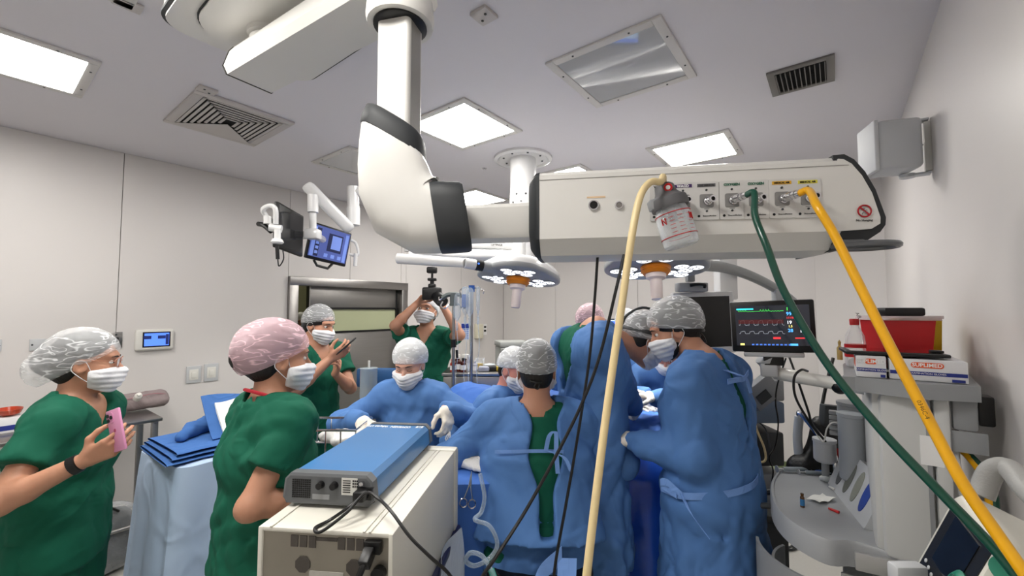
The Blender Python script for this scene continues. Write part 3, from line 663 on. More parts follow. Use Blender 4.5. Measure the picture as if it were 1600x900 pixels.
# ================================================================== operating lamps
M_LAMP = mat('lamp_white', (.86, .86, .86), .25, var=.02, coat=.3); M_LAMPG = mat('lamp_grey_band', (.60, .61, .62), .35, var=.02)
M_LED = mat('lamp_lens_lit', (.95, .95, .97), .2, emit=(.97, .98, 1), estr=1.5, var=.01)
M_ORANGE = mat('orange_handle_ring', (.86, .50, .08), .4, var=.04)
def lamp_head(o, c, axis, R, rot=0.0, lobes=3):
    """axis points from the lens face down toward the field"""
    z = -Vector(axis).normalized(); x = z.orthogonal().normalized(); 
    x = (Vector((1, 0, 0)) - z * z.x).normalized(); y = z.cross(x); M = frame(c, x, y, z) @ Matrix.Rotation(rot, 4, 'Z')
    n = 48; rr = lambda t: R * (1 + .10 * math.cos(lobes * t))
    def ring(k, zz): return [M @ Vector((rr(2 * PI * i / n) * k * math.cos(2 * PI * i / n), rr(2 * PI * i / n) * k * math.sin(2 * PI * i / n), zz)) for i in range(n)]
    mb = MB(); mb.loft([ring(1.0, .02), ring(.98, .045), ring(.90, .075), ring(.70, .095), ring(.35, .10), ring(.05, .10)]); mb.build('shell', M_LAMP, o, world=True, angle=60)
    mb = MB(); mb.loft([ring(.97, -.012), ring(1.005, -.005), ring(1.01, .02), ring(.98, .028)]); mb.build('rim_band', M_LAMPG, o, world=True, angle=60)
    mb = MB(); mb.loft([ring(.97, -.008), ring(.93, -.012), ring(.3, -.008), ring(.02, -.008)]); fc = mb.build('lens_plate', mat('lens_plate_pale', (.80, .82, .85), .15, var=.02, coat=.5, emit=(.95, .97, 1), estr=.35), o, world=True, angle=60)
    for k in range(lobes):
        for dr, da in ((.78, -.34), (.78, .34), (.50, -.42), (.50, .42), (.66, 0.0)):
            a = 2 * PI * k / lobes + da; p = Vector((R * dr * math.cos(a), R * dr * math.sin(a), -.012)); r = R * .145
            mb = MB(); mb.lathe([(r * 1.12, 0), (r * 1.12, -.004), (r, -.006), (r, -.003)], M @ Matrix.Translation(p), 18); lr = mb.build('lens_ring', M_LAMPG, o, world=True)
            mb = MB(); mb.lathe([(r, -.0035), (r * .5, -.005), (0, -.006)], M @ Matrix.Translation(p), 18); mb.build('lens', M_LED, lr, world=True)
            for q in (0, 2.1, 4.2):
                MB().cyl(M @ (p + Vector((r * .45 * math.cos(q), r * .45 * math.sin(q), -.004))), M @ (p + Vector((r * .45 * math.cos(q), r * .45 * math.sin(q), -.0075))), r * .16, n=8).build('led', M_GREY, lr, world=True)
    mb = MB(); mb.lathe([(R * .28, -.008), (R * .30, -.02), (R * .27, -.035), (R * .29, -.042), (R * .24, -.06), (R * .15, -.062)], M, 24); mb.build('handle_ring', M_ORANGE, o, world=True)
    mb = MB(); mb.lathe([(R * .20, -.06), (R * .19, -.085), (R * .12, -.095), (R * .115, -.20), (R * .10, -.215), (0, -.216)], M, 20); mb.build('sterile_handle', mat('sterile_handle_pink_white', (.90, .84, .82), .4, var=.03), o, world=True)
    return M
FLX, FLY = .09, 3.37
l1c = at(810, 432, 2.85)
l1 = thing('operating_lamp', 'round white operating lamp hung from the ceiling flange, orange handle ring', 'operating lamp', (FLX, FLY, 0), 0, 'operating lamps')
mb = MB(); mb.lathe([(.235, CEIL - .001), (.235, CEIL - .018), (.21, CEIL - .028), (.19, CEIL - .012), (.12, CEIL - .012)], Matrix.Translation((0, 0, 0)), 40); fl_ = mb.build('ceiling_flange', M_LAMP, l1)
for i in range(8): MB().cyl((.16 * math.cos(i * PI / 4 + .2), .16 * math.sin(i * PI / 4 + .2), CEIL - .012), (.16 * math.cos(i * PI / 4 + .2), .16 * math.sin(i * PI / 4 + .2), CEIL - .018), .008, n=8).build('bolt', M_DGREY, fl_)
mb = MB(); mb.cyl((0, 0, CEIL - .012), (0, 0, 2.18), .105, n=32); po = mb.build('pole', M_LAMP, l1)
for i in range(6): MB().cyl((.1 * math.cos(-.7 - i * .35), .1 * math.sin(-.7 - i * .35), 2.66 - .06 * (i % 2)), (.109 * math.cos(-.7 - i * .35), .109 * math.sin(-.7 - i * .35), 2.66 - .06 * (i % 2)), .008, n=8).build('screw', M_DGREY, po)
pj = at(811, 384, 3.0)
a0 = at(640, 382, 3.25)
mb = MB(); v = (pj - a0); M_ = frame((pj + a0) / 2, v.normalized(), Vector((0, 0, 1)).cross(v.normalized()), (0, 0, 1)); mb.box((0, 0, 0), (v.length, .05, .055), M_, bevel=.012); mb.box((v.length / 2, 0, -.02), (.085, .085, .13), M_, bevel=.015)
mb.cyl(Vector((FLX, FLY, 2.20)), Vector((FLX, FLY, 2.16)), .12, n=28); mb.cyl(Vector((FLX, FLY, 2.18)), Vector((a0.x, a0.y, 2.18)), .045, n=14); mb.cyl(Vector((a0.x, a0.y, 2.20)), a0, .04, n=14)
sa = mb.build('spring_arm', M_LAMP, l1, world=True)
text('lettering', 'GETINGE', .022, M_PRINT_BLACK, l1, rootmat(l1).inverted() @ M_ @ Matrix.Translation((.28, -.0262, .0)) @ Matrix.Rotation(PI / 2, 4, 'X'))
b0 = at(622, 404, 2.75); b1 = at(726, 411, 2.62); b2 = at(772, 419, 2.70)
mb = MB(); mb.tube([pj + Vector((0, .0, -.06)), Vector((pj.x, pj.y, l1c.z + .1))], .03, 12)
mb.build('drop_link', M_LAMP, l1, world=True)
mb = MB(); mb.tube([b0, b0.lerp(b1, .6), b1], [.034, .032, .028], 14); mb.tube([b1, b1.lerp(b2, .35)], .033, 14); hd_ = mb.build('yoke_arm', M_LAMP, l1, world=True)
mb = MB(); mb.tube([b1.lerp(b2, .35), b1.lerp(b2, .60)], .0345, 16); kp = mb.build('keypad_sleeve', M_BLACK, l1, world=True)
for i, (px, py) in enumerate(((738, 411), (743, 415), (748, 412))): MB().ell(at(px, py, 2.62), (.006, .003, .006), nu=8, nv=6).build('button', mat('blue_key_light', (.25, .45, .95), .3, emit=(.25, .45, .95), estr=1.0, var=.02) if i == 2 else M_PALE, kp, world=True)
mb = MB(); mb.tube([b1.lerp(b2, .60), b2, l1c + Vector((-.12, -.05, .05))], [.033, .036, .06], 14); mb.build('yoke_joint', M_LAMPG, l1, world=True)
lamp_head(l1, l1c, (-.10, -.16, -1), .275, .5)
l2c = at(1024, 414, 2.55)
l2 = thing('operating_lamp', 'round operating lamp behind the outlet head with many lit lenses showing', 'operating lamp', (l2c.x, l2c.y, 0), 0, 'operating lamps')
lamp_head(l2, l2c, (-.05, -.22, -1), .30, .2)
c0 = at(1092, 414, 2.55); c1 = at(1130, 418, 2.75); c2 = at(1165, 428, 2.85); c3 = at(1205, 447, 2.9); c4 = at(1243, 474, 2.95); c5 = at(1262, 500, 2.98)
mb = MB(); P_ = spline([c0, c1, c2, c3, c4, c5], 5)
def fl2(a, b): 
    i = a * (len(P_) - 1); j = int(min(i, len(P_) - 2)); p = P_[j].lerp(P_[j + 1], i - j); th = 2 * PI * b; return p + Vector((0, .03 * math.cos(th), .036 * math.sin(th)))
mb.grid(fl2, len(P_) - 1, 10); mb.build('yoke_arm', mat('yoke_grey', (.52, .53, .53), .35, var=.03), l2, world=True)
k0 = at(1092, 335, 2.65); mb = MB(); mb.tube(spline([c0 + Vector((-.05, 0, .05)), c0 + Vector((-.02, .06, .14)), k0, Vector((FLX + .3, FLY - .1, 2.36)), Vector((FLX, FLY, 2.36))], 5), .035, 12); mb.build('swing_arm', M_LAMP, l2, world=True)
mb = MB(); mb.box((0, 0, 0), (.05, .06, .09), Matrix.Translation(at(1214, 462, 2.9)), bevel=.01); mb.build('yoke_block', M_LAMPG, l2, world=True)
for c, tgt in ((l1c, at(790, 660, 2.3)), (l2c, at(1018, 625, 2.55))):
    ld = bpy.data.lights.new('operating_lamp_beam', 'SPOT'); ld.energy = LAMP_POWER * (1.6 if c is l2c else .7); ld.spot_size = math.radians(38); ld.spot_blend = .7; ld.shadow_soft_size = .16; ld.color = (1, .99, .97)
    lo = bpy.data.objects.new('operating_lamp_beam', ld); COL.objects.link(lo); d_ = (tgt - c).normalized(); lo.location = c + d_ * .03 if False else c - Vector((0, 0, .035)); lo.rotation_euler = d_.to_track_quat('-Z', 'Y').to_euler()
    pr_ = l1 if c is l1c else l2; lo.parent = pr_; lo.location = Vector(lo.location) - Vector(pr_.location)
# ================================================================== screens
def quad_screen(o, tl, tr, br, bl, thick, bezel_m, back_m, screen_m, bz=.022, back=True):
    """a panel whose front corners are given in world space; returns the screen frame (origin at centre) and its size"""
    c = (tl + tr + br + bl) / 4; x = ((tr - tl) + (br - bl)) / 2; w = x.length; x.normalize(); y = ((tl - bl) + (tr - br)) / 2; h = y.length; y = (y - x * y.dot(x)).normalized(); n = x.cross(y)
    F = frame(c, x, y, n)
    mb = MB(); mb.box((0, 0, -thick / 2), (w, h, thick), F, bevel=min(.008, thick * .4)); hs = mb.build('housing', bezel_m, o, world=True)
    MB().box((0, .004, .0005), (w - 2 * bz, h - 2 * bz - .012, .002), F).build('screen', screen_m, hs, world=True, smooth=False)
    if back: MB().box((0, 0, -thick - .014), (w * .6, h * .6, .03), F, bevel=.01).build('rear_cover', back_m, o, world=True)
    return F, w, h, hs
M_SCR_OFF = mat('dark_screen', (.10, .105, .115), .12, var=.03, coat=.4)
hm = thing('hanging_monitors', 'pair of black monitors hung on a white spring arm beyond the boom elbow', 'monitor arm', Vector((-1.14, 3.2, 0)))
F, w, h, hs = quad_screen(hm, at(433, 313, 2.75), at(475, 338, 3.12), at(473.5, 401, 3.12), at(434, 387, 2.75), .03, M_BLACK, M_BLACK, M_SCR_OFF, .014)
M_SCRB = mat('monitor_blue_screen', (.24, .28, .48), .2, emit=(.25, .30, .52), estr=.75, var=.05); M_SCRD = mat('monitor_dark_pane', (.10, .12, .22), .2, emit=(.12, .14, .27), estr=.6, var=.04); M_SCRL = mat('monitor_light_pane', (.40, .48, .72), .2, emit=(.36, .44, .68), estr=.7, var=.04)
F, w, h, hs = quad_screen(hm, at(489, 344.7, 3.30), at(548, 365, 3.62), at(542, 417, 3.62), at(476.5, 403, 3.30), .03, M_BLACK, M_BLACK, M_SCRB, .014)
def pane(F, par, x, y, sx, sy, m, z=.0022, nm='screen_item'): MB().box((x, y, z), (sx, sy, .0012), F).build(nm, m, par, world=True, smooth=False)
pane(F, hs, -w * .30, 0, w * .10, h * .78, M_SCRD); pane(F, hs, w * .12, .02, w * .36, h * .5, M_SCRD); pane(F, hs, w * .15, .025, w * .24, h * .38, M_SCRL, .0034); pane(F, hs, w * .40, 0, w * .08, h * .80, M_SCRL); pane(F, hs, -w * .40, 0, w * .08, h * .80, M_SCRL)
for k in range(3): pane(F, hs, -.06 * w + k * .17 * w, -h * .31, w * .09, h * .10, M_SCRL, .0034)
for k in range(3): pane(F, hs, -.30 * w, -h * (.02 + .13 * k), w * .07, h * .08, M_SCRL, .0034)
M_HAND = MB(); M_HAND.tube([F @ Vector((-.10, -h / 2 - .0, -.02)), F @ Vector((-.07, -h / 2 - .04, -.01)), F @ Vector((.03, -h / 2 - .045, -.01)), F @ Vector((.07, -h / 2 - .0, -.02))], .011, 8); M_HAND.build('handle', M_BLACK, hm, world=True)
q0 = at(552, 292, 3.25); q1 = at(552, 352, 3.25)
mb = MB(); mb.cyl(q0, at(552, 325, 3.25), .044, n=20); mb.cyl(at(552, 325, 3.25), q1, .050, n=20); mb.cyl(at(552, 300, 3.25), at(600, 300, 3.25), .035, n=16); mb.cyl(at(612, 310, 3.3), Vector((at(612, 310, 3.3).x, 3.3, CEIL)), .05, n=18); mb.build('support_pole', M_LAMP, hm, world=True)
mb = MB(); s0 = at(541, 352, 3.2); s1 = at(487, 297, 3.05); v = s1 - s0; M_ = frame((s0 + s1) / 2, v.normalized(), Vector((0, 1, 0)), v.normalized().cross(Vector((0, 1, 0)))); mb.box((0, 0, 0), (v.length + .1, .075, .10), M_, bevel=.03, seg=3); mb.build('spring_arm', M_LAMP, hm, world=True)
mb = MB(); mb.cyl(at(489, 305, 3.05), at(489, 332, 3.05), .038, n=18); mb.cyl(at(489, 332, 3.05), at(489, 362, 3.06), .024, n=16); mb.box(at(489, 366, 3.06), (.10, .09, .075), bevel=.015); mb.tube([at(489, 366, 3.08), at(470, 368, 3.2)], .03, 10); mb.tube([at(489, 366, 3.1), at(505, 375, 3.45)], .03, 10); mb.build('monitor_yoke', M_LAMP, hm, world=True)
mb = MB(); mb.tube(spline([at(428, 350, 2.8), at(411, 330, 2.72), at(420, 322, 2.70), at(430, 326, 2.70), at(431, 350, 2.72)], 5), .016, 10); mb.cyl(at(418, 338, 2.74), at(418, 350, 2.74), .024, n=14); mb.cyl(at(421, 355, 2.72), at(440, 358, 2.74), .026, n=14); mb.lathe([(.03, 0), (.04, .01), (.03, .03), (.02, .035), (.02, .09)], Matrix.Translation(at(433, 381, 2.72)), 16); ch = mb.build('camera_handle', M_LAMP, hm, world=True)
mb = MB(); mb.tube(spline([at(404, 350, 2.78), at(412, 352, 2.75), at(424, 362, 2.74)], 4), .016, 10); mb.build('black_lever', M_BLACK, hm, world=True)
mb = MB(); mb.cyl(at(433, 384, 2.72), at(434, 405, 2.72), .012, n=10); mb.tube(spline([at(442, 390, 2.74), at(443, 405, 2.74), at(436, 416, 2.74), at(434, 405, 2.72)], 5), .004, 6); mb.build('cable', M_BLACK, hm, world=True)
mb = MB(); mb.tube(spline([at(548, 375, 3.6), at(556, 380, 3.62), at(560, 395, 3.62), at(556, 400, 3.62), at(546, 397, 3.6)], 5), .012, 8); mb.cyl(at(556, 396, 3.6), at(555, 416, 3.6), .016, n=12); mb.build('side_handle', M_LAMP, hm, world=True)
# ceiling-hung monitor with white surround
cm = thing('pendant_monitor', 'dark monitor with white surround hung on a square white column', 'monitor', Vector((at(1135, 430, 2.95).x, 2.95, 0)))
F, w, h, hs = quad_screen(cm, at(1053, 459, 2.80), at(1148, 453, 2.80), at(1149, 552, 2.80), at(1056, 552, 2.80), .06, mat('monitor_white', (.78, .78, .78), .4, var=.02), M_PALE, mat('black_screen', (.012, .012, .018), .18, var=.03), .03)
p_ = at(1135, 455, 2.92); mb = MB(); zc_ = at(1135, 330, 2.93).z; mb.box((p_.x, 2.93, (p_.z + zc_) / 2 - .03), (.125, .10, zc_ - p_.z + .06), bevel=.012); mb.build('column', M_LAMP, cm, world=True)
mb = MB(); mb.tube([(p_.x, 2.93, zc_ - .05), (FLX + .1, FLY, zc_ - .05)], .05, 14); mb.build('swing_arm', M_LAMP, cm, world=True)
mb = MB(); mb.box(at(1080, 449, 2.80), (.19, .09, .06), bevel=.008); mb.box(at(1078, 430, 2.78), (.05, .05, .09), bevel=.008); hg_ = mb.build('bracket', M_GREY, cm, world=True)
MB().tube(spline([at(1078, 446, 2.745), at(1090, 444, 2.73), at(1101, 445, 2.73), at(1101, 449, 2.745)], 4), .010, 8).build('lever', M_BLACK, hg_, world=True)
# ================================================================== people: bodies and clothes grown from signed distance fields
def nv(v): return np.array(v, dtype=np.float64)
def unit(v):
    v = nv(v); return v / (np.linalg.norm(v) + 1e-12)
def rc(a, b, ra, rb, k=.03, flat=None, capa=False, capb=False, op=1):
    return dict(t='rc', a=nv(a), b=nv(b), ra=ra, rb=rb, k=k, flat=flat, capa=capa, capb=capb, op=op)
def el(c, r, R=None, k=.02, op=1):
    return dict(t='el', c=nv(c), r=nv(r), R=(np.eye(3) if R is None else R), k=k, op=op)
def pbounds(p):
    if p['t'] == 'rc':
        s = p['flat'][1] if p['flat'] else 1.0
        m = max(p['ra'], p['rb']) * s + p['k'] + .012
        return np.minimum(p['a'], p['b']) - m, np.maximum(p['a'], p['b']) + m
    m = p['r'].max() + p['k'] + .012
    return p['c'] - m, p['c'] + m
def pdist(p, x, y, z):
    if p['t'] == 'rc':
        a, b = p['a'], p['b']; ab = b - a
        qx, qy, qz = x - a[0], y - a[1], z - a[2]
        un = ab / (np.linalg.norm(ab) + 1e-9); ln = np.linalg.norm(ab)
        t0 = qx * un[0] + qy * un[1] + qz * un[2]
        abx = ab
        if p['flat']:
            n, s = p['flat']; n = unit(n); w = 1 - 1 / s
            dn = qx * n[0] + qy * n[1] + qz * n[2]
            qx = qx - n[0] * dn * w; qy = qy - n[1] * dn * w; qz = qz - n[2] * dn * w
            abx = ab - n * (ab @ n) * w
        h = np.clip((qx * abx[0] + qy * abx[1] + qz * abx[2]) / (abx @ abx + 1e-9), 0, 1)
        d = np.sqrt((qx - h * abx[0]) ** 2 + (qy - h * abx[1]) ** 2 + (qz - h * abx[2]) ** 2) - (p['ra'] + (p['rb'] - p['ra']) * h)
        if p['capb']: d = np.maximum(d, t0 - ln)
        if p['capa']: d = np.maximum(d, -t0)
        return d
    c, r, R = p['c'], p['r'], p['R']
    qx, qy, qz = x - c[0], y - c[1], z - c[2]
    u = [qx * R[i][0] + qy * R[i][1] + qz * R[i][2] for i in range(3)]
    k0 = np.sqrt((u[0] / r[0]) ** 2 + (u[1] / r[1]) ** 2 + (u[2] / r[2]) ** 2)
    k1 = np.sqrt((u[0] / r[0] ** 2) ** 2 + (u[1] / r[1] ** 2) ** 2 + (u[2] / r[2] ** 2) ** 2)
    return k0 * (k0 - 1) / (k1 + 1e-9)
def axis(lo, hi, h, fine):
    out = [lo]; x = lo
    while x < hi:
        s = h
        for a, b, g in fine:
            if a - s < x < b: s = min(s, g)
        x += s; out.append(x)
    return np.array(out)
def field(prims, h, fines=(), post=None):
    """prims -> smooth union on a rectilinear grid that is finer around hands and head"""
    add = [p for p in prims if p['op'] > 0]
    B = [pbounds(p) for p in add]
    lo = np.min([b[0] for b in B], axis=0); hi = np.max([b[1] for b in B], axis=0)
    ax = [axis(lo[i], hi[i], h, [(f[0][i] - f[1], f[0][i] + f[1], f[2]) for f in fines]) for i in range(3)]
    D = np.full([len(a) for a in ax], .2, dtype=np.float32)
    for p in prims:
        b0, b1 = pbounds(p); sl = []
        for i in range(3):
            i0 = max(0, np.searchsorted(ax[i], b0[i]) - 1); i1 = min(len(ax[i]), np.searchsorted(ax[i], b1[i]) + 1); sl.append(slice(i0, i1))
        x = ax[0][sl[0]][:, None, None]; y = ax[1][sl[1]][None, :, None]; z = ax[2][sl[2]][None, None, :]
        d = pdist(p, x, y, z); s = tuple(sl); o = D[s]; k = p['k']
        if p['op'] > 0:
            m = np.maximum(k - np.abs(o - d), 0) / k; D[s] = np.minimum(o, d) - m * m * k * .25
        else:
            m = np.maximum(k - np.abs(o + d), 0) / k; D[s] = np.maximum(o, -d) + m * m * k * .25
    if post:
        I = np.nonzero(np.abs(D) < .06)
        P = np.stack([ax[i][I[i]] for i in range(3)], 1)
        D[I] = post(P, D[I])
    return surfnet(D, ax)
CORN = np.array([(i, j, k) for i in (0, 1) for j in (0, 1) for k in (0, 1)])
EDG = [(a, b) for a in range(8) for b in range(a + 1, 8) if np.abs(CORN[a] - CORN[b]).sum() == 1]
def surfnet(D, ax):
    D = D.copy(); D[0] = D[-1] = .2; D[:, 0] = D[:, -1] = .2; D[:, :, 0] = D[:, :, -1] = .2
    S = (D < 0).astype(np.uint8); cnt = 0
    for c in CORN: cnt = cnt + S[c[0]:S.shape[0] - 1 + c[0], c[1]:S.shape[1] - 1 + c[1], c[2]:S.shape[2] - 1 + c[2]]
    act = (cnt > 0) & (cnt < 8)
    I, J, K = np.nonzero(act); n = len(I)
    vid = np.full(act.shape, -1, np.int32); vid[I, J, K] = np.arange(n)
    V = [D[I + c[0], J + c[1], K + c[2]] for c in CORN]
    pos = np.zeros((n, 3)); w = np.zeros(n)
    idx = (I, J, K)
    for a, b in EDG:
        m = (V[a] < 0) != (V[b] < 0)
        t = V[a][m] / (V[a][m] - V[b][m])
        for q in range(3):
            pa = ax[q][idx[q][m] + CORN[a][q]]; pb = ax[q][idx[q][m] + CORN[b][q]]; pos[m, q] += pa + (pb - pa) * t
        w[m] += 1
    pos /= w[:, None]
    F = []
    for q in range(3):
        r, s = (q + 1) % 3, (q + 2) % 3
        A = np.moveaxis(S, (q, r, s), (0, 1, 2)); Vd = np.moveaxis(vid, (q, r, s), (0, 1, 2))
        e = A[:-1, 1:-1, 1:-1].astype(np.int8) - A[1:, 1:-1, 1:-1].astype(np.int8)
        for sg in (1, -1):
            i, j, k = np.nonzero(e == sg); j = j + 1; k = k + 1
            f = np.stack([Vd[i, j - 1, k - 1], Vd[i, j, k - 1], Vd[i, j, k], Vd[i, j - 1, k]], 1)
            F.append(f if sg > 0 else f[:, ::-1])
    return pos, np.concatenate(F)
def fold_fn(seed, amp, lam, stretch=(1, 1, .55), n=4, ridge=.5):
    """cloth creases: warped stripes in several directions, sharper on the ridge"""
    g = np.random.RandomState(seed); T = []
    for i in range(n):
        d = unit(g.normal(size=3) * nv(stretch)); e = unit(g.normal(size=3)); T.append((d * (2 * np.pi / (lam * g.uniform(.7, 1.5))), e * (2 * np.pi / (lam * g.uniform(1.2, 2.5))), g.uniform(0, 6.3), g.uniform(0, 6.3), g.uniform(.6, 1.2)))
    def f(P):
        s = 0
        for d, e, a, b, w in T:
            x = np.sin(P @ d + a + 1.9 * np.sin(P @ e + b))
            s = s + w * (ridge * (1 - 2 * np.abs(x) ** .7) + (1 - ridge) * x)
        return amp * s / n
    return f
# ------------------------------------------------------------------ head pieces in head space: x forward, y left, z up
def head_prims():
    P = [el((-.012, 0, .03), (.100, .078, .096)), el((.028, 0, -.042), (.066, .060, .078), k=.03), el((.066, 0, -.098), (.026, .028, .022), k=.03),
         el((.07, 0, .036), (.03, .056, .016), k=.02), rc((.090, 0, .014), (.116, 0, -.026), .008, .0125, k=.012),
         el((.092, .016, -.030), (.016, .010, .009), k=.01), el((.092, -.016, -.030), (.016, .010, .009), k=.01),
         el((.088, 0, -.062), (.012, .024, .010), k=.012)]
    for s in (1, -1):
        P += [el((.052, .042 * s, -.026), (.032, .024, .030), k=.025), el((-.004, .080 * s, -.010), (.024, .009, .033), k=.008), el((.0, .086 * s, -.008), (.012, .006, .018), k=.004, op=-1),
              el((.100, .033 * s, .010), (.019, .0175, .0095), k=.010, op=-1)]
    return P
def xf_prims(P, R, t, s):
    """R rows are the head axes in world space"""
    out = []
    for p in P:
        q = dict(p); 
        f = lambda v: t + s * (R.T @ v)
        if p['t'] == 'rc': q['a'] = f(p['a']); q['b'] = f(p['b']); q['ra'] *= s; q['rb'] *= s
        else: q['c'] = f(p['c']); q['r'] = p['r'] * s; q['R'] = p['R'] @ R
        q['k'] = p['k'] * s; out.append(q)
    return out
_cache = {}
def hair_mesh(long=False):
    key = ('hair', long)
    if key not in _cache:
        P = [el((-.018, 0, .035), (.102, .083, .100)), el((-.05, 0, -.035), (.055, .066, .06), k=.03)]
        if long: P.append(el((-.10, 0, .0), (.07, .06, .06), k=.03))
        def post(p, d):
            return np.maximum(d, np.minimum(p[:, 0] - .012, (.018 + .45 * p[:, 0]) - p[:, 2]) * .9)
        _cache[key] = field(P, .009, post=post)
    return _cache[key]
def cap_mesh(style, seed):
    key = ('cap', style, seed)
    if key not in _cache:
        fo = fold_fn(seed, .0062, .055, (1, 1, 1), 5)
        if style == 'bun':
            P = [el((-.02, 0, .055), (.118, .098, .095), k=.05), el((-.098, 0, -.030), (.092, .080, .078), k=.06)]; a, c = .74, -.006
        elif style == 'full':
            P = [el((-.03, 0, .055), (.128, .103, .105), k=.05), el((-.085, 0, .01), (.075, .085, .085), k=.06)]; a, c = .55, .002
        elif style == 'slim':
            P = [el((-.016, 0, .042), (.108, .089, .101), k=.05), el((-.05, 0, .0), (.07, .076, .07), k=.05)]; a, c = .42, .018
        else:
            P = [el((-.02, 0, .052), (.119, .098, .101), k=.05), el((-.06, 0, .01), (.078, .084, .078), k=.05)]; a, c = .45, .008
        def post(p, d):
            d = d + fo(p)
            pl = -(p[:, 2] - c - a * p[:, 0]) / math.sqrt(1 + a * a)      # below the elastic edge
            d = np.maximum(d, pl)
            return np.maximum(d, -(np.abs(pl + .012) - .0) * 0 - .2) if False else d
        _cache[key] = field(P, .0075, post=post)
    return _cache[key]
def mask_mesh(kind=0):
    key = ('mask', kind)
    if key not in _cache:
        P = [p for p in head_prims() if p['op'] > 0 and not (p['t'] == 'el' and abs(p['c'][1]) > .07)]
        P = P + [el((.066, 0, -.058), (.058, .050, .055), k=.03), rc((.05, .07, -.045), (.05, -.07, -.045), .012, .012, k=.04)]
        def post(p, d):
            d = d - .0065
            z = p[:, 2]
            pleat = .0022 * np.sin(z * 2 * np.pi / .022) * (p[:, 0] > .04)
            d = d + pleat
            top = z - (-.012 - .45 * np.maximum(0, .085 - p[:, 0]) * .5)
            bot = -.122 + .35 * np.maximum(0, .09 - p[:, 0]) - z
            back = (.022 + .0 * z) - p[:, 0]
            return np.maximum(np.maximum(d, top), np.maximum(bot, back))
        _cache[key] = field(P, .0055, post=post)
    return _cache[key]
def hand_prims(w, d, n, side, s=1.0, curl=(.5, .6, .4), spread=.05, infl=0.0, thumb=.5, curls=None):
    """w wrist, d direction of the fingers, n direction the palm faces"""
    w = nv(w); d = unit(d); n = nv(n); n = unit(n - d * (n @ d)); th = np.cross(d, n) * (1 if side == 'R' else -1)
    P = []; i = infl
    off = (.030, .0095, -.0105, -.029); reach = (.086, .089, .084, .077)
    ln = ((.043, .026, .020), (.047, .029, .021), (.043, .027, .020), (.034, .020, .018))
    for q in range(4):
        kn = w + s * (d * reach[q] + th * off[q])
        P.append(rc(w + s * (d * .012 + th * off[q] * .55), kn, s * (.0155 + i), s * (.0120 + i), k=.012 * s))
        c = curls[q] if curls else curl
        fd = unit(d + th * (spread * (1.2 - q * .8))); ang = 0; a = kn; r = .0098 if q < 3 else .0085
        for g in range(3):
            ang += c[g]; v = fd * math.cos(ang) + n * math.sin(ang); b = a + s * ln[q][g] * v
            P.append(rc(a, b, s * (r + i), s * (r - .0009 + i), k=.004 * s)); a = b; r -= .0009
    a = w + s * (d * .022 + th * .022 + n * .006); v = unit(th * .85 + d * .55 + n * .35)
    P.append(rc(a, a + s * .044 * v, s * (.0155 + i), s * (.0125 + i), k=.014 * s)); a = a + s * .044 * v
    v = unit(th * (.5 - .4 * thumb) + d * .85 + n * (.25 + .6 * thumb)); P.append(rc(a, a + s * .034 * v, s * (.0118 + i), s * (.0105 + i), k=.006 * s)); a = a + s * .034 * v
    v = unit(th * (.25 - .4 * thumb) + d * .9 + n * (.2 + .5 * thumb)); P.append(rc(a, a + s * .026 * v, s * (.0105 + i), s * (.0088 + i), k=.005 * s))
    return P
SKINS = dict(tan=(.74, .54, .44), fair=(.82, .63, .55), olive=(.70, .51, .41), pinkish=(.82, .56, .50))
def skin_mat(k): return mat('skin_' + k, SKINS[k], .5, var=.08, vscale=14, bump=.04, bscale=90, sss=.12)
M_SCRUB = cloth_mat('green_scrub_cloth', (.065, .34, .26), 10, .5, .8, .10)
M_GOWN = cloth_mat('blue_gown_nonwoven', (.31, .468, .69), 8, .6, .7, .06)
M_GLOVE = mat('latex_glove', (.90, .87, .82), .45, var=.05, vscale=30, bump=.15, bscale=60)
M_MASK = mat('mask_white', (.88, .885, .90), .8, var=.03, vscale=20, bump=.1, bscale=60)
M_HAIR = mat('dark_hair', (.07, .055, .05), .55, bump=.3, bscale=120, stretch=(1, 1, .2), var=.3, vscale=40)
CAPS = dict(white=cap_mat('bouffant_white', (.93, .94, .95), .30, .70, 14), pink=cap_mat('bouffant_pink', (.95, .80, .84), .42, .78, 14), dense=cap_mat('bouffant_dense_white', (.94, .95, .96), .62, .90, 15))
def ik(S, T, a, b, pole):
    d = T - S; L = np.linalg.norm(d)
    if L > a + b - .004: T = S + d / L * (a + b - .004); d = T - S; L = a + b - .004
    u = d / L; m = (a * a - b * b + L * L) / (2 * L); h = math.sqrt(max(0, a * a - m * m))
    p = nv(pole); p = unit(p - u * (p @ u)); return S + u * m + p * h, T
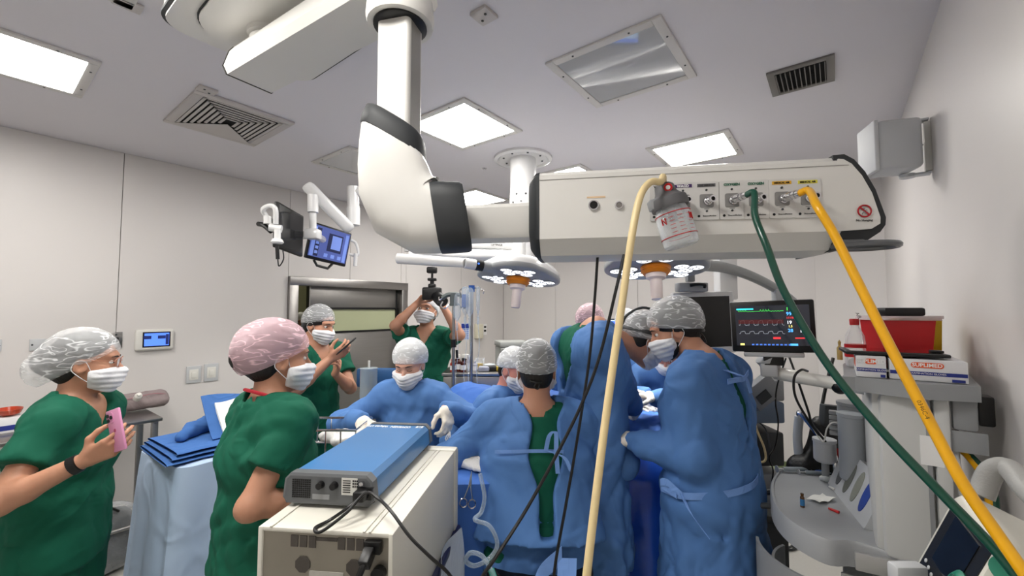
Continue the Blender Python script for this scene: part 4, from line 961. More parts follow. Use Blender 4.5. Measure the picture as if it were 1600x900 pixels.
def person(label, head, facing, lean=2, neck=10, hyaw=0, hpitch=0, hroll=0, outfit='scrub', cap=('white', 'full', 1), skin='tan', arms=None,
           sit=None, H=None, base=0.0, hem=.45, slit=False, hide_legs=False, long_hair=False, mask=True, eyes=True, girth=1.0, female=False,
           group=None, res=.013, stance=.10, knee_out=.14, brow=True, seed=1, gown_mat=None, gown_lean=None, hair_color=None, bare_hands=True, side_lean=0, neckl=.165, sh_w=None, sh_f=0.0, sh_z=0.0):
    a = math.radians(facing); f = nv((math.cos(a), math.sin(a), 0)); l = nv((-math.sin(a), math.cos(a), 0)); up = nv((0, 0, 1))
    L = math.radians(lean); N = math.radians(neck); hc = nv(head)
    t = unit(up * math.cos(L) + f * math.sin(L) + l * math.sin(math.radians(side_lean))); nd = up * math.cos(N) + f * math.sin(N)
    hd = .535 * t + neckl * nd
    if sit is None: s = (hc[2] - base) / (.90 + hd[2])
    else: s = H / 1.7
    pc = hc - s * hd
    root = thing('person', label, 'person', (pc[0], pc[1], base if sit is None else 0.0), 0, group)
    org = nv(root.location)
    # joints
    nb = pc + s * .535 * t
    wsh = sh_w or (.165 if female else .185)
    sh = {k: pc + s * ((.475 + sh_z) * t + l * wsh * g) + f * s * (.02 + sh_f + .10 * math.sin(L)) for k, g in (('L', 1), ('R', -1))}
    hip = {k: pc + l * s * .085 * g - up * .02 for k, g in (('L', 1), ('R', -1))}
    kn, an, toe = {}, {}, {}
    for k, g in (('L', 1), ('R', -1)):
        if sit is None:
            an[k] = nv((pc[0], pc[1], base + .085)) + l * s * stance * g + f * (-.02 + (.03 if k == 'L' else 0)); kn[k] = (hip[k] + an[k]) / 2 + f * .035
        else:
            kn[k] = hip[k] + f * .40 * s + l * knee_out * g - up * .06; an[k] = nv((kn[k][0], kn[k][1], .085)) - f * .05
        toe[k] = an[k] + f * .15 * s - up * .045
    ya, pa, ra = math.radians(hyaw), math.radians(hpitch), math.radians(hroll)
    hf = f * math.cos(ya) + l * math.sin(ya); hl = np.cross(up, hf); hf2 = hf * math.cos(pa) - up * math.sin(pa); hu = np.cross(hf2, hl)
    hl2 = hl * math.cos(ra) + hu * math.sin(ra); hu2 = np.cross(hf2, hl2); R = np.stack([hf2, hl2, hu2])
    el_, wr = {}, {}; arms = arms or {}
    for k, g in (('L', 1), ('R', -1)):
        q = arms.get(k)
        if q is None: q = dict(w=sh[k] + f * s * .10 + l * .06 * g - up * s * .50)
        arms[k] = q
        pole = q.get('pole', -f * .6 - up * .8 + l * g * .5)
        el_[k], wr[k] = ik(sh[k], nv(q['w']), .285 * s, .255 * s, pole)
        q.setdefault('d', unit(wr[k] - el_[k])); q.setdefault('n', -l * g)
    def put(name, VF, m, parent=root, smooth=True):
        return raw_obj(name, VF[0] - org, VF[1], m, parent, smooth)
    def put_head(name, VF, m):
        return raw_obj(name, (VF[0] * s) @ R + (hc - org), VF[1], m, root, True)
    G = girth
    def torso(i=0.0):
        return [rc(pc - t * s * .03, pc + t * s * .14, (.115 + i) * s * G, (.102 + i) * s * G, k=.05, flat=(l, 1.38)), rc(pc + t * s * .14, pc + t * s * .34, (.102 + i) * s * G, (.118 + i) * s * G, k=.05, flat=(l, 1.36)),
                rc(pc + t * s * .34, pc + t * s * .43, (.118 + i) * s * G, (.085 + i) * s, k=.05, flat=(l, 1.45)),
                rc(sh['L'], sh['R'], (.058 + i) * s, (.058 + i) * s, k=.06)] + [rc(nb - t * s * .02, sh[k] * .6 + nb * .4 , (.05 + i * .8) * s, (.05 + i) * s, k=.06) for k in 'LR'] + \
            ([el(pc + t * s * .33 + f * s * .075 + l * s * .065 * g, nv((.065, .065, .065)) * s + i * .5, k=.05) for g in (1, -1)] if female else [])
    # body: one continuous skin surface
    B = torso() + xf_prims(head_prims(), R, hc, s)
    B += [rc(nb - t * s * .03, hc + s * (R.T @ nv((-.028, 0, -.062))), .062 * s * (.88 if female else 1), .054 * s * (.88 if female else 1), k=.035)]
    fines = [(hc, .15 * s, .0075)]
    for k in 'LR':
        B += [rc(sh[k], el_[k], .050 * s, .040 * s, k=.03), rc(el_[k], el_[k] * .72 + wr[k] * .28, .041 * s, .041 * s, k=.025), rc(el_[k] * .72 + wr[k] * .28, wr[k], .041 * s, .027 * s, k=.02)]
        q = arms[k]
        if not q.get('glove') and not q.get('nohand'):
            B += hand_prims(wr[k], q['d'], q['n'], k, s, q.get('curl', (.45, .5, .35)), q.get('spread', .06), 0, q.get('thumb', .5), q.get('curls'))
            fines.append((wr[k] + unit(q['d']) * .085 * s, .105 * s, .0055))
        if not hide_legs:
            B += [rc(hip[k], kn[k], .086 * s * G, .056 * s, k=.04), rc(kn[k], an[k], .055 * s, .036 * s, k=.03), rc(an[k] - up * .02, toe[k], .036 * s, .028 * s, k=.03)]
    put('body', field(B, .016, fines), skin_mat(skin))
    # head-wear, mask, eyes
    put_head('hair', hair_mesh(long_hair), M_HAIR if hair_color is None else mat('hair_' + hair_color, dict(grey=(.30, .30, .31), brown=(.16, .10, .07))[hair_color], .6, var=.3, vscale=40))
    if cap: 
        co = put_head('surgical_cap', cap_mesh(cap[1], cap[2]), CAPS[cap[0]])
    if mask:
        mo = put_head('face_mask', mask_mesh(), M_MASK)
        for g in (1, -1):
            mb = MB(); mb.tube(spline([(.03, .066 * g, -.03), (.01, .083 * g, .012), (-.018, .088 * g, .012), (-.028, .084 * g, -.02), (-.006, .082 * g, -.045), (.028, .066 * g, -.075)], 5), .0016, 5)
            VS = np.array([tuple(v) for v in mb.v]) * s @ R + (hc - org); raw_obj('ear_loop', [tuple(v) for v in VS], mb.f, M_MASK, mo, True)
    def hbuild(mb, name, m, parent=root):
        VS = np.array([tuple(v) for v in mb.v]) * s @ R + (hc - org); return raw_obj(name, [tuple(v) for v in VS], mb.f, m, parent, True)
    if eyes:
        for g in (1, -1):
            e = hbuild(MB().ell((.0775, .033 * g, .0095), (.0125, .0125, .0085), nu=12, nv=8), 'eye', mat('eye_white', (.86, .84, .82), .2, var=.03))
            hbuild(MB().ell((.0875, .0335 * g, .0095), (.004, .0054, .0054), nu=10, nv=6), 'iris', mat('eye_dark', (.06, .04, .03), .15, var=.05), e)
    if not eyes and brow:
        for g in (1, -1):
            mb = MB(); mb.tube(spline([(.0905, .019 * g, .006), (.0925, .032 * g, .0025), (.0835, .047 * g, .0055)], 4), .0016, 5); hbuild(mb, 'eyelashes', M_HAIR)
    if brow:
        for g in (1, -1):
            mb = MB(); mb.tube(spline([(.0985, .015 * g, .0315), (.0965, .032 * g, .0365), (.083, .050 * g, .0325)], 4), [.0018, .0022, .0026, .0027, .0027, .0025, .002, .0015, .001], 6); hbuild(mb, 'eyebrow', M_HAIR)
    info = dict(root=root, org=org, R=R, hc=hc, s=s, f=f, l=l, t=t, pc=pc, nb=nb, sh=sh, el=el_, wr=wr, hbuild=hbuild, put=put, arms=arms)
    # clothes
    loc = lambda p: ((p - nb) @ f, (p - nb) @ l, (p - nb) @ t)
    fo = fold_fn(seed * 7 + 1, .012, .20, (1, 1, .8), 3, .75); fo2 = fold_fn(seed * 7 + 2, .018, .24, (1, 1, .10), 3, .7); fo3 = fold_fn(seed * 7 + 3, .007, .11, (1, 1, 1), 3, .6)
    def neckline(p, d, vd=.13, vw=.55):
        x, y, z = loc(p)
        rnd = (np.sqrt((x * .95 + .0) ** 2 + y ** 2) - .075 * s)
        rnd = np.maximum(rnd, -.035 * s - z)                        # round opening above the collar bones
        v = np.maximum(np.maximum(np.abs(y) - vw * (z + vd * s), -z - vd * s), -x)
        return np.maximum(d, -np.minimum(rnd, v))
    if outfit == 'scrub':
        T = torso(.020)
        T += [rc(pc + t * s * .14, pc - up * s * .10, (.125) * s * G, (.142) * s * G, k=.05, flat=(l, 1.38), capb=True)]
        for k in 'LR': T += [rc(sh[k], sh[k] * .44 + el_[k] * .56, .062 * s, .076 * s, k=.035, capb=True)]
        def post(p, d):
            d = d + fo(p) + .6 * fo3(p); return neckline(p, d)
        put('scrub_top', field(T, res, post=post), M_SCRUB)
    else:
        gm = gown_mat or M_GOWN
        T = torso(.022)
        hemc = nv((pc[0], pc[1], hem)) if gown_lean is None else nv((pc[0], pc[1], hem)) + f * gown_lean
        if sit is None:
            T += [rc(pc + t * s * .25, pc - up * s * .02, .138 * s * G, .152 * s * G, k=.05, flat=(l, 1.32)), rc(pc - up * s * .02, hemc, .152 * s * G, .182 * s * G, k=.05, flat=(l, 1.28), capb=True)]
        else:
            T += [rc(pc + t * s * .25, pc + up * s * .05, .14 * s * G, .175 * s * G, k=.05, flat=(l, 1.36), capb=True)]
            for k in 'LR': T += [rc(hip[k] * .3 + kn[k] * .7 + up * .03, kn[k] + up * .03, .08 * s, .09 * s, k=.05)]
        for k in 'LR':
            T += [rc(sh[k], el_[k], .070 * s, .064 * s, k=.05), rc(el_[k], el_[k] * .25 + wr[k] * .75, .064 * s, .050 * s, k=.04), rc(el_[k] * .25 + wr[k] * .75, wr[k] + unit(wr[k] - el_[k]) * .01, .050 * s, .036 * s, k=.02, capb=True)]
        def post(p, d):
            low = np.clip((pc[2] + .15 - p[:, 2]) / .6, 0, 1)
            d = d + fo(p) * .9 + fo2(p) * (.2 + 1.1 * low) + .6 * fo3(p)
            x, y, z = loc(p)
            rnd = np.sqrt(x ** 2 + y ** 2) - .078 * s
            d = np.maximum(d, -np.maximum(rnd, -.03 * s - z))
            if slit:
                y0, w0, zl = slit
                y0 = y0 * s; wv = w0 * s * (.25 + .75 * np.clip(1 + z / (zl * s), 0, 1)) * (1 + .25 * np.sin(z * 23))
                cut = np.maximum(np.maximum(np.abs(y - y0) - wv, x + .01), -z - zl * s)
                d = np.maximum(d, -cut)
            return d
        put('gown', field(T, res, post=post), gm)
        T2 = torso(.010)
        put('scrub_top', field(T2, .018, post=lambda p, d: neckline(p, d + .5 * fo(p), .05)), M_SCRUB)
        for k in 'LR':
            q = arms[k]
            if q.get('glove'):
                d = unit(q['d']); Gp = hand_prims(wr[k], d, q['n'], k, s, q.get('curl', (.45, .5, .35)), q.get('spread', .05), .0015, q.get('thumb', .5), q.get('curls')) + [rc(wr[k] - unit(wr[k] - el_[k]) * .055 * s, wr[k] + d * .02, .042 * s, .031 * s, k=.02, capa=True)]
                put('glove', field(Gp, .006, post=lambda p, dd: dd + .0012 * np.sin(p[:, 0] * 300) * np.sin(p[:, 2] * 260)), M_GLOVE)
    if not hide_legs:
        T = [rc(pc + t * s * .06, pc - up * s * .06, .128 * s * G, .135 * s * G, k=.05, flat=(l, 1.36))]
        for k in 'LR': T += [rc(hip[k], kn[k], .108 * s * G, .084 * s, k=.04), rc(kn[k], an[k] + up * .01, .082 * s, .080 * s, k=.04, capb=True)]
        tr = put('trousers', field(T, .016, post=lambda p, d: d + fo2(p) * .9), M_SCRUB)
        if sit is None:
            for k in 'LR':
                sm = field([rc(an[k] - up * .035 - f * .03, toe[k] - up * .0, .046 * s, .040 * s, k=.03), el(toe[k] + f * .01, (.05, .045, .038), k=.02)], .012, post=lambda p, d: np.maximum(d, base + .004 - p[:, 2]))
                put('shoe', sm, mat('white_clog', (.72, .72, .72), .5, var=.04))
    return info
def ribbon(info, name, pts, w, m, side=(0, 0, 1), thick=.002):
    """a flat cloth strip along world points"""
    P = spline(pts, 6); sd = Vector(side).normalized()
    mb = MB(); n = len(P) - 1
    def fn(a, b):
        i = a * n; j = int(min(i, n - 1)); p = P[j].lerp(P[j + 1], i - j); return p + sd * (w * (b - .5)) 
    mb.grid(fn, n, 2, thick); return mb.build(name, m, info['root'], world=True)
# ================================================================== draped tables
def smoothstep(x): x = max(0, min(1, x)); return x * x * (3 - 2 * x)
def skirt(cx, cy, rot, w, h, zt, zb, flare=.05, nf=14, amp=.022, seed=1, r=.06, n=96, lev=12):
    g = random.Random(seed); ph = [g.uniform(0, 6.28) for _ in range(5)]
    base = []
    per = rrect(w, h, r, 6); P = [Vector((x, y, 0)) for x, y in per]; P.append(P[0]); L = [0]
    for a, b in zip(P, P[1:]): L.append(L[-1] + (b - a).length)
    for i in range(n):
        s = L[-1] * i / n; k = max(j for j in range(len(L) - 1) if L[j] <= s); t = (s - L[k]) / max(1e-9, L[k + 1] - L[k]); base.append(P[k].lerp(P[k + 1], t))
    R = Matrix.Translation((cx, cy, 0)) @ Matrix.Rotation(rot, 4, 'Z'); rings = []
    rings.append([R @ Vector((p.x * .02, p.y * .02, zt)) for p in base]); rings.append([R @ Vector((p.x * .9, p.y * .9, zt + .002 * math.sin(i * .7))) for i, p in enumerate(base)])
    for q in range(lev + 1):
        f = q / lev; z = zt - .004 - (zt - zb) * f; ring = []
        for i, p in enumerate(base):
            t = 2 * PI * i / n; d = Vector((p.x, p.y, 0)).normalized()
            wv = math.sin(nf * t + ph[0] + .8 * math.sin(3 * t + ph[1]) + f * .6 * math.sin(5 * t + ph[3])) + .5 * math.sin((nf * 1.7) * t + ph[2])
            wv = wv * .6 + .6 * (1 - 2 * abs(math.sin(nf * .5 * t + ph[4] + f)))
            ring.append(R @ (p + d * (flare * f ** .8 + amp * min(1, f * 1.6) * wv) + Vector((0, 0, z + .012 * f * math.sin(4 * t + ph[2])))))
        rings.append(ring)
    mb = MB(); mb.loft(rings); return mb
M_LDRAPE = cloth_mat('pale_blue_drape_film', (.66, .74, .84), 6, .55, .45, .04); M_BDRAPE = cloth_mat('blue_drape', (.26, .43, .73), 6, .5, .6, .06); M_BLUECLOTH = cloth_mat('folded_blue_cloth', (.25, .41, .65), 14, .4, .8, .08)
def field_obj(name, prims, h, m, root, post=None, fines=()):
    V, F = field(prims, h, fines, post); return raw_obj(name, V - nv(root.location), F, m, root, True)
# back table with pale drape
bt = thing('draped_table', 'high side table under a pale blue plastic drape', 'table', (-1.62, 2.32, 0))
skirt(-1.53, 2.32, RZ + .1, .62, .50, 1.04, .02, .075, 12, .018, 4).build('drape', M_LDRAPE, bt, world=True)
for dx in (-.22, .22): 
    for dy in (-.17, .17): MB().cyl((-1.53 + dx, 2.32 + dy, 0), (-1.53 + dx, 2.32 + dy, 1.01), .016, n=8).build('leg', M_STEEL, bt, world=True)
for k in range(4):
    o = thing('folded_cloth', ['blue folded cloth at the bottom of its stack', 'blue folded cloth second from the bottom of its stack', 'blue folded cloth third from the bottom of its stack', 'crumpled blue cloth on top of the folded stack'][k], 'cloth', (-1.54, 2.30, 1.043 + .019 * k), RZ + .02 * k, 'folded blue cloths on the draped table')
    if k < 3:
        def fn(a, b, k=k): 
            t = 2 * PI * b; x = (a - .5) * (.60 - .03 * k); rr = .009 + .001 * math.sin(a * 19 + k); return (x, (.23 - .01 * k) * math.copysign(abs(math.cos(t)) ** .5, math.cos(t)) + .004 * math.sin(x * 30), .0095 + rr * math.copysign(abs(math.sin(t)) ** .8, math.sin(t)))
        mb = MB(); mb.grid(fn, 20, 24); mb.build('cloth', M_BLUECLOTH, o)
    else:
        fo_ = fold_fn(33, .012, .08, (1, 1, 1))
        V, F = field([rc((-.14, .05, .03), (.10, .08, .035), .03, .035, k=.03), rc((-.2, -.02, .02), (-.05, .1, .05), .025, .03, k=.03)], .01, post=lambda p, d: np.maximum(d + fo_(p), .002 - p[:, 2]))
        raw_obj('cloth', V, F, M_BLUECLOTH, o, True)
gp = thing('gown_pack', 'opened white paper gown pack with blue wrap on folded cloths', 'gown pack', (-1.42, 2.36, 1.102), RZ)
mb = MB(); mb.grid(lambda a, b: ((a - .5) * .34, -.10 + b * .16, .003 + .16 * b ** 1.2 + .008 * math.sin(a * 9 + b * 4)), 12, 8, .012); mb.build('white_sheet', mat('white_paper', (.90, .90, .88), .8, var=.03, bump=.2, bscale=25), gp)
mb = MB(); mb.grid(lambda a, b: ((a - .5) * .42 - .01, -.085 + b * .19, -.006 + .19 * b ** 1.2 + .012 * math.sin(a * 6 + 1)), 12, 8, .006); mb.build('blue_wrap', M_BLUECLOTH, gp)
# steel side table against the left wall
st = thing('steel_table', 'tall stainless side table against the left wall', 'table', RM @ Vector((.20, 3.98, 0)), RZ)
zt = 1.0
MB().box((0, 0, zt - .012), (1.38, .46, .024), bevel=.004).build('table_top', M_STEEL, st)
MB().box((0, 0, .30), (1.3, .40, .016), bevel=.003)
for sx in (-1, 1):
    for sy in (-1, 1):
        x, y = sx * .655, sy * .19; MB().box((x, y, (zt - .02 + .09) / 2), (.036, .036, zt - .11), bevel=.004).build('leg', M_STEEL, st)
        w_ = MB(); w_.cyl((x - .012, y, .045), (x + .012, y, .045), .045, n=16); cw = w_.build('caster', M_BLACK, st); MB().box((x, y, .092), (.03, .03, .02)).build('caster_fork', M_STEEL, cw)
for sy in (-1, 1): MB().cyl((-.64, sy * .19, .30), (.64, sy * .19, .30), .012, n=10).build('long_rail', M_STEEL, st)
MB().cyl((.655, -.19, .30), (.655, .19, .30), .012, n=10).build('cross_rail', M_STEEL, st)
def on_table(u, w, z=zt): return RM @ Vector((u, w, z))
def on_px(px, py): 
    p = atz(px, py, zt); return p
pb = thing('pouch_bag', 'grey zipped fabric pouch on the steel table', 'bag', on_px(222, 640), RZ)
fo_ = fold_fn(5, .006, .07, (1, 1, 1)); V, F = field([rc((-.11, 0, .055), (.11, 0, .055), .05, .05, k=.03, flat=((0, 1, 0), 1.25)), rc((-.10, .02, .085), (.105, .02, .095), .04, .04, k=.04)], .010, post=lambda p, d: np.maximum(d + fo_(p), -p[:, 2]))
raw_obj('fabric', V, F, cloth_mat('pouch_grey', (.55, .50, .50), 18, .3, .8, .08), pb, True)
MB().tube(spline([(-.12, -.045, .095), (-.04, -.06, .108), (.05, -.055, .118), (.13, -.03, .10)], 5), .003, 6).build('zip', mat('zip_rose', (.62, .42, .45), .5, var=.05), pb)
MB().box((-.165, -.03, .045), (.075, .05, .085), bevel=.01).build('side_pocket', MATS['pouch_grey'], pb)
tb = thing('teal_tub', 'dark teal plastic tub with clear wrap poking out behind the pouch', 'tub', on_px(222, 622), RZ)
MB().lathe([(.045, 0), (.055, .12), (.062, .125), (.062, .132), (.052, .132), (.045, .02), (0, .02)], None, 24).build('tub', mat('teal_plastic', (.10, .28, .32), .4, var=.04), tb)
V, F = field([el((0, 0, .145), (.055, .05, .045)), el((.04, .01, .165), (.035, .03, .035)), el((-.03, 0, .17), (.03, .03, .03))], .009, post=lambda p, d: d + fo_(p)); raw_obj('clear_wrap', V, F, film_mat('crinkled_film', (.92, .95, .97), .3, .2), tb, True)
wb_ = thing('white_bottle', 'small white squeeze bottle lying on the grey pouch', 'bottle', on_px(213, 645) + Vector((0, 0, .10)), RZ)
MB().lathe([(0, 0), (.02, 0), (.024, .004), (.022, .05), (.012, .062), (.012, .075), (0, .078)], Matrix.Rotation(math.radians(55), 4, 'X'), 16).build('bottle', M_WHITE, wb_)
for k, (px, py) in enumerate(((180, 645), (195, 641), (170, 638))):
    o = thing('crumpled_wrapper', ['crumpled white paper wrapper next to the grey pouch', 'flattened white paper wrapper touching the pouch pocket', 'loose white paper wrapper behind the other wrappers'][k], 'wrapper', on_px(px, py), RZ + k, 'paper wrappers on the steel table')
    g_ = random.Random(k); mb = MB(); a1, a2 = g_.uniform(3, 7), g_.uniform(3, 7)
    mb.grid(lambda a, b: ((a - .5) * .17, (b - .5) * .12, .012 + .03 * abs(math.sin(a * a1 + b * 3)) * abs(math.cos(b * a2 + a * 2))), 10, 8, .002); mb.build('paper', mat('wrapper_cream', (.88, .87, .82), .7, var=.05, bump=.3, bscale=40), o, angle=20)
# glove box and odds at the far left
gb = thing('glove_box', 'white and blue glove box at the end of the steel table', 'box', on_px(8, 672), RZ)
MB().box((0, 0, .045), (.12, .22, .09), bevel=.003).build('carton', mat('carton_white', (.86, .86, .87), .55, var=.02), gb)
MB().box((.061, 0, .03), (.0012, .21, .03)).build('blue_band', mat('carton_blue', (.12, .18, .50), .5, var=.03), gb, smooth=False); MB().box((0, -.1105, .03), (.118, .0012, .03)).build('blue_band', MATS['carton_blue'], gb, smooth=False)
rb = thing('orange_bowl', 'translucent orange kidney bowl on top of the glove box', 'bowl', on_px(10, 672) + Vector((.01, .0, .092)), RZ)
MB().lathe([(.03, 0), (.05, .012), (.06, .04), (.057, .04), (.047, .014), (0, .006)], Matrix.Diagonal((1, 1.5, 1, 1)), 22).build('bowl', mat('orange_translucent', (.72, .25, .12), .3, var=.04, coat=.3), rb)
pbg = thing('plastic_bag', 'upright clear bag with teal contents beside the orange bowl', 'bag', on_px(-12, 655), RZ)
V, F = field([rc((0, 0, .05), (0, 0, .26), .05, .035, k=.03), rc((.02, .02, .16), (.03, .03, .30), .03, .02, k=.03)], .011, post=lambda p, d: np.maximum(d + fo_(p), -p[:, 2])); raw_obj('film', V, F, MATS['crinkled_film'], pbg, True)
MB().cyl((0, 0, .02), (.01, .01, .2), .025, n=12).build('teal_tube', mat('teal_pale', (.35, .60, .62), .5, var=.04), pbg)
for k, (px, py, d_) in enumerate(((200, 800, 2.95), (20, 870, 2.6))):
    q_ = atz(px, py, .0) if k else atz(205, 848, 0); o = thing('backpack', ['black backpack in clear plastic under the steel table', 'black backpack lying under the table behind woman in glasses'][k], 'backpack', tuple(RM @ Vector((.62, 3.92, 0))) if k == 0 else tuple(RM @ Vector((.02, 3.72, 0))), RZ + .3, 'bags under the table')
    f5 = fold_fn(50 + k, .014, .14, (1, 1, 1)); V, F = field([rc((-.10, 0, .13), (.10, .0, .13), .12, .12, k=.06), rc((-.08, 0, .30), (.08, 0, .30), .11, .10, k=.08)], .016, post=lambda p, d: np.maximum(d + f5(p), .003 - p[:, 2])); raw_obj('bag', V, F, mat('black_nylon', (.045, .045, .05), .45, var=.1, bump=.25, bscale=40), o, True)
    MB().tube(spline([(-.05, -.1, .40), (-.02, -.12, .46), (.05, -.1, .41)], 5), .008, 6).build('strap', M_BLACK, o)
    if k == 0:
        V, F = field([rc((-.10, 0, .14), (.10, .0, .14), .14, .14, k=.06), rc((-.08, 0, .30), (.08, 0, .32), .13, .12, k=.08)], .018, post=lambda p, d: np.maximum(d + 1.5 * f5(p + .05), .004 - p[:, 2])); raw_obj('plastic_cover', V, F, film_mat('loose_film', (.92, .94, .96), .10, .15), o, True)
# ================================================================== electrosurgical generator stack
NR, NL, FRr = atz(607, 841, 1.2), atz(402, 813, 1.2), atz(702, 699, 1.2)
g1 = (NR - NL).normalized(); g2 = (FRr - NR).normalized(); GW = (NR - NL).length * .94; GL_ = (FRr - NR).length
gy = (g2 * .75 + Vector((-g1.y, g1.x, 0)) * .25).normalized(); gx = Vector((gy.y, -gy.x, 0)); NL = NR - gx * GW + Vector((.004, -.004, 0))
GF = frame(Vector((NL.x, NL.y, 0)), gx, gy, (0, 0, 1))          # x along the near face, y away, z up
cu = thing('console', 'cream electrosurgical console with open steel rear panel', 'console', GF @ Vector((GW / 2, GL_ / 2, .9)))
M_CREAMB = mat('cream_casing', (.83, .82, .78), .45, var=.03)
Z0, Z1 = .90, 1.2
mb = MB(); mb.box((GW / 2, GL_ / 2 + .012, Z1 - .006), (GW, GL_ - .02, .012), GF, bevel=.004); lid_ = mb.build('lid', M_CREAMB, cu, world=True)
for x in (.035, GW - .075, GW - .06): MB().box((x, GL_ / 2, Z1 + .0015), (.006, GL_ - .04, .004), GF, bevel=.001).build('lid_ridge', M_CREAMB, lid_, world=True)
for x in (.006, GW - .006): MB().box((x, GL_ / 2 + .01, (Z0 + Z1) / 2), (.012, GL_ - .02, Z1 - Z0), GF, bevel=.003).build('side_panel', M_CREAMB, cu, world=True)
MB().box((GW / 2, GL_ - .02, (Z0 + Z1) / 2), (GW + .012, .05, Z1 - Z0 + .012), GF, bevel=.01).build('front_bezel', M_CREAMB, cu, world=True)
rp = MB().box((GW / 2, .03, (Z0 + Z1) / 2), (GW - .024, .008, Z1 - Z0 - .01), GF).build('rear_panel', mat('bare_steel_panel', (.58, .56, .52), .35, .8, var=.2, vscale=7), cu, world=True, smooth=False)
MB().box((GW / 2, GL_ / 2, Z0 + .005), (GW - .02, GL_ - .04, .01), GF).build('floor_plate', M_CREAMB, cu, world=True)
M_VENTD = mat('vent_mesh_dark', (.30, .28, .26), .8, var=.15, vscale=120)
for k, x in enumerate((.10, .125, .15, .23, .255, .28)): MB().box((x * GW / .37, .0252, Z1 - .032), (.019, .002, .028), GF).build('vent_slot', M_VENTD, rp, world=True, smooth=False)
MB().box((.19 * GW / .37, .0252, Z1 - .024), (.055, .002, .008), GF).build('vent_slot', M_VENTD, rp, world=True, smooth=False)
for x in (.125, .265): MB().prism([(.021 * math.cos(PI / 8 + PI / 4 * i), .021 * math.sin(PI / 8 + PI / 4 * i)) for i in range(8)], 0, .002, GF @ frame((x * GW / .37, .0255, Z1 - .088), (1, 0, 0), (0, 0, 1), (0, -1, 0))).build('fan_grille', M_VENTD, rp, world=True)
mb = MB(); mb.box((.19 * GW / .37, .0252, Z1 - .118), (.09, .002, .032), GF); lb_ = mb.build('rating_label', mat('label_silver', (.70, .69, .66), .5, var=.12, vscale=80), rp, world=True, smooth=False)
MB().box((.318 * GW / .37, .022, Z1 - .032), (.042, .02, .03), GF, bevel=.002).build('mains_inlet', M_BLACK, rp, world=True)
for z, r in ((-.093, .017), (-.125, .012), (-.128, .011)):
    c = Vector(((.335 if r > .012 else (.325 if z > -.127 else .35)) * GW / .37, .026, Z1 + z)); MB().cyl(GF @ c, GF @ (c - Vector((0, .018, 0))), r, n=18).build('round_connector', M_BLACK, rp, world=True)
# plugged mains lead
def lead(name, label, pts, r, plug=None, group='black leads on the generator stack'):
    o = thing(name, label, 'cable', pts[0], 0, group); mb = MB(); mb.tube(spline(pts, 7), r, 8); mb.build('lead', M_BLACK, o, world=True)
    if plug: 
        mb = MB(); mb.box((0, 0, 0), plug[1], plug[0], bevel=.004); mb.build('plug', M_BLACK, o, world=True)
    return o
pi_ = GF @ Vector((.318 * GW / .37, .0, Z1 - .035))
lead('mains_lead', 'black mains lead plugged into the cream console', [pi_ + Vector((0, .01, 0)), GF @ Vector((.312 * GW / .37, -.03, Z1 - .06)), GF @ Vector((.29 * GW / .37, -.04, Z1 - .12)), GF @ Vector((.27 * GW / .37, -.035, Z1 - .22)), GF @ Vector((.26 * GW / .37, -.03, .75))], .008, (GF @ Matrix.Translation((.314 * GW / .37, -.005, Z1 - .045)) @ Matrix.Rotation(.5, 4, 'X'), (.026, .04, .03)))
lead('mains_lead', 'black lead hanging from the lower round connectors of the console', [GF @ Vector((.30 * GW / .37, .0, Z1 - .10)), GF @ Vector((.29 * GW / .37, -.03, Z1 - .13)), GF @ Vector((.285 * GW / .37, -.03, Z1 - .2)), GF @ Vector((.28 * GW / .37, -.03, .72))], .007)
# second console below and cart
c2_ = thing('console', 'dark blue lower console shelf under the cream console', 'console', GF @ Vector((GW / 2, GL_ / 2, .70)))
mb = MB(); mb.box((GW / 2, GL_ / 2, .885), (GW + .03, GL_ + .02, .03), GF, bevel=.006); mb.build('shelf', mat('navy_plastic', (.08, .10, .30), .4, var=.05), c2_, world=True)
MB().tube([GF @ Vector((-.03, -.06, .90)), GF @ Vector((-.06, -.02, .90)), GF @ Vector((-.06, .1, .90)), GF @ Vector((-.0, .2, .90))], .012, 8).build('push_handle', MATS['navy_plastic'], c2_, world=True)
MB().box((GW / 2, GL_ / 2, .50), (GW - .02, GL_ - .06, .72), GF, bevel=.01).build('cart_body', M_PALE, c2_, world=True); MB().box((GW / 2, GL_ / 2, .07), (GW + .06, GL_ + .04, .14), GF, bevel=.02).build('cart_base', M_GREY, c2_, world=True)
# blue generator on top
BLp, BRp, FBp = atz(446.5, 784.5, 1.205), atz(579, 800, 1.205), atz(660, 696, 1.205)
bx_ = gx; by_ = gy; BL = (FBp - BRp).length * .98; BW = (BRp - BLp).length; b0_ = (BLp + BRp) / 2 - bx_ * BW / 2; BF = frame(Vector((b0_.x, b0_.y, 1.205)), bx_, by_, (0, 0, 1)); BH = .085
ge = thing('generator', 'flat blue electrosurgical generator lying on the cream console', 'generator', BF @ Vector((BW / 2, BL / 2, 0)))
M_LSB = mat('generator_blue', (.24, .45, .66), .35, var=.03, coat=.2); M_LSG = mat('generator_grey_end', (.36, .37, .38), .45, var=.03)
def gring(y, m_=0.0, top=BH): return [BF @ Vector((x, y, z)) for x, z in ((.012, .006), (BW - .012, .006), (BW - .002 + m_, .02), (BW - .008 + m_, top - .014), (BW - .022, top + m_), (.022, top + m_), (.008 - m_, top - .014), (.002 - m_, .02))]
mb = MB(); mb.loft([gring(.03), gring(BL - .03)]); gc_ = mb.build('casing', M_LSB, ge, world=True, angle=25)
mb = MB(); mb.loft([gring(.0, -.004), gring(.004, .003), gring(.032, .003)]); re_ = mb.build('rear_bezel', M_LSG, ge, world=True, angle=25)
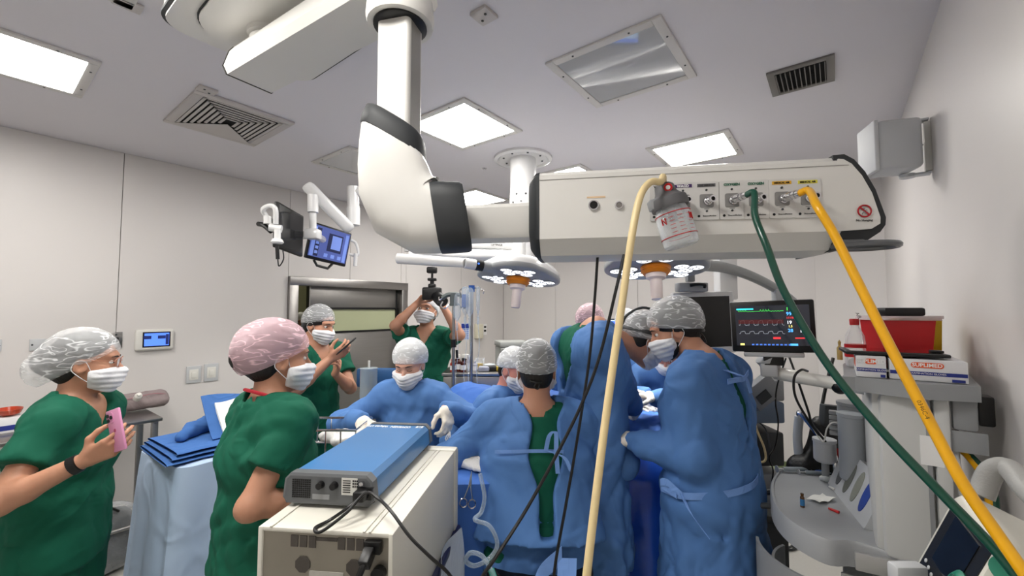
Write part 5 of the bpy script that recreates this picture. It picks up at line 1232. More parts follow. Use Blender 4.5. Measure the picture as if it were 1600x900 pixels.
mb = MB(); mb.loft([gring(BL - .032, .003), gring(BL - .006, .003), gring(BL, -.004)]); mb.build('front_bezel', M_LSG, ge, world=True, angle=25)
for x in (.03, BW - .03):
    for y in (.05, BL - .05): MB().cyl(BF @ Vector((x, y, -.004)), BF @ Vector((x, y, .008)), .012, n=10).build('foot', M_BLACK, ge, world=True)
mb = MB()
for i in range(9):
    for j in range(9): mb.box((.032 + i * .0062, -.0008, .024 + j * .0058), (.0042, .002, .0036), BF)
sv = mb.build('speaker_slots', M_BLACK, re_, world=True, smooth=False); sv['kind'] = 'stuff'
for x in (.115, .155):
    c = Vector((x, -.001, .060)); MB().cyl(BF @ c, BF @ (c - Vector((0, .014, 0))), .011, .009, 16).build('fuse_cap', M_BLACK, re_, world=True)
lb2 = MB().box((.198, -.0012, .058), (.046, .001, .046), BF).build('rating_label', mat('label_white', (.82, .82, .80), .5, var=.05), re_, world=True, smooth=False)
for k in range(6): MB().box((.19, -.0022, .074 - k * .0062), (.022, .0008, .0022), BF).build('print_line', M_PRINT_BLACK, lb2, world=True, smooth=False)
for i in range(3):
    for j in range(3): MB().box((.209 + i * .0055, -.0022, .074 - j * .0075), (.0038, .0008, .0045), BF).build('print_icon', M_PRINT_BLACK, lb2, world=True, smooth=False)
MB().box((.115, -.001, .027), (.05, .001, .014), BF).build('serial_plate', M_GREY, re_, world=True, smooth=False)
MB().cyl(BF @ Vector((.236, -.001, .07)), BF @ Vector((.236, -.012, .07)), .006, n=10).build('earth_stud', M_CHROME, re_, world=True)
MB().box((.243, .002, .042), (.042, .02, .032), BF, bevel=.002).build('mains_inlet', M_BLACK, re_, world=True)
gi = rootmat(ge).inverted(); TPm = gi @ BF @ Matrix.Translation((0, BL, BH + .0006)) @ Matrix.Rotation(PI, 4, 'Z')
text('lettering', 'COVIDIEN', .028, M_PRINT_WHITE, ge, TPm @ Matrix.Translation((-BW * .58, .058, 0)) @ Matrix.Diagonal((.62, 1, 1, 1)), bold=.0008)
text('lettering', 'Valleylab LS10', .026, M_PRINT_WHITE, ge, TPm @ Matrix.Translation((-BW * .22, .058, 0)) @ Matrix.Diagonal((.6, 1, 1, 1)), bold=.0006)
mb = MB(); BB = BF @ Matrix.Translation((BW * .86, BL - .052, BH + .0006))
for x, sx in ((-.0095, .008), (.0095, .008)): mb.box((x, 0, 0), (sx, .022, .001), BB)
mb.box((-.004, .0085, 0), (.012, .005, .001), BB); mb.box((.004, -.0085, 0), (.012, .005, .001), BB); mb.build('logo', M_PRINT_WHITE, ge, world=True, smooth=False)
pg = BF @ Vector((.243, -.02, .045))
lead('generator_lead', 'black lead looping from the blue generator down across the console', [pg, BF @ Vector((.225, -.055, .03)), BF @ Vector((.185, -.075, .004)), BF @ Vector((.165, -.11, -.0)), BF @ Vector((.19, -.125, .0)), BF @ Vector((.235, -.085, .03)), BF @ Vector((.262, -.04, .06)), BF @ Vector((.30, -.045, .05)), at(612, 800, 1.06), at(640, 838, 1.02), at(672, 870, 1.01), at(705, 902, 1.02), at(730, 960, 1.04)], .0042, (BF @ Matrix.Translation((.240, -.018, .045)), (.032, .04, .026)))
# plastic sheet hanging on the far side of the console
ps = thing('plastic_sheet', 'sheer plastic bag draped down the side of the console', 'plastic bag', GF @ Vector((GW + .05, GL_ * .6, .5)))
mb = MB(); mb.grid(lambda a, b: GF @ Vector((GW + .02 + .05 * b + .02 * math.sin(a * 7 + b * 5), GL_ * (.30 + .62 * a) - .10 * b, Z0 + .02 - b * .55)), 18, 14, .0012); mb.build('film', film_mat('milky_film', (.84, .88, .92), .32, .25), ps, world=True)
# ================================================================== operating table with draped patient
TA, TB = Vector((1.08, 2.46, 0)), Vector((-.50, 3.12, 0)); td = (TB - TA).normalized(); tn = Vector((-td.y, td.x, 0)); tc_ = (TA + TB) / 2
ot = thing('operating_table', 'operating table with a patient wholly covered by blue drapes', 'operating table', (tc_.x, tc_.y, 0))
skirt(tc_.x, tc_.y, math.atan2(td.y, td.x), (TB - TA).length, .50, .94, .12, .05, 20, .022, 9, r=.10, n=140).build('drape_skirt', M_BDRAPE, ot, world=True)
fq = fold_fn(70, .020, .16, (1, 1, .6)); fq2 = fold_fn(71, .008, .07, (1, 1, 1))
def tp(a, z, o=0.0): return nv(TA + td * a + tn * o) + nv((0, 0, z))
Ltab = (TB - TA).length
HP = [rc(tp(.08, .96), tp(Ltab - .1, .96), .17, .17, k=.08, flat=(nv(tn), 1.45)), rc(tp(.55, 1.02), tp(1.0, 1.04), .17, .18, k=.1), rc(tp(1.0, 1.02), tp(Ltab - .2, 1.06), .16, .17, k=.1), el(tp(.30, 1.05), (.16, .16, .07), k=.1)]
field_obj('patient_drape', HP, .018, M_BDRAPE, ot, lambda p, d: np.maximum(d + fq(p) + fq2(p), .90 - p[:, 2]))
MB().cyl(tc_ + Vector((0, 0, 0)), tc_ + Vector((0, 0, .9)), .14, n=20).build('table_column', M_STEEL, ot, world=True)
MB().box((tc_.x, tc_.y, .04), (.6, .4, .08), bevel=.03).build('table_base', M_STEEL, ot, world=True)
# front drape that hangs beside the standing surgeon
fd_ = thing('hanging_drape', 'glossy blue drape hanging down from the operating field', 'drape', (.72, 2.20, 0))
mb = MB(); A_, B_ = at(985, 690, 2.2), at(1068, 690, 2.2)
mb.grid(lambda a, b: Vector((A_.x - .06 + (B_.x - A_.x + .14) * a, 2.21 + .03 * math.sin(a * 9 + b * 2) * (0.3 + b) - .05 * b + (.16 * (1 - b * 5) if b < .2 else 0), 1.06 - b * .96)), 26, 26, .002); mb.build('sheet', mat('blue_plastic_drape', (.14, .33, .75), .22, var=.06, bump=.25, bscale=9), fd_, world=True)
# instrument table, draped blue
it = thing('instrument_table', 'small instrument stand under a blue drape in front of scrub nurse', 'table', (-.13, 2.06, 0))
skirt(-.13, 2.05, .05, .36, .46, 1.02, .10, .03, 9, .02, 12, r=.05, n=80).build('drape', M_BDRAPE, it, world=True)
MB().cyl((-.13, 2.05, 0), (-.13, 2.05, 1.0), .025, n=12).build('post', M_STEEL, it, world=True); MB().box((-.13, 2.05, .03), (.4, .4, .06), bevel=.02).build('base', M_STEEL, it, world=True)
gz = thing('gauze', 'heap of white gauze with dark threads on the instrument stand', 'gauze', (-.10, 2.03, 1.024))
fg = fold_fn(80, .011, .06, (1, 1, 1)); V, F = field([rc((-.11, -.03, .015), (.10, -.08, .015), .035, .03, k=.03), rc((-.05, .08, .018), (.10, .04, .02), .035, .04, k=.03), el((0, -.03, .02), (.12, .1, .03), k=.03)], .009, post=lambda p, d: np.maximum(d + fg(p), .001 - p[:, 2])); raw_obj('gauze', V, F, mat('gauze_white', (.88, .87, .85), .9, var=.05, bump=.3, bscale=120), gz, True)
for k in range(3): MB().tube(spline([(-.1 + .05 * k, -.06, .055), (-.04, -.02 + .03 * k, .065), (.02, .03 - .05 * k, .06), (.03 + .02 * k, -.05, .058), (-.06, -.07 + .02 * k, .05)], 5), .0018, 5).build('thread', mat('thread_violet', (.20, .14, .25), .6, var=.05), gz)
def scissors(o, M, L=.14):
    for s in (-1, 1):
        mb = MB(); mb.tube([M @ Vector((.0 * s, 0, 0)), M @ Vector((.004 * s, 0, -L * .45)), M @ Vector((.018 * s, 0, -L * .82))], [.002, .004, .003], 6); mb.tube([M @ Vector((.018 * s + .015 * math.cos(t), 0, -L * .95 + .018 * math.sin(t))) for t in [2 * PI * i / 16 for i in range(16)]], .0028, 6, closed=True); mb.build('blade_and_ring', M_CHROME, o, world=True)
    mb = MB(); mb.cyl(M @ Vector((0, -.005, -L * .42)), M @ Vector((0, .005, -L * .42)), .004, n=10); mb.build('pivot', M_CHROME, o, world=True)
hp = at(737, 736, 1.80); hs_ = thing('haemostat', 'steel haemostat hanging by its tips from the instrument stand', 'haemostat', hp); scissors(hs_, Matrix.Translation(hp) @ Matrix.Rotation(.12, 4, 'Y'))
sn = at(700, 640, 2.02); 
stb = thing('suction_tube', 'clear suction tubing coiling down beside the seated surgeon', 'tube', at(748, 740, 1.78))
mb = MB(); mb.tube(spline([at(750, 740, 1.80), at(757, 775, 1.78), at(752, 800, 1.76), at(742, 812, 1.72), at(765, 822, 1.70), at(777, 850, 1.68), at(765, 872, 1.66), at(742, 884, 1.64), at(728, 876, 1.63), at(735, 864, 1.62), at(752, 868, 1.61), at(764, 885, 1.60), at(772, 905, 1.58), at(775, 960, 1.58)], 7), .0085, 10); mb.build('tubing', film_mat('clear_tubing', (.75, .82, .88), .30, .1), stb, world=True)
MB().cyl(at(767, 889, 1.60), at(772, 903, 1.585), .012, n=12).build('connector', mat('mint_connector', (.25, .68, .58), .4, var=.04), stb, world=True)
# seat under the seated surgeon, foot step, bucket
ssx, ssy = .112, 1.80
so_ = thing('stool', 'black padded stool carrying the seated surgeon', 'stool', (ssx, ssy, 0))
MB().lathe([(0, .62), (.20, .62), (.22, .64), (.22, .69), (.19, .72), (0, .725)], None, 32).build('seat', mat('black_vinyl', (.03, .03, .035), .45, var=.1), so_)
MB().cyl((0, 0, .08), (0, 0, .63), .03, n=14).build('stem', M_CHROME, so_)
for i in range(5):
    a = 2 * PI * i / 5; MB().tube([(0, 0, .10), (.27 * math.cos(a), .27 * math.sin(a), .07)], .018, 8).build('foot', M_BLACK, so_); MB().cyl((.27 * math.cos(a), .27 * math.sin(a) - .012, .03), (.27 * math.cos(a), .27 * math.sin(a) + .012, .03), .03, n=12).build('caster', M_BLACK, so_)
kbq = atz(818, 905, .30); kb_ = thing('kick_bucket', 'round steel kick bucket with white liner on the floor', 'bucket', (kbq.x, kbq.y, 0))
MB().lathe([(.11, .04), (.13, .28), (.145, .29), (.145, .30), (.125, .30), (.10, .06), (0, .06)], None, 28).build('bucket', M_STEEL, kb_); MB().lathe([(.11, .12), (.128, .295), (.15, .302), (.148, .310), (.12, .306), (.09, .13), (0, .13)], None, 28).build('liner', mat('liner_white', (.85, .86, .87), .5, var=.04), kb_)
MB().lathe([(.14, 0), (.14, .03), (.11, .045), (0, .045)], None, 24).build('rolling_base', M_GREY, kb_)
# saline bag / clear bag in front of door with steel rails near the nurse
sr = thing('basket_trolley', 'chromed wire basket trolley beside the scrub nurse', 'trolley', at(520, 690, 2.0) * 1.0)
sr.location.z = 0; q = at(520, 672, 2.05)
def railbox(mb, c, w, d, h, r=.006):
    for z in (0, h): mb.tube([(c[0] - w / 2, c[1] - d / 2, c[2] + z), (c[0] + w / 2, c[1] - d / 2, c[2] + z), (c[0] + w / 2, c[1] + d / 2, c[2] + z), (c[0] - w / 2, c[1] + d / 2, c[2] + z)], r, 6, closed=True)
    for i in range(6):
        x = c[0] - w / 2 + w * i / 5
        for sy in (-1, 1): mb.tube([(x, c[1] + sy * d / 2, c[2]), (x, c[1] + sy * d / 2, c[2] + h)], r * .6, 5)
mb = MB(); railbox(mb, (q.x - .02, q.y, q.z - .09), .34, .22, .12); mb.build('basket', M_CHROME, sr, world=True)
for sx in (-.17, .15): MB().cyl((q.x - .02 + sx, q.y, .03), (q.x - .02 + sx, q.y, q.z - .03), .012, n=10).build('leg', M_CHROME, sr, world=True)
tbm = thing('white_towel', 'white towel bunched on the wire basket trolley', 'towel', (q.x + .03, q.y, q.z - .02)); ft = fold_fn(90, .012, .07, (1, 1, 1)); V, F = field([rc((-.06, 0, -.01), (.1, 0, -.01), .03, .035, k=.03), rc((.0, -.05, -.02), (.12, -.06, -.02), .02, .02, k=.03)], .011, post=lambda p, d: d + ft(p)); raw_obj('towel', V, F, cloth_mat('towel_white', (.85, .85, .84), 20, .5, .9, .05), tbm, True)
# ================================================================== background by the far wall
def iv_stand(px, d, topy, label, blue):
    p = at(px, topy, d); o = thing('iv_stand', label, 'iv stand', (p.x, p.y, 0), 0, 'iv stands'); zt_ = p.z
    MB().cyl((0, 0, .05), (0, 0, zt_), .012, n=12).build('pole', M_STEEL, o)
    for i in range(5):
        a = 2 * PI * i / 5 + .3; lg = MB().tube([(0, 0, .10), (.28 * math.cos(a), .28 * math.sin(a), .05)], .012, 8); l_ = lg.build('leg', M_STEEL, o); MB().cyl((.28 * math.cos(a) - .01, .28 * math.sin(a), .025), (.28 * math.cos(a) + .01, .28 * math.sin(a), .025), .025, n=10).build('caster', M_BLACK, l_)
    return o, zt_
o, z_ = iv_stand(709, 3.30, 468, 'drip stand with grey crosspiece and curled hooks', 0)
M_HOOKG = mat('hook_grey', (.34, .37, .37), .45, var=.04)
mb = MB(); mb.tube(spline([(-.09, 0, z_ + .01), (-.05, 0, z_ + .035), (0, 0, z_ + .04), (.05, 0, z_ + .035), (.10, 0, z_ + .01)], 5), .018, 8); mb.tube([(0, 0, z_ - .05), (0, 0, z_ + .05)], .03, 8); mb.build('crosspiece', M_HOOKG, o)
for s in (-1, 1):
    MB().tube(spline([(s * .03, 0, z_ - .03), (s * .07, 0, z_ - .07), (s * .10, 0, z_ - .05), (s * .085, 0, z_ - .015)], 5), .006, 6).build('hook', M_CHROME, o); MB().tube(spline([(s * .09, 0, z_ + .01), (s * .112, 0, z_ - .005), (s * .115, 0, z_ + .02)], 5), .006, 6).build('hook', M_CHROME, o)
MB().cyl((0, 0, z_ - .37), (0, 0, z_ - .31), .022, n=12).build('height_clamp', M_BLACK, o)
o2, z2 = iv_stand(737, 3.26, 452, 'drip stand with blue top clip hung with fluid bags', 1)
mb = MB(); mb.cyl((0, 0, z2 - .02), (0, 0, z2 + .03), .024, n=12); mb.build('top_clip', mat('blue_clip', (.15, .33, .62), .4, var=.04), o2)
for s in (-1, 1): MB().tube(spline([(0, 0, z2), (s * .05, 0, z2 + .012), (s * .09, 0, z2 - .01), (s * .085, 0, z2 - .035)], 5), .006, 6).build('hook', M_CHROME, o2)
MB().cyl((0, 0, 1.02), (0, 0, 1.10), .025, n=12).build('height_clamp', MATS['blue_clip'], o2)
M_BAG = film_mat('fluid_bag', (.80, .85, .90), .30, .1)
for k, (px, py, d) in enumerate(((714, 480, 3.28), (727, 470, 3.24), (734, 472, 3.22), (747, 470, 3.24))):
    p = at(px, py, d); lab = ['clear fluid bag on the stand with grey crosspiece', 'printed fluid bag next to the pole of the blue-clipped stand', 'fluid bag hanging directly on the pole of the blue-clipped stand', 'slim drip chamber set on the outer hook of the blue-clipped stand'][k]
    o = thing('fluid_bag', lab, 'iv bag', p, 0, 'fluid bags on the drip stands'); w_ = .03 if k != 3 else .014
    mb = MB(); mb.loft([[Vector((w_ * a * math.cos(t), .016 * b * math.sin(t), z)) for t in [2 * PI * i / 14 for i in range(14)]] for a, b, z in ((.5, .2, .11), (.95, .5, .09), (1, 1, .0), (.95, 1, -.07), (.4, .5, -.10), (.15, .3, -.12))]); mb.build('bag', M_BAG, o)
    if k in (1,): MB().box((0, -.017, 0), (.05, .001, .10)).build('print', mat('bag_print', (.45, .52, .68), .5, var=.3, vscale=60), o, smooth=False)
    dc = MB(); dc.cyl((0, 0, -.12), (0, 0, -.18), .009, n=10); dc.build('drip_chamber', MATS['clear_tubing'], o)
    MB().tube(spline([(0, 0, -.18), (.01, 0, -.35), (-.01, .01, -.55), (.02, 0, -.85), (.03, 0, -.98)], 5), .0028, 5).build('line', MATS['clear_tubing'], o)
    if k == 0: MB().cyl((0, 0, -.33), (.004, 0, -.39), .010, n=8).build('roller_clamp', M_BLACK, o)
pq = atv(729, 517, VL); po_ = thing('notice', 'blue and white printed notice on wall behind drip stands', 'notice', at(727, 518, 4.2), 0)
MB().box((0, 0, 0), (.075, .006, .165)).build('sheet', mat('notice_white', (.85, .87, .92), .6, var=.04), po_, smooth=False)
MB().box((0, -.0045, .055), (.075, .003, .045)).build('header', mat('notice_blue', (.10, .20, .55), .6, var=.03), po_, smooth=False)
for i in range(4):
    for j in range(5): MB().box((-.026 + i * .0175, -.0045, .02 - j * .021), (.012, .003, .014)).build('printed_cell', mat('notice_cell', (.45, .55, .80), .6, var=.03), po_, smooth=False)
q_ = atv(752, 517, VL)
wbx = thing('wall_dispenser', 'cream wall box with a small printed label', 'wall box', RM @ Vector((UV(q_)[0], -VL, q_.z)), RZ)
MB().box((-.10, -.04, 0), (.13, .08, .22), bevel=.01).build('housing', mat('cream_box', (.84, .82, .74), .5, var=.03), wbx); MB().box((.08, -.004, .02), (.09, .006, .17)).build('label', M_PRINT_WHITE, wbx, smooth=False)
for z in (.06, 0): MB().box((.08, -.008, .02 + z - .02), (.05, .003, .03)).build('label_mark', M_PRINT_BLACK, wbx, smooth=False)
# prep cart crowded with bottles
pc_ = at(752, 578, 3.55); cz = pc_.z
pcart = thing('prep_cart', 'stainless prep cart crowded with bottles behind the drip stands', 'cart', (pc_.x + .03, pc_.y, 0))
MB().box((0, 0, cz - .012), (.66, .36, .024), bevel=.004).build('top', M_STEEL, pcart); MB().box((0, 0, cz - .18), (.64, .34, .30), bevel=.006).build('skirt_panel', M_STEEL, pcart)
for sx in (-1, 1):
    for sy in (-1, 1): MB().cyl((sx * .3, sy * .15, .0), (sx * .3, sy * .15, cz - .3), .014, n=8).build('leg', M_STEEL, pcart)
def bottle(px, dy, col, lab, r=.022, h=.10, neck=True, cap=(.9, .9, .9), trans=False):
    p = at(px, 578, 3.55); o = thing('small_bottle', lab, 'bottle', (p.x, 3.55 + dy, cz + .0005), 0, 'bottles on the prep cart')
    MB().lathe([(0, 0), (r, 0), (r, h * .65), (r * .5, h * .78), (r * .5, h * .86), (0, h * .86)], None, 14).build('glass', mat('bottle_%s' % str(col), col, .25, var=.04), o); MB().lathe([(r * .55, h * .85), (r * .55, h), (0, h)], None, 12).build('cap', mat('cap_%s' % str(cap), cap, .4, var=.03), o)
    MB().lathe([(r * 1.02, h * .15), (r * 1.02, h * .5)], None, 14).build('label', M_PRINT_WHITE, o)
bottle(710, -.10, (.65, .16, .08), 'orange-red bottle at the edge of the prep cart', cap=(.8, .2, .1)); bottle(718, -.08, (.30, .10, .06), 'brown bottle beside the orange-red bottle', .025, .12); bottle(726, -.11, (.28, .08, .05), 'brown bottle with black cap between drip lines', .022, .11, cap=(.1, .1, .1)); bottle(733, -.06, (.80, .80, .82), 'tall white bottle near the blue-clipped stand', .02, .13); bottle(744, -.10, (.75, .75, .78), 'short white bottle in front of the yellow cup', .02, .09)
yc = at(749, 574, 3.6); o = thing('yellow_cup', 'clear cup half filled with yellow fluid on the prep cart', 'cup', (yc.x, 3.62, cz + .0005)); MB().lathe([(0, .002), (.035, .002), (.038, .045), (0, .045)], None, 18).build('fluid', mat('yellow_fluid', (.80, .68, .15), .2, var=.04), o); MB().lathe([(.036, 0), (.042, .09), (.040, .09), (.0375, .05)], None, 18).build('cup', M_CLEAR, o)
for k, (px, dy, c, sx, lab) in enumerate(((757, -.08, (.62, .63, .68), .09, 'grey crumpled packet on the prep cart'), (768, -.05, (.12, .12, .12), .10, 'black tray on the prep cart'), (780, -.04, (.72, .62, .20), .08, 'yellow packet at the end of the prep cart'), (763, .08, (.75, .78, .8), .1, 'pale packet behind the black tray'))):
    p = at(px, 578, 3.55); o = thing('supply_packet', lab, 'packet', (p.x, 3.55 + dy, cz + .0005), .3 * k, 'packets on the prep cart'); MB().box((0, 0, .02), (sx, .08, .04), bevel=.012).build('wrap', mat('packet_%d' % k, c, .5, var=.1, vscale=30, bump=.3, bscale=40), o)
for k, px in enumerate((714, 727)):
    p = at(px, 558, 3.62); o = thing('pressure_transducer', ['round white gauge between drip lines by the brown bottle', 'round white gauge nearer the blue-clipped stand'][k], 'gauge', (p.x, 3.62, cz + .0005), 0, 'gauges on the prep cart'); MB().box((0, 0, .07), (.06, .03, .11), bevel=.012).build('body', M_WHITE, o); MB().cyl((0, -.016, .075), (0, -.020, .075), .015, n=14).build('dial', mat('dial_dark', (.25, .08, .08), .4, var=.05), o); MB().box((0, 0, .008), (.05, .03, .016)).build('foot', M_WHITE, o)
# grey drawer unit at the corner
du = at(799, 560, 4.6); ou = thing('drawer_unit', 'grey plastic drawer unit standing in the far corner', 'drawers', (du.x, 4.6, 0), .25)
zt_ = at(799, 534, 4.45).z
MB().box((0, 0, zt_ - .03), (.32, .30, .06), bevel=.015).build('lid', mat('drawer_grey', (.60, .61, .60), .5, var=.03), ou); MB().box((0, 0, (zt_ - .06) / 2), (.30, .28, zt_ - .06), bevel=.01).build('cabinet', MATS['drawer_grey'], ou)
for k in range(4): 
    d_ = MB().box((0, -.145, zt_ - .13 - k * .15), (.27, .02, .125), bevel=.008).build('drawer', mat('drawer_pale', (.68, .69, .68), .45, var=.03), ou); MB().box((0, -.158, zt_ - .08 - k * .15), (.27, .012, .016)).build('handle_lip', M_GREY, d_)
# small workstation screen behind the surgeons
ws = thing('workstation_screen', 'small lit computer screen behind the far surgeons', 'computer screen', at(980, 540, 3.9)); ws.location.z = 0
F, w, h, hs = quad_screen(ws, at(953, 498, 3.9), at(1006, 498, 3.9), at(1006, 545, 3.9), at(953, 545, 3.9), .03, M_BLACK, M_BLACK, mat('lit_pale_screen', (.75, .85, .95), .3, emit=(.72, .82, .95), estr=.9, var=.04), .01)
pane(F, hs, 0, h * .38, w * .92, h * .10, MATS['touch_screen_blue']); pane(F, hs, -w * .4, 0, w * .1, h * .7, MATS['monitor_light_pane'])
MB().cyl((0, .06, 0), (0, .06, at(980, 545, 3.9).z + .1), .025, n=10).build('stand', M_BLACK, ws); MB().box((0, .06, .02), (.3, .3, .04), bevel=.01).build('foot', M_BLACK, ws)
# bag of fluid and blue headboard by the nurse
fbq = at(576, 600, 2.9); fb2 = thing('suction_canister', 'clear ribbed canister bag standing behind the scrub nurse', 'canister', (fbq.x, 2.9, 0))
z_ = at(576, 575, 2.9).z; MB().lathe([(.05, z_ - .22), (.058, z_ - .2), (.056, z_ - .01), (.06, z_), (.0, z_ + .004)], None, 20).build('canister', film_mat('canister_clear', (.70, .75, .78), .4, .1), fb2); MB().cyl((0, 0, z_), (0, 0, z_ + .05), .008, n=8).build('spigot', M_WHITE, fb2); MB().cyl((0, .07, 0), (0, .07, z_ - .05), .012, n=10).build('pole', M_STEEL, fb2)
hbq = at(602, 590, 3.15); hb2 = thing('blue_headboard', 'slanted blue padded board behind the scrub nurse', 'board', (hbq.x, 3.15, 0)); MB().box((0, 0, hbq.z + .0), (.42, .05, .14), Matrix.Rotation(-.28, 4, 'Y') if False else None, bevel=.02).build('pad', mat('blue_vinyl', (.16, .33, .52), .45, var=.04), hb2); MB().cyl((0, 0, 0), (0, 0, hbq.z - .05), .02, n=10).build('post', M_STEEL, hb2)
# ================================================================== anaesthesia machine by the right wall
MU = 1.75
am = thing('anaesthesia_machine', 'grey anaesthesia machine with curved worktop against the right wall', 'anaesthesia machine', RM @ Vector((MU, 0, 0)), RZ)
M_AM = mat('machine_pale_grey', (.78, .785, .78), .45, var=.03); M_AMD = mat('machine_mid_grey', (.57, .58, .59), .5, var=.03, bump=.03, bscale=300); M_AMT = mat('worktop_grey', (.62, .63, .64), .45, var=.04, bump=.04, bscale=250)
tray = [(.0, -.20), (.10, -.32), (.85, -.32), (.85, -.06), (.80, .12), (.70, .19), (.61, .235), (.45, .25), (.30, .238), (.18, .212), (.08, .165), (.015, .10), (-.008, .04), (.03, -.02), (.02, -.10)]
tray = tray[::-1] if sum(a[0] * b[1] - b[0] * a[1] for a, b in zip(tray, tray[1:] + tray[:1])) < 0 else tray
def smooth_poly(P, k=4):
    n = len(P); out = []
    for i in range(n):
        a, b, c, d = [Vector((*P[(i + j) % n], 0)) for j in (-1, 0, 1, 2)]
        for q in range(k):
            t = q / k; v = .5 * ((2 * b) + (c - a) * t + (2 * a - 5 * b + 4 * c - d) * t * t + (3 * b - a - 3 * c + d) * t ** 3); out.append((v.x, v.y))
    return out
tp_ = smooth_poly(tray); cxm = (.45, -.03)
sc_ = lambda k: [(cxm[0] + (x - cxm[0]) * k, cxm[1] + (y - cxm[1]) * k) for x, y in tp_]
mb = MB(); mb.loft([[Vector((x, y, z)) for x, y in sc_(k)] for k, z in ((.95, .915), (1.0, .925), (1.0, .995), (.985, 1.004), (.955, 1.004), (.945, .998), (.3, .998))]); wt = mb.build('worktop', M_AMT, am, angle=40)
MB().box((.43, -.16, .46), (.66, .34, .80), bevel=.03).build('base_cabinet', M_AM, am); MB().box((.43, -.10, .045), (.8, .5, .09), bevel=.03).build('chassis', M_AMD, am)
for k in range(3): MB().box((.09 + .0 * k, -.30 + .13 * k, .50), (.012, .11, .74), bevel=.004).build('side_panel', M_AM, am)
MB().box((-.012, -.115, .965), (.016, .19, .055), Matrix.Rotation(.12, 4, 'Z'), bevel=.004).build('side_rail', mat('rail_metal', (.70, .70, .70), .35, .6, var=.05), am)
# curved lower doors, left part
for k, (r, z0, z1, a0, a1) in enumerate(((.20, .30, .80, 60, 160), (.26, .20, .84, 100, 170))):
    mb = MB(); mb.grid(lambda a, b: (.22 + .06 * k + r * math.cos(math.radians(a0 + (a1 - a0) * a)), .03 + r * math.sin(math.radians(a0 + (a1 - a0) * a)), z0 + (z1 - z0) * b), 12, 4, .01); mb.build('curved_door', M_AMD, am)
mb = MB(); mb.tube(spline([(.30, .235, .95), (.32, .30, .93), (.42, .31, .93), (.46, .25, .95)], 6), .012, 8); mb.build('grab_handle', M_DGREY, am)
# upright column
col = [(-.27, .0), (-.07, .0)]
MB().box((.33, -.175, 1.25), (.60, .20, .52), bevel=.02).build('column', M_AM, am); MB().box((.03, -.155, 1.24), (.05, .12, .50), bevel=.018).build('column_rib', M_AM, am); MB().box((.028, -.235, 1.24), (.05, .035, .50), bevel=.008).build('column_rib', M_AM, am); MB().box((.012, -.196, 1.24), (.012, .03, .5), bevel=.002).build('column_groove', M_AMD, am)
MB().box((.004, -.21, 1.335), (.003, .05, .085)).build('blank_sticker', M_PRINT_WHITE, am, smooth=False)
MB().box((.004, -.232, 1.07), (.003, .014, .02)).build('warning_mark', M_PRINT_WHITE, am, smooth=False)
MB().tube([(.0015, -.232 + .008 * math.cos(t), 1.045 + .008 * math.sin(t)) for t in [2 * PI * i / 18 for i in range(18)]], .0015, 5, closed=True).build('warning_ring', M_SIGN, am)
MB().cyl((.006, -.205, 1.02), (.0, -.205, 1.02), .012, n=18).build('port', M_BLACK, am)
# top shelf
sh_ = [(-.0, -.315), (.70, -.315), (.70, -.05), (.06, -.015), (.0, -.04)]
mb = MB(); mb.prism(smooth_poly(sh_[::-1] if False else sh_, 2), 1.49, 1.535); mb.build('top_shelf', M_AMD, am)
MB().box((.10, -.285, 1.45), (.16, .055, .10), bevel=.01).build('rear_housing', M_AMD, am); MB().box((.06, -.33, 1.46), (.05, .035, .085), bevel=.006).build('cable_clip', M_BLACK, am)
MB().box((.02, -.285, 1.37), (.004, .085, .06), bevel=.001).build('hanging_plate', M_AMD, am)
MB().tube(spline([(.05, -.255, 1.33), (.02, -.265, 1.31), (.02, -.27, 1.2), (.03, -.29, 1.15), (.06, -.3, 1.14)], 5), .006, 8).build('hose_bracket', M_PALE, am)
for k, (m_, off) in enumerate(((M_HGREEN, 0), (M_HYEL, .022))):
    mb = MB(); mb.tube(spline([(.10, -.265, 1.34), (.06, -.30 + off * .3, 1.32), (.05, -.335 + off * .5, 1.25), (.06, -.34 + off * .5, 1.12), (.08, -.33, .95)], 6), .009, 8); mb.build('pipeline_hose', m_, am)
mb = MB(); mb.tube(spline([(.03, -.20, .92), (.0, -.235, 1.05), (.0, -.255, 1.12), (.03, -.285, 1.13), (.06, -.30, 1.05)], 6), .009, 8); mb.build('pipeline_hose', M_HGREEN, am)
# slanted organiser with oval windows
ox_ = Vector((-.46, -.12, 0)).normalized(); on_ = Vector((-.12, .46, .20)).normalized(); OM = frame((.37, .0, 1.0), ox_, on_.cross(ox_), on_)
mb = MB(); mb.prism(rrect(.42, .18, .012, 3), -.03, 0, OM @ Matrix.Translation((.0, .085, 0))); og = mb.build('organiser', M_PALE, am)
for k in range(4): MB().prism([(.026 * math.cos(t), .062 * math.sin(t)) for t in [2 * PI * i / 20 for i in range(20)]], 0, .002, OM @ Matrix.Translation((-.13 + k * .085, .088, 0))).build('oval_window', mat('window_%d' % k, ((.35, .36, .37), (.42, .43, .40), (.55, .56, .52), (.20, .30, .62))[k], .3, var=.15, vscale=30), og)
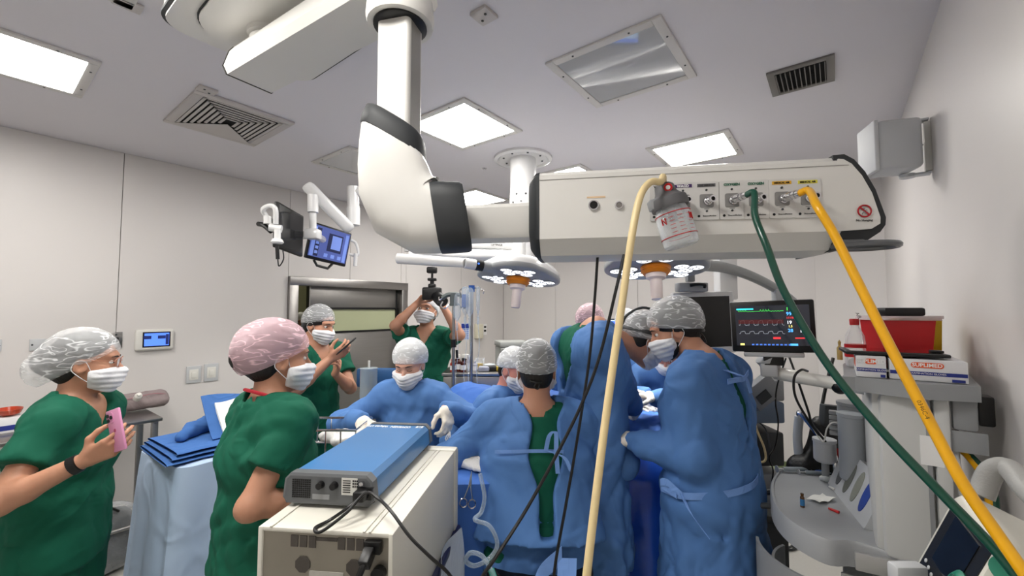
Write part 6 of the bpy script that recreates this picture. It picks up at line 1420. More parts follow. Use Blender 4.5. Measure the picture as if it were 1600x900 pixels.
# absorber, canisters
for k, (x, y, z0, z1, r) in enumerate(((.56, -.045, 1.08, 1.36, .056), (.47, -.035, 1.06, 1.33, .046), (.60, .06, 1.08, 1.18, .042))):
    mb = MB(); mb.lathe([(r * .8, z0), (r, z0 + .01), (r, z1 - .015), (r * 1.06, z1 - .012), (r * 1.06, z1), (r * .7, z1 + .004), (0, z1 + .004)], Matrix.Translation((x, y, 0)), 24); cn = mb.build('canister', (M_AMD, mat('canister_grey', (.60, .62, .64), .4, var=.04), M_PALE)[k], am)
    MB().cyl((x, y, z0 - .12), (x, y, z0), r * .35, n=12).build('canister_stem', M_AMD, cn)
for k in range(5): MB().box((.56, .01 + .0 * k, 1.22 + .022 * k), (.03, .06, .014), bevel=.003).build('vent_fin', M_AMD, am)
MB().tube(spline([(.64, .02, 1.01), (.65, .03, 1.10), (.68, .08, 1.17), (.74, .15, 1.25), (.76, .16, 1.23)], 6), .013, 10).build('chrome_bar', M_CHROME, am)
MB().tube(spline([(.76, .16, 1.23), (.76, .17, 1.12), (.72, .16, 1.02)], 5), .02, 12).build('breathing_hose', mat('corrugated_pale', (.72, .74, .76), .5, var=.05), am)
# monitor arm
ma0 = RM.inverted() @ at(1378, 612, 1.62) - Vector((MU, 0, 0)); ma1 = RM.inverted() @ at(1212, 583, 1.98) - Vector((MU, 0, 0)); ma2 = RM.inverted() @ at(1196, 572, 1.98) - Vector((MU, 0, 0))
mid = ma0.lerp(ma1, .35)
MB().tube([ma0, mid], .024, 12).build('arm_shoulder', M_PALE, am); MB().tube([mid, ma1], [.026, .03], 14).build('monitor_arm', M_WHITE, am); MB().tube([ma1, ma2 + Vector((0, 0, .04))], [.03, .045], 12).build('arm_wrist', M_PALE, am); MB().ell(mid + Vector((0, 0, -.01)), (.03, .03, .03)).build('arm_knuckle', M_BLACK, am)
# patient monitor
pm = thing('patient_monitor', 'black patient monitor showing coloured vital signs on an arm', 'patient monitor', at(1205, 560, 1.92))
M_PMS = mat('vitals_screen', (.10, .11, .14), .1, emit=(.10, .11, .15), estr=.6, var=.15, vscale=9, coat=.3)
F, w, h, hs = quad_screen(pm, at(1140, 472, 2.0), at(1272, 467, 1.84), at(1277.5, 552, 1.84), at(1145, 549, 2.0), .055, M_BLACK, M_DGREY, M_PMS, .020)
ssw, ssh = w - .04, h - .052
def em(name, c, s=1.1): return mat('glow_' + name, c, .4, emit=c, estr=s, var=.01)
def ptext(t, x, y, size, c): 
    vs, fs = text_mesh(t, size, .0004, 'LEFT', .0003); mb = MB(); mb.add(vs, fs, F @ Matrix.Translation((x * ssw, y * ssh + .004, .002))); mb.build('readout', c, hs, world=True, smooth=False)
cg, cb, cw_, cr_, cy_, cc_ = em('green', (.25, .8, .3)), em('blue', (.3, .65, .95)), em('white', (.85, .87, .9)), em('red', (.75, .18, .2)), em('yellow', (.85, .8, .45)), em('cyan', (.2, .8, .85))
for t, x, y, s_, c in (('114', .20, .40, .021, cg), ('99', .20, .28, .021, cb), ('111/67', .20, .185, .012, cr_), ('19', .20, .07, .020, cw_), ('1.5', .22, -.025, .013, cy_), ('28', .21, -.13, .020, cb), ('0.6', .36, .07, .018, cb), ('12', .36, -.14, .021, cw_), ('31', .37, -.03, .013, cg)): ptext(t, x, y, s_, c)
pane(F, hs, -ssw * .36, ssh * .44, ssw * .24, ssh * .035, cc_, nm='trace'); 
def trace(y, amp, f_, c, x0=-.46, x1=.17, kind=0):
    mb = MB(); n = 70; pts = []
    for i in range(n):
        x = x0 + (x1 - x0) * i / (n - 1); ph = (i / n * f_) % 1.0
        v = {0: (1 if ph < .10 else (-.25 if ph < .2 else 0)), 1: (1 if .2 < ph < .65 else 0) - .15 * math.sin(ph * 9), 2: math.sin(ph * 6.28) * .5}[kind]; pts.append(F @ Vector((x * ssw, (y + amp * v) * ssh + .004, .0022)))
    mb.tube(pts, .0007, 4); mb.build('trace', c, hs, world=True)
trace(.36, .05, 18, cg); trace(.02, .10, 5, em('grey', (.6, .62, .65), .7), kind=1); trace(-.20, .05, 5, MATS['glow_grey'], kind=1)
pane(F, hs, -ssw * .15, ssh * .12, ssw * .62, ssh * .10, mat('glow_dimred', (.22, .08, .09), .4, emit=(.24, .08, .09), estr=.8, var=.1), nm='trace'); pane(F, hs, ssw * .06, -ssh * .29, ssw * .10, ssh * .05, cr_, nm='readout'); pane(F, hs, ssw * .36, -ssh * .29, ssw * .12, ssh * .03, cr_, nm='readout')
for k in range(10): pane(F, hs, ssw * (-.27 + .055 * k), -ssh * .455, ssw * .035, ssh * .035, em('softblue', (.25, .42, .75), .8), nm='menu_icon')
pane(F, hs, -ssw * .42, -ssh * .45, ssw * .06, ssh * .05, cy_, nm='menu_icon'); pane(F, hs, ssw * .28, -ssh * .45, ssw * .10, ssh * .05, cb, nm='menu_icon')
mb = MB(); mb.box((.0, -h / 2 - .012, -.03), (w * .72, .022, .05), F, bevel=.006); mb.build('lower_rail', M_PALE, pm, world=True)
mb = MB(); mb.box((0, -h / 2 - .04, -.04), (.08, .045, .05), F, bevel=.006); mb.build('mount_block', M_BLACK, pm, world=True)
mb = MB(); mb.box((-.02, -h / 2 - .085, -.04), (.07, .06, .05), F, bevel=.01); mb.build('mount_neck', M_PALE, pm, world=True)
# things on the shelf
def sh_pt(px, py, u): return atu(px, py, u)
def carton(lab, u0, u1, v0, v1, z0, z1, txt, big=True):
    o = thing('glove_carton', lab, 'carton', RM @ Vector(((u0 + u1) / 2, -(v0 + v1) / 2, z0)), RZ, 'glove cartons on the machine shelf')
    L, D, Hh = u1 - u0, v1 - v0, z1 - z0
    MB().box((0, 0, Hh / 2), (L, D, Hh), bevel=.002).build('carton', MATS['carton_white'], o)
    xs = -L / 2 - .0008
    MB().box((xs, 0, Hh * .36), (.0012, D * .98, Hh * .17)).build('blue_band', MATS['carton_blue'], o, smooth=False)
    MB().prism(rrect(D * .42, Hh * .26, Hh * .12, 4), 0, .0012, frame((xs, 0, Hh * .76), (0, -1, 0), (0, 0, 1), (-1, 0, 0))).build('orange_badge', mat('badge_orange', (.88, .36, .18), .5, var=.03), o, smooth=False)
    text('lettering', txt, Hh * .24, M_PRINT_WHITE, o, frame((xs - .0013, 0, Hh * .76), (0, -1, 0), (0, 0, 1), (-1, 0, 0)), bold=.0004)
    text('lettering', 'EXAMINATION GLOVES', Hh * .12, M_PRINT_WHITE, o, frame((xs - .001, 0, Hh * .36), (0, -1, 0), (0, 0, 1), (-1, 0, 0)))
    MB().box((xs, -D * .38, Hh * .10), (.0012, D * .16, Hh * .13)).build('size_box', MATS['carton_blue'], o, smooth=False)
    MB().box((0, D / 2 + .0006, Hh * .6), (L * .5, .0012, Hh * .4)).build('orange_patch', MATS['badge_orange'], o, smooth=False)
    return o
z0s = 1.5365
carton('white glove carton with orange badge behind the yellow hose', 1.76, 1.98, .045, .118, z0s, z0s + .066, 'SUPLIMED'); carton('long white glove carton with blue band at the wall end of shelf', 1.765, 1.99, .125, .295, z0s, z0s + .062, 'SUPLIMED')
tb_ = thing('tablet', 'black tablet computer lying across the glove cartons', 'tablet', RM @ Vector((1.87, -.135, z0s + .0675)), RZ + .1)
MB().box((0, 0, .006), (.17, .25, .011), bevel=.004).build('body', M_BLACK, tb_); MB().box((0, 0, .0122), (.15, .22, .001)).build('glass', mat('tablet_glass', (.03, .03, .035), .05, var=.02, coat=.8), tb_, smooth=False); MB().box((-.03, -.105, .016), (.03, .03, .008), bevel=.003).build('clip', M_BLACK, tb_)
sp1 = sh_pt(1402, 560, 2.10); b1_ = thing('sharps_container', 'red sharps container with clear lid and black flap', 'sharps container', Vector((sp1.x, sp1.y, z0s)), RZ + .35)
hS = sh_pt(1402, 500, 2.10).z - z0s
def taper(w0, d0, w1, d1, z0, z1): return [[Vector((x * w / 2, y * d / 2, z)) for x, y in ((-1, -1), (1, -1), (1, 1), (-1, 1))] for w, d, z in ((w0, d0, z0), (w1, d1, z1))]
mb = MB(); mb.loft(taper(.13, .13, .15, .16, 0, hS)); mb.build('tub', mat('sharps_red', (.78, .07, .10), .35, var=.04), b1_, smooth=False)
mb = MB(); mb.loft(taper(.17, .185, .165, .18, hS, hS + .015)); mb.build('lid', film_mat('lid_clear', (.92, .85, .86), .35, .15), b1_, smooth=False); MB().box((0, 0, hS + .03), (.13, .12, .03), bevel=.008).build('flap', M_BLACK, b1_)
sp2 = sh_pt(1432, 560, 2.24); b2_ = thing('sharps_container', 'yellow sharps container behind the red one', 'sharps container', Vector((sp2.x, sp2.y, z0s)), RZ + .35); mb = MB(); mb.loft(taper(.10, .10, .11, .11, 0, hS * 1.02)); mb.build('tub', mat('sharps_yellow', (.85, .70, .10), .4, var=.04), b2_, smooth=False); MB().box((0, 0, hS * 1.02 + .006), (.12, .12, .012), bevel=.003).build('lid', MATS['lid_clear'], b2_)
sp3 = sh_pt(1337, 556, 2.02); b3_ = thing('drink_bottle', 'clear plastic bottle with red cap and red label', 'bottle', Vector((sp3.x, sp3.y, z0s)), RZ); hB = sh_pt(1337, 498, 2.02).z - z0s
MB().lathe([(.02, 0), (.030, .006), (.032, .02), (.029, hB * .35), (.031, hB * .5), (.028, hB * .66), (.013, hB * .85), (.012, hB * .88)], None, 20).build('bottle', M_CLEAR, b3_); MB().lathe([(.014, hB * .87), (.015, hB * .98), (.013, hB), (0, hB)], None, 16).build('cap', M_RED, b3_); MB().lathe([(.0325, hB * .22), (.0325, hB * .48)], None, 20).build('label', M_RED, b3_)
sp4 = sh_pt(1313, 575, 2.3); b4_ = thing('ampoule', 'small glass ampoule standing at the shelf end by the bottle', 'ampoule', Vector((sp4.x, sp4.y, z0s)), RZ); MB().lathe([(0, 0), (.010, 0), (.010, .05), (.004, .06), (.006, .075), (0, .085)], None, 12).build('glass', mat('amber_clear', (.75, .65, .40), .15, var=.04), b4_)
# things on the worktop
WTZ = .999
def wp(px, py): p = atz(px, py, WTZ); return p
def syringe(px, py, ang, lab, L=.11, r=.008, col=None):
    p = wp(px, py); o = thing('syringe', lab, 'syringe', p + Vector((0, 0, .0)), ang, 'syringes on the worktop'); M = Matrix.Translation((0, 0, r + .002)) @ Matrix.Rotation(PI / 2, 4, 'Y')
    MB().lathe([(r, -L / 2), (r, L / 2), (r * .3, L / 2 + .006), (r * .3, L / 2 + .02), (0, L / 2 + .02)], M, 14).build('barrel', MATS['canister_clear'], o); MB().lathe([(r * 1.5, -L / 2 - .03), (r * 1.5, -L / 2 - .027), (r * .5, -L / 2 - .027), (r * .5, L * .1), (r * .9, L * .1), (r * .9, L * .14), (0, L * .14)], M, 12).build('plunger', M_PALE, o)
syringe(1245, 738, -.05, 'large clear syringe lying near the far edge of the worktop', .12, .011); syringe(1275, 742, -.1, 'teal-tipped syringe beside the clear pouch', .09, .008)
vq = wp(1254, 792); vo = thing('vial', 'upright small vial with blue label on the worktop', 'vial', vq); MB().lathe([(0, 0), (.0075, 0), (.0075, .036), (.005, .04), (.006, .05), (0, .05)], None, 14).build('glass', mat('vial_brown', (.30, .20, .10), .2, var=.04), vo); MB().lathe([(.0078, .006), (.0078, .03)], None, 14).build('label', mat('vial_blue', (.20, .45, .65), .5, var=.03), vo)
for k, (px, py, sx, sy, lab) in enumerate(((1295, 752, .075, .055, 'oval clear pouch with white insert on the worktop'), (1283, 782, .10, .05, 'opened white sterile wrapper with brown ampoule'), (1333, 790, .05, .03, 'clear needle cap by the organiser'), (1322, 772, .03, .03, 'torn white paper corner'), (1300, 765, .03, .012, 'small white needle sheath'), (1303, 800, .035, .012, 'red and white ampoule stub'))):
    p = wp(px, py); o = thing('worktop_litter', lab, 'wrapper', p, .4 * k, 'litter on the worktop')
    if k in (0, 2): V, F = field([el((0, 0, .010), (sx / 2, sy / 2, .014), k=.02)], .005, post=lambda q, d: np.maximum(d + .002 * np.sin(q[:, 0] * 260) * np.sin(q[:, 1] * 210), .0008 - q[:, 2])); raw_obj('pouch', V, F, film_mat('pouch_film', (.88, .90, .90), .55, .2), o, True)
    elif k in (1, 3): MB().grid(lambda a, b: ((a - .5) * sx, (b - .5) * sy, .004 + .010 * abs(math.sin(a * 4 + b * 2 + k))), 8, 6, .0012).build('paper', MATS['white_paper'], o, angle=20)
    else: MB().cyl((-sx / 2, 0, sy * .5), (sx / 2, 0, sy * .5), sy * .45, sy * .35, 10).build('sheath', M_WHITE if k == 4 else M_RED, o)
fmq = wp(1283, 735); fm = thing('face_cushion_mask', 'clear anaesthetic face mask with blue cushion on the worktop', 'breathing mask', fmq, .3); MB().lathe([(.05, .0), (.062, .008), (.05, .018), (.042, .012)], Matrix.Diagonal((1.25, .9, 1, 1)), 24).build('cushion', mat('cushion_blue', (.18, .35, .68), .35, var=.04), fm); MB().lathe([(.052, .015), (.04, .035), (.016, .05), (.014, .065), (.011, .065)], Matrix.Diagonal((1.25, .9, 1, 1)), 24).build('dome', M_CLEAR, fm)
# transport monitor at the frame edge
tm = thing('transport_monitor', 'white transport monitor with dark screen, green dial and carrying handle', 'transport monitor', (1.06, .86, 0))
TL, TR, BR, BL_ = Vector((1.01, 1.0, 1.335)), Vector((.935, .855, 1.305)), Vector((.885, .835, 1.185)), Vector((.93, .985, 1.13))
BR = TR + (BL_ - TL); nF = (TR - TL).cross(BL_ - TL).normalized(); nF = nF if nF.x < 0 else -nF; dv = -nF
c_ = (TL + TR + BR + BL_) / 4; xh = (TR - TL).normalized(); yh = (TL - BL_); yh = (yh - xh * yh.dot(xh)).normalized(); zh = xh.cross(yh); TF = frame(c_, xh, yh, zh if zh.dot(nF) > 0 else -zh)
TW, TH = (TR - TL).length + .02, (TL - BL_).length + .02
M_TM = mat('monitor_cream_white', (.83, .82, .78), .4, var=.03)
sgn = 1 if zh.dot(nF) > 0 else -1
def trg(k, z, ox=0, oy=0): return [TF @ Vector((x * k + ox, y * k + oy, z)) for x, y in rrect(TW, TH, .022, 4)]
mb = MB(); mb.loft([trg(.94, .004), trg(1.0, -.004), trg(1.03, -.03), trg(1.12, -.10, .01, -.02), trg(1.25, -.22, .03, -.03), trg(1.2, -.26, .03, -.03)]); mb.build('casing', M_TM, tm, world=True, angle=50)
mb = MB(); mb.prism(rrect(TW * .84, TH * .84, .014, 4), .003, .006, TF); fp_ = mb.build('front_panel', mat('panel_charcoal', (.10, .105, .12), .4, var=.04), tm, world=True)
MB().box((-.0, .022, .0068), (TW * .52, TH * .48, .002), TF).build('screen', mat('dark_glossy_screen', (.06, .065, .08), .12, var=.03, coat=.4), fp_, world=True, smooth=False)
for k in range(4): MB().ell((-.062 + .0 * k, -.055 + .0 * k, .007), (.005, .005, .002), TF @ Matrix.Translation((.018 * k, -.004 * k, 0)), 10, 6).build('key', M_PALE, fp_, world=True)
mb = MB(); mb.lathe([(.024, .006), (.026, .012), (.020, .018), (.008, .020), (0, .020)], TF @ Matrix.Translation((TW * .30, -.02, 0)) @ Matrix.Diagonal((1, 1.4, 1, 1)), 22); mb.build('green_dial', mat('dial_green', (.10, .45, .36), .35, var=.04), tm, world=True)
mb = MB(); mb.box((TW * .30, -.02, .021), (.012, .045, .008), TF, bevel=.003); mb.build('dial_grip', mat('dial_green_dark', (.06, .33, .27), .35, var=.04), tm, world=True)
hA, hB_ = at(1535, 762, .86), at(1600, 835, .74)
mb = MB(); mb.tube(spline([at(1533, 775, .93), at(1546, 742, .93), at(1562, 731, .92), at(1580, 735, .90), at(1606, 765, .84), at(1640, 800, .78), at(1655, 830, .76)], 6), .021, 12); mb.build('carrying_handle', mat('handle_grey', (.62, .62, .61), .5, var=.04, bump=.1, bscale=200), tm, world=True)
mb = MB(); mb.cyl(at(1578, 893, .80), at(1572, 890, .785), .026, .022, 20); mb.build('paddle_cap', MATS['dial_green'], tm, world=True)
mb = MB(); mb.box((1.11, .84, .58), (.16, .20, 1.12), Matrix.Identity(4), bevel=.02); mb.build('trolley_column', M_PALE, tm, world=True); MB().box((1.08, .84, .04), (.24, .34, .08), bevel=.02).build('trolley_base', M_GREY, tm, world=True); MB().box((1.05, .88, 1.135), (.30, .26, .02), bevel=.006).build('trolley_shelf', M_PALE, tm, world=True)
MB().box((.0, 0, 0), (.07, .03, .04), Matrix.Translation(at(1418, 895, .98)), bevel=.006).build('printer_tray', M_PALE, tm, world=True)
# equipment rack behind the standing surgeon, bag and cables
rk = at(1172, 700, 2.62); ra_ = thing('equipment_rack', 'grey equipment rack half hidden behind the tall surgeon', 'equipment rack', (rk.x - .06, 2.62, 0))
for z0, z1, wd, m_ in ((.06, .55, .34, M_DGREY), (.58, .82, .30, M_AMD), (.86, 1.05, .32, M_DGREY), (1.10, 1.22, .34, mat('rack_blue_grey', (.38, .44, .52), .5, var=.04))): MB().box((0, 0, (z0 + z1) / 2), (wd, .35, z1 - z0), bevel=.012).build('module', m_, ra_)
MB().box((0, .12, .65), (.05, .05, 1.2)).build('post', M_STEEL, ra_); MB().box((.09, -.12, 1.28), (.2, .05, .12), Matrix.Translation((0, 0, 0)), bevel=.01).build('tilted_module', M_GREY, ra_)
MB().box((0, 0, .03), (.4, .4, .06), bevel=.01).build('base', M_BLACK, ra_)
tq = at(1190, 612, 2.30); tmn = thing('tilted_display', 'grey tilted display unit hanging below the patient monitor', 'display unit', tq); MB().box((0, 0, 0), (.17, .06, .13), Matrix.Rotation(math.radians(-38), 4, 'Y'), bevel=.012).build('housing', M_GREY, tmn); MB().box((-.02, -.032, -.012), (.07, .006, .05), Matrix.Rotation(math.radians(-38), 4, 'Y')).build('pocket', M_DGREY, tmn, smooth=False); MB().tube([(-.02, .0, 0), (-.06, .2, .02), (-.05, .33, .03)], .015, 8).build('support', M_GREY, tmn)
bgq = at(1287, 700, 2.05); bg_ = thing('black_bag', 'black folded bag hanging behind the anaesthesia machine', 'bag', bgq)
fbk = fold_fn(95, .014, .12, (1, 1, .5)); V, F = field([rc((-.10, 0, -.10), (.10, 0, -.12), .07, .08, k=.06), rc((.0, 0, .10), (.02, 0, -.05), .05, .09, k=.06)], .013, post=lambda p, d: d + fbk(p)); raw_obj('bag', V, F, MATS['black_nylon'], bg_, True); MB().box((.0, -.03, .16), (.085, .04, .10), Matrix.Rotation(.1, 4, 'Y'), bevel=.006).build('cuff_holder', M_DGREY, bg_); MB().tube(spline([(0, 0, .2), (.04, .02, .3), (.10, .05, .42)], 5), .008, 6).build('strap', M_BLACK, bg_)
rdq = at(1312, 705, 2.0); rd = thing('red_cloth', 'red patterned pouch tucked beside the canisters', 'pouch', rdq); V, F = field([rc((-.05, 0, 0), (.06, 0, -.02), .035, .03, k=.03)], .01, post=lambda p, d: d + fbk(p) * .6); raw_obj('pouch', V, F, mat('red_weave', (.62, .10, .12), .8, var=.3, vscale=60), rd, True)
CG = 'cables behind the patient monitor'
def cable(lab, pts, r=.004, m=M_BLACK): hose('monitor_cable', lab, 'cable', pts, r, m, 7, CG, 6)
cable('black cable dropping from the patient monitor to the floor in gentle waves', [at(1228, 560, 2.1), at(1215, 600, 2.2), at(1212, 630, 2.3), at(1216, 660, 2.35), at(1212, 695, 2.4), at(1202, 715, 2.4), at(1208, 735, 2.4), at(1205, 760, 2.4)]); cable('black cable looping beside the equipment rack', [at(1184, 560, 2.5), at(1198, 600, 2.45), at(1201, 620, 2.45), at(1192, 636, 2.45), at(1180, 637, 2.45)]); cable('paired black cable passing over the monitor arm', [at(1232, 555, 2.0), at(1245, 590, 1.9), at(1262, 640, 1.85), at(1270, 665, 1.85), at(1290, 690, 1.85)], .005); cable('black cable arched over the monitor arm', [at(1262, 580, 1.83), at(1252, 578, 1.80), at(1241, 590, 1.80), at(1243, 620, 1.82), at(1262, 655, 1.85), at(1280, 680, 1.85)], .005)
cable('grey cable looping low beside the rack', [at(1180, 655, 2.5), at(1196, 670, 2.45), at(1202, 695, 2.4), at(1200, 720, 2.4)], .004, M_DGREY); cable('pale tubing winding down the rack', [at(1175, 640, 2.4), at(1182, 670, 2.4), at(1194, 700, 2.38), at(1195, 720, 2.38), at(1175, 722, 2.38)], .006, M_CREAM); cable('white gas sampling line crossing to the canisters', [at(1262, 655, 1.9), at(1285, 690, 1.85), at(1292, 670, 1.82), at(1302, 660, 1.8), at(1320, 665, 1.8)], .003, M_WHITE)
def floor_coil(lab, cx, cy, r, n, m, th=.006, seed=0):
    g = random.Random(seed); pts = []
    for i in range(n * 10): a = i * 2 * PI / 10; rr = r * (.8 + .35 * g.random()); pts.append((cx + rr * math.cos(a) * 1.3, cy + rr * math.sin(a), th + .006 * (i // 10) + .003 * g.random()))
    hose('coiled_cable', lab, 'cable', [Vector(p) for p in pts], th, m, 6, 'coiled cables on the floor', 3)
fq_ = atz(1190, 800, 0); floor_coil('cream coiled tubing on the floor by the rack', fq_.x, fq_.y, .14, 3, M_CREAM, .007, 3); fq_ = atz(1182, 740, 0); floor_coil('black coiled cable on the floor under the rack', fq_.x + .1, fq_.y, .12, 3, M_BLACK, .006, 5); fq_ = atz(1215, 850, 0); floor_coil('dark cable heap on the floor beside the machine doors', fq_.x, fq_.y, .10, 4, M_DGREY, .007, 7)
lmp = at(1178, 745, 2.3); fp2 = thing('foot_pedal', 'grey foot pedal box near the cables on the floor', 'pedal', Vector((atz(1180, 860, 0).x, atz(1180, 860, 0).y, 0)), .4); MB().box((0, 0, .04), (.16, .22, .08), bevel=.015).build('body', M_BLACK, fp2); MB().box((0, -.02, .085), (.12, .14, .02), bevel=.006).build('treadle', M_STEEL, fp2)
# ================================================================== the cast
GS = 'staff in green scrubs'; GG = 'staff in blue gowns around the table'
def V3(v): return Vector(tuple(v))
p1 = person('woman in green scrubs and glasses holding a pink phone', at(136, 567, 1.75), 16, lean=4, neck=14, hyaw=18, hpitch=6, cap=('white', 'bun', 3), skin='olive', female=True, girth=1.0, sh_w=.15, group=GS, res=.011, seed=1, long_hair=True,
            arms=dict(R=dict(w=at(134, 718, 1.52), pole=(-.9, -.45, -.6), d=(.80, .12, .42), n=(-.30, .85, .35), curl=(.55, .6, .4), thumb=.7),
                      L=dict(w=at(150, 735, 1.95), pole=(-.6, .6, -.8))))
p2 = person('woman in green scrubs with pink-tinged cap standing behind the generator stack', at(437, 561, 1.64), 54, lean=2, neck=14, hyaw=-16, hpitch=6, cap=('pink', 'full', 5), skin='olive', female=True, girth=.96, sh_w=.155, group=GS, res=.011, seed=2, long_hair=True,
            arms=dict(R=dict(w=at(500, 770, 1.60), pole=(-.2, -.5, -.9)), L=dict(w=at(485, 790, 1.85), pole=(-.2, .6, -.9), nohand=False)))
p3 = person('man in green scrubs looking down at his dark phone by the sliding door', at(499, 507, 3.1), -28, lean=2, neck=16, hyaw=14, hpitch=18, cap=('white', 'slim', 7), skin='tan', group=GS, seed=3,
            arms=dict(R=dict(w=at(517, 560, 2.84), pole=(-.5, -.6, -.9), d=(.75, -.05, .45), n=(-.1, .8, .5), curl=(.6, .7, .5)),
                      L=dict(w=at(524, 584, 2.98), pole=(.3, .6, -.9), d=(.45, -.35, .75), n=(-.2, -.5, .6), curl=(.7, .8, .5))))
p3b = person('masked person standing in the corridor seen through the door gap', at(470, 507, 4.85), -60, cap=('dense', 'slim', 9), skin='tan', group=GS, seed=4, hide_legs=False, eyes=True, res=.018)
p4 = person('man in green scrubs raising a camera above his head', at(667, 487, 4.0), -92, lean=-3, neck=2, hyaw=-8, hpitch=-14, hroll=-4, cap=('dense', 'slim', 11), skin='olive', group=GS, seed=5,
            arms=dict(R=dict(w=at(652, 474, 3.80), pole=(-.75, -.5, -.8), d=(.65, -.2, .7), n=(.8, -.3, -.3), curl=(.6, .8, .5)),
                      L=dict(w=at(694, 482, 3.74), pole=(.75, -.5, -.8), d=(-.45, .1, .85), n=(-.5, .2, .6), curl=(.6, .7, .5))))
p5 = person('scrub nurse in blue gown looking down beside the instrument rail', at(640, 569, 2.35), -98, lean=8, neck=24, hyaw=0, hpitch=22, cap=('dense', 'normal', 13), skin='fair', outfit='gown', female=True, group=GG, seed=6, hem=.5, girth=1.05, res=.012, eyes=False,
            arms=dict(R=dict(w=at(566, 656, 2.12), pole=(-1, .2, -.5), glove=True, d=(.35, -.6, -.35), n=(.2, .2, -1), curl=(.4, .5, .4)),
                      L=dict(w=at(696, 638, 2.10), pole=(1, .2, -.6), glove=True, d=(.25, -.5, -.7), n=(-.6, .3, -.4), curl=(.7, .8, .5))))
p6 = person('assistant in blue gown with white cap facing the seated surgeon', at(804, 577, 2.42), -40, lean=10, neck=25, hpitch=24, cap=('dense', 'slim', 15), skin='pinkish', outfit='gown', group=GG, seed=7, hem=.5, res=.013,
            arms=dict(R=dict(w=at(775, 690, 2.2), pole=(-1, -.2, -.5), glove=True), L=dict(w=at(835, 690, 2.25), pole=(.5, .5, -.5), glove=True)))
p7 = person('seated surgeon in blue gown seen from behind on a black stool', at(838, 579, 2.05), 88, lean=13, neck=18, hpitch=14, cap=('white', 'slim', 17), skin='tan', outfit='gown', group=GG, seed=8, sit=.72, H=1.82, knee_out=.05, hem=.50, slit=(-.03, .075, .46), girth=1.12, res=.011, eyes=False, brow=False,
            arms=dict(L=dict(w=at(768, 712, 2.2), pole=(-1, -.2, -.6), glove=True, n=(.4, 0, -1)), R=dict(w=at(898, 705, 2.25), pole=(1, -.2, -.6), glove=True, n=(-.4, 0, -1))))
p8 = person('surgeon in blue gown bending over with a grey headlight band on his cap', at(1006, 532, 2.28), 22, lean=5, neck=106, neckl=.30, hyaw=-8, hpitch=34, cap=('white', 'normal', 19), skin='tan', outfit='gown', group=GG, seed=9, base=.20, hem=.56, slit=(.05, .11, .33), girth=.95, sh_w=.15, sh_f=-.10, sh_z=-.045, res=.011,
            arms=dict(L=dict(w=at(1000, 640, 2.6), pole=(-.4, .6, -.6), glove=True), R=dict(w=at(1000, 655, 2.42), pole=(.0, -.9, -.6), glove=True)))
p9 = person('gowned surgeon with pinkish cap on the far side, half hidden', at(922, 508, 3.2), 70, lean=8, neck=35, hpitch=25, cap=('pink', 'normal', 21), skin='pinkish', outfit='gown', group=GG, seed=10, hem=.5, res=.016,
            arms=dict(L=dict(w=at(900, 630, 3.4), pole=(-1, 0, -.5), glove=True), R=dict(w=at(960, 630, 3.4), pole=(1, 0, -.5), glove=True)))
p10 = person('surgeon in blue gown facing across the lit operating field, head bowed', at(1040, 553, 2.85), -112, lean=14, neck=45, hpitch=38, cap=('dense', 'normal', 23), skin='pinkish', outfit='gown', group=GG, seed=11, hem=.5, res=.013,
             arms=dict(R=dict(w=at(1012, 616, 2.62), pole=(-.8, .4, -.5), glove=True, d=(-.1, -.8, -.5), n=(.3, 0, -.9)), L=dict(w=at(1040, 620, 2.6), pole=(1, .3, -.5), glove=True, d=(-.5, -.6, -.5), n=(-.5, 0, -.8))))
p11 = person('tall surgeon in blue gown with tied back standing by the patient monitor', at(1053, 515, 2.1), 127, lean=3, neck=50, neckl=.18, hyaw=38, hpitch=24, sh_f=-.05, sh_w=.165, sh_z=-.03, cap=('white', 'normal', 25), skin='tan', outfit='gown', group=GG, seed=12, hem=.52, slit=(.0, .032, .34), girth=1.12, res=.011,
             arms=dict(L=dict(w=at(988, 688, 1.98), pole=(.5, -.6, -.7), glove=True, d=(-.75, .3, .1), n=(.0, .4, -.9), curl=(.3, .5, .3)), R=dict(w=at(1020, 622, 2.45), pole=(-.2, .9, -.6), glove=True, d=(-.8, -.1, .1), n=(0, -.3, -.9), curl=(.4, .5, .3))))
p12 = person('person in grey cap before a small screen at the far end', at(977, 508, 3.6), 95, cap=('white', 'slim', 27), skin='tan', outfit='gown', group=GG, seed=13, hem=.5, res=.02, hair_color='grey', eyes=False, brow=False)
# ------------------------------------------------------------------ worn details
def head_tube(info, name, pts, r, m, n=6, k=5, closed=False):
    mb = MB(); mb.tube(spline(pts, k), r, n, closed=closed); return info['hbuild'](mb, name, m)
M_GOLD = mat('rose_gold_wire', (.72, .50, .42), .3, .8, var=.03)
for g in (1, -1): head_tube(p1, 'glasses_temple', [(.098, .060 * g, .016), (.05, .078 * g, .018), (-.0, .084 * g, .016), (-.02, .084 * g, .004)], .0013, M_GOLD)
for g in (1, -1):
    mb = MB(); mb.tube([(.108 - .012 * abs(math.cos(t)) * (1 if math.cos(t) * g > 0 else .2), .034 * g + .025 * math.cos(t), .010 + .021 * math.sin(t)) for t in [2 * PI * i / 20 for i in range(20)]], .0013, 5, closed=True); rm = p1['hbuild'](mb, 'glasses_rim', M_GOLD)
    mb = MB(); mb.ell((.104, .034 * g, .010), (.002, .023, .019), None, 14, 8); p1['hbuild'](mb, 'lens', M_CLEAR, rm)
head_tube(p1, 'glasses_bridge', [(.108, .010, .014), (.112, 0, .017), (.108, -.010, .014)], .0012, M_GOLD)
w1 = p1['wr']['R']; e1w = p1['el']['R']; dw = unit(w1 - e1w); c = w1 - dw * .03
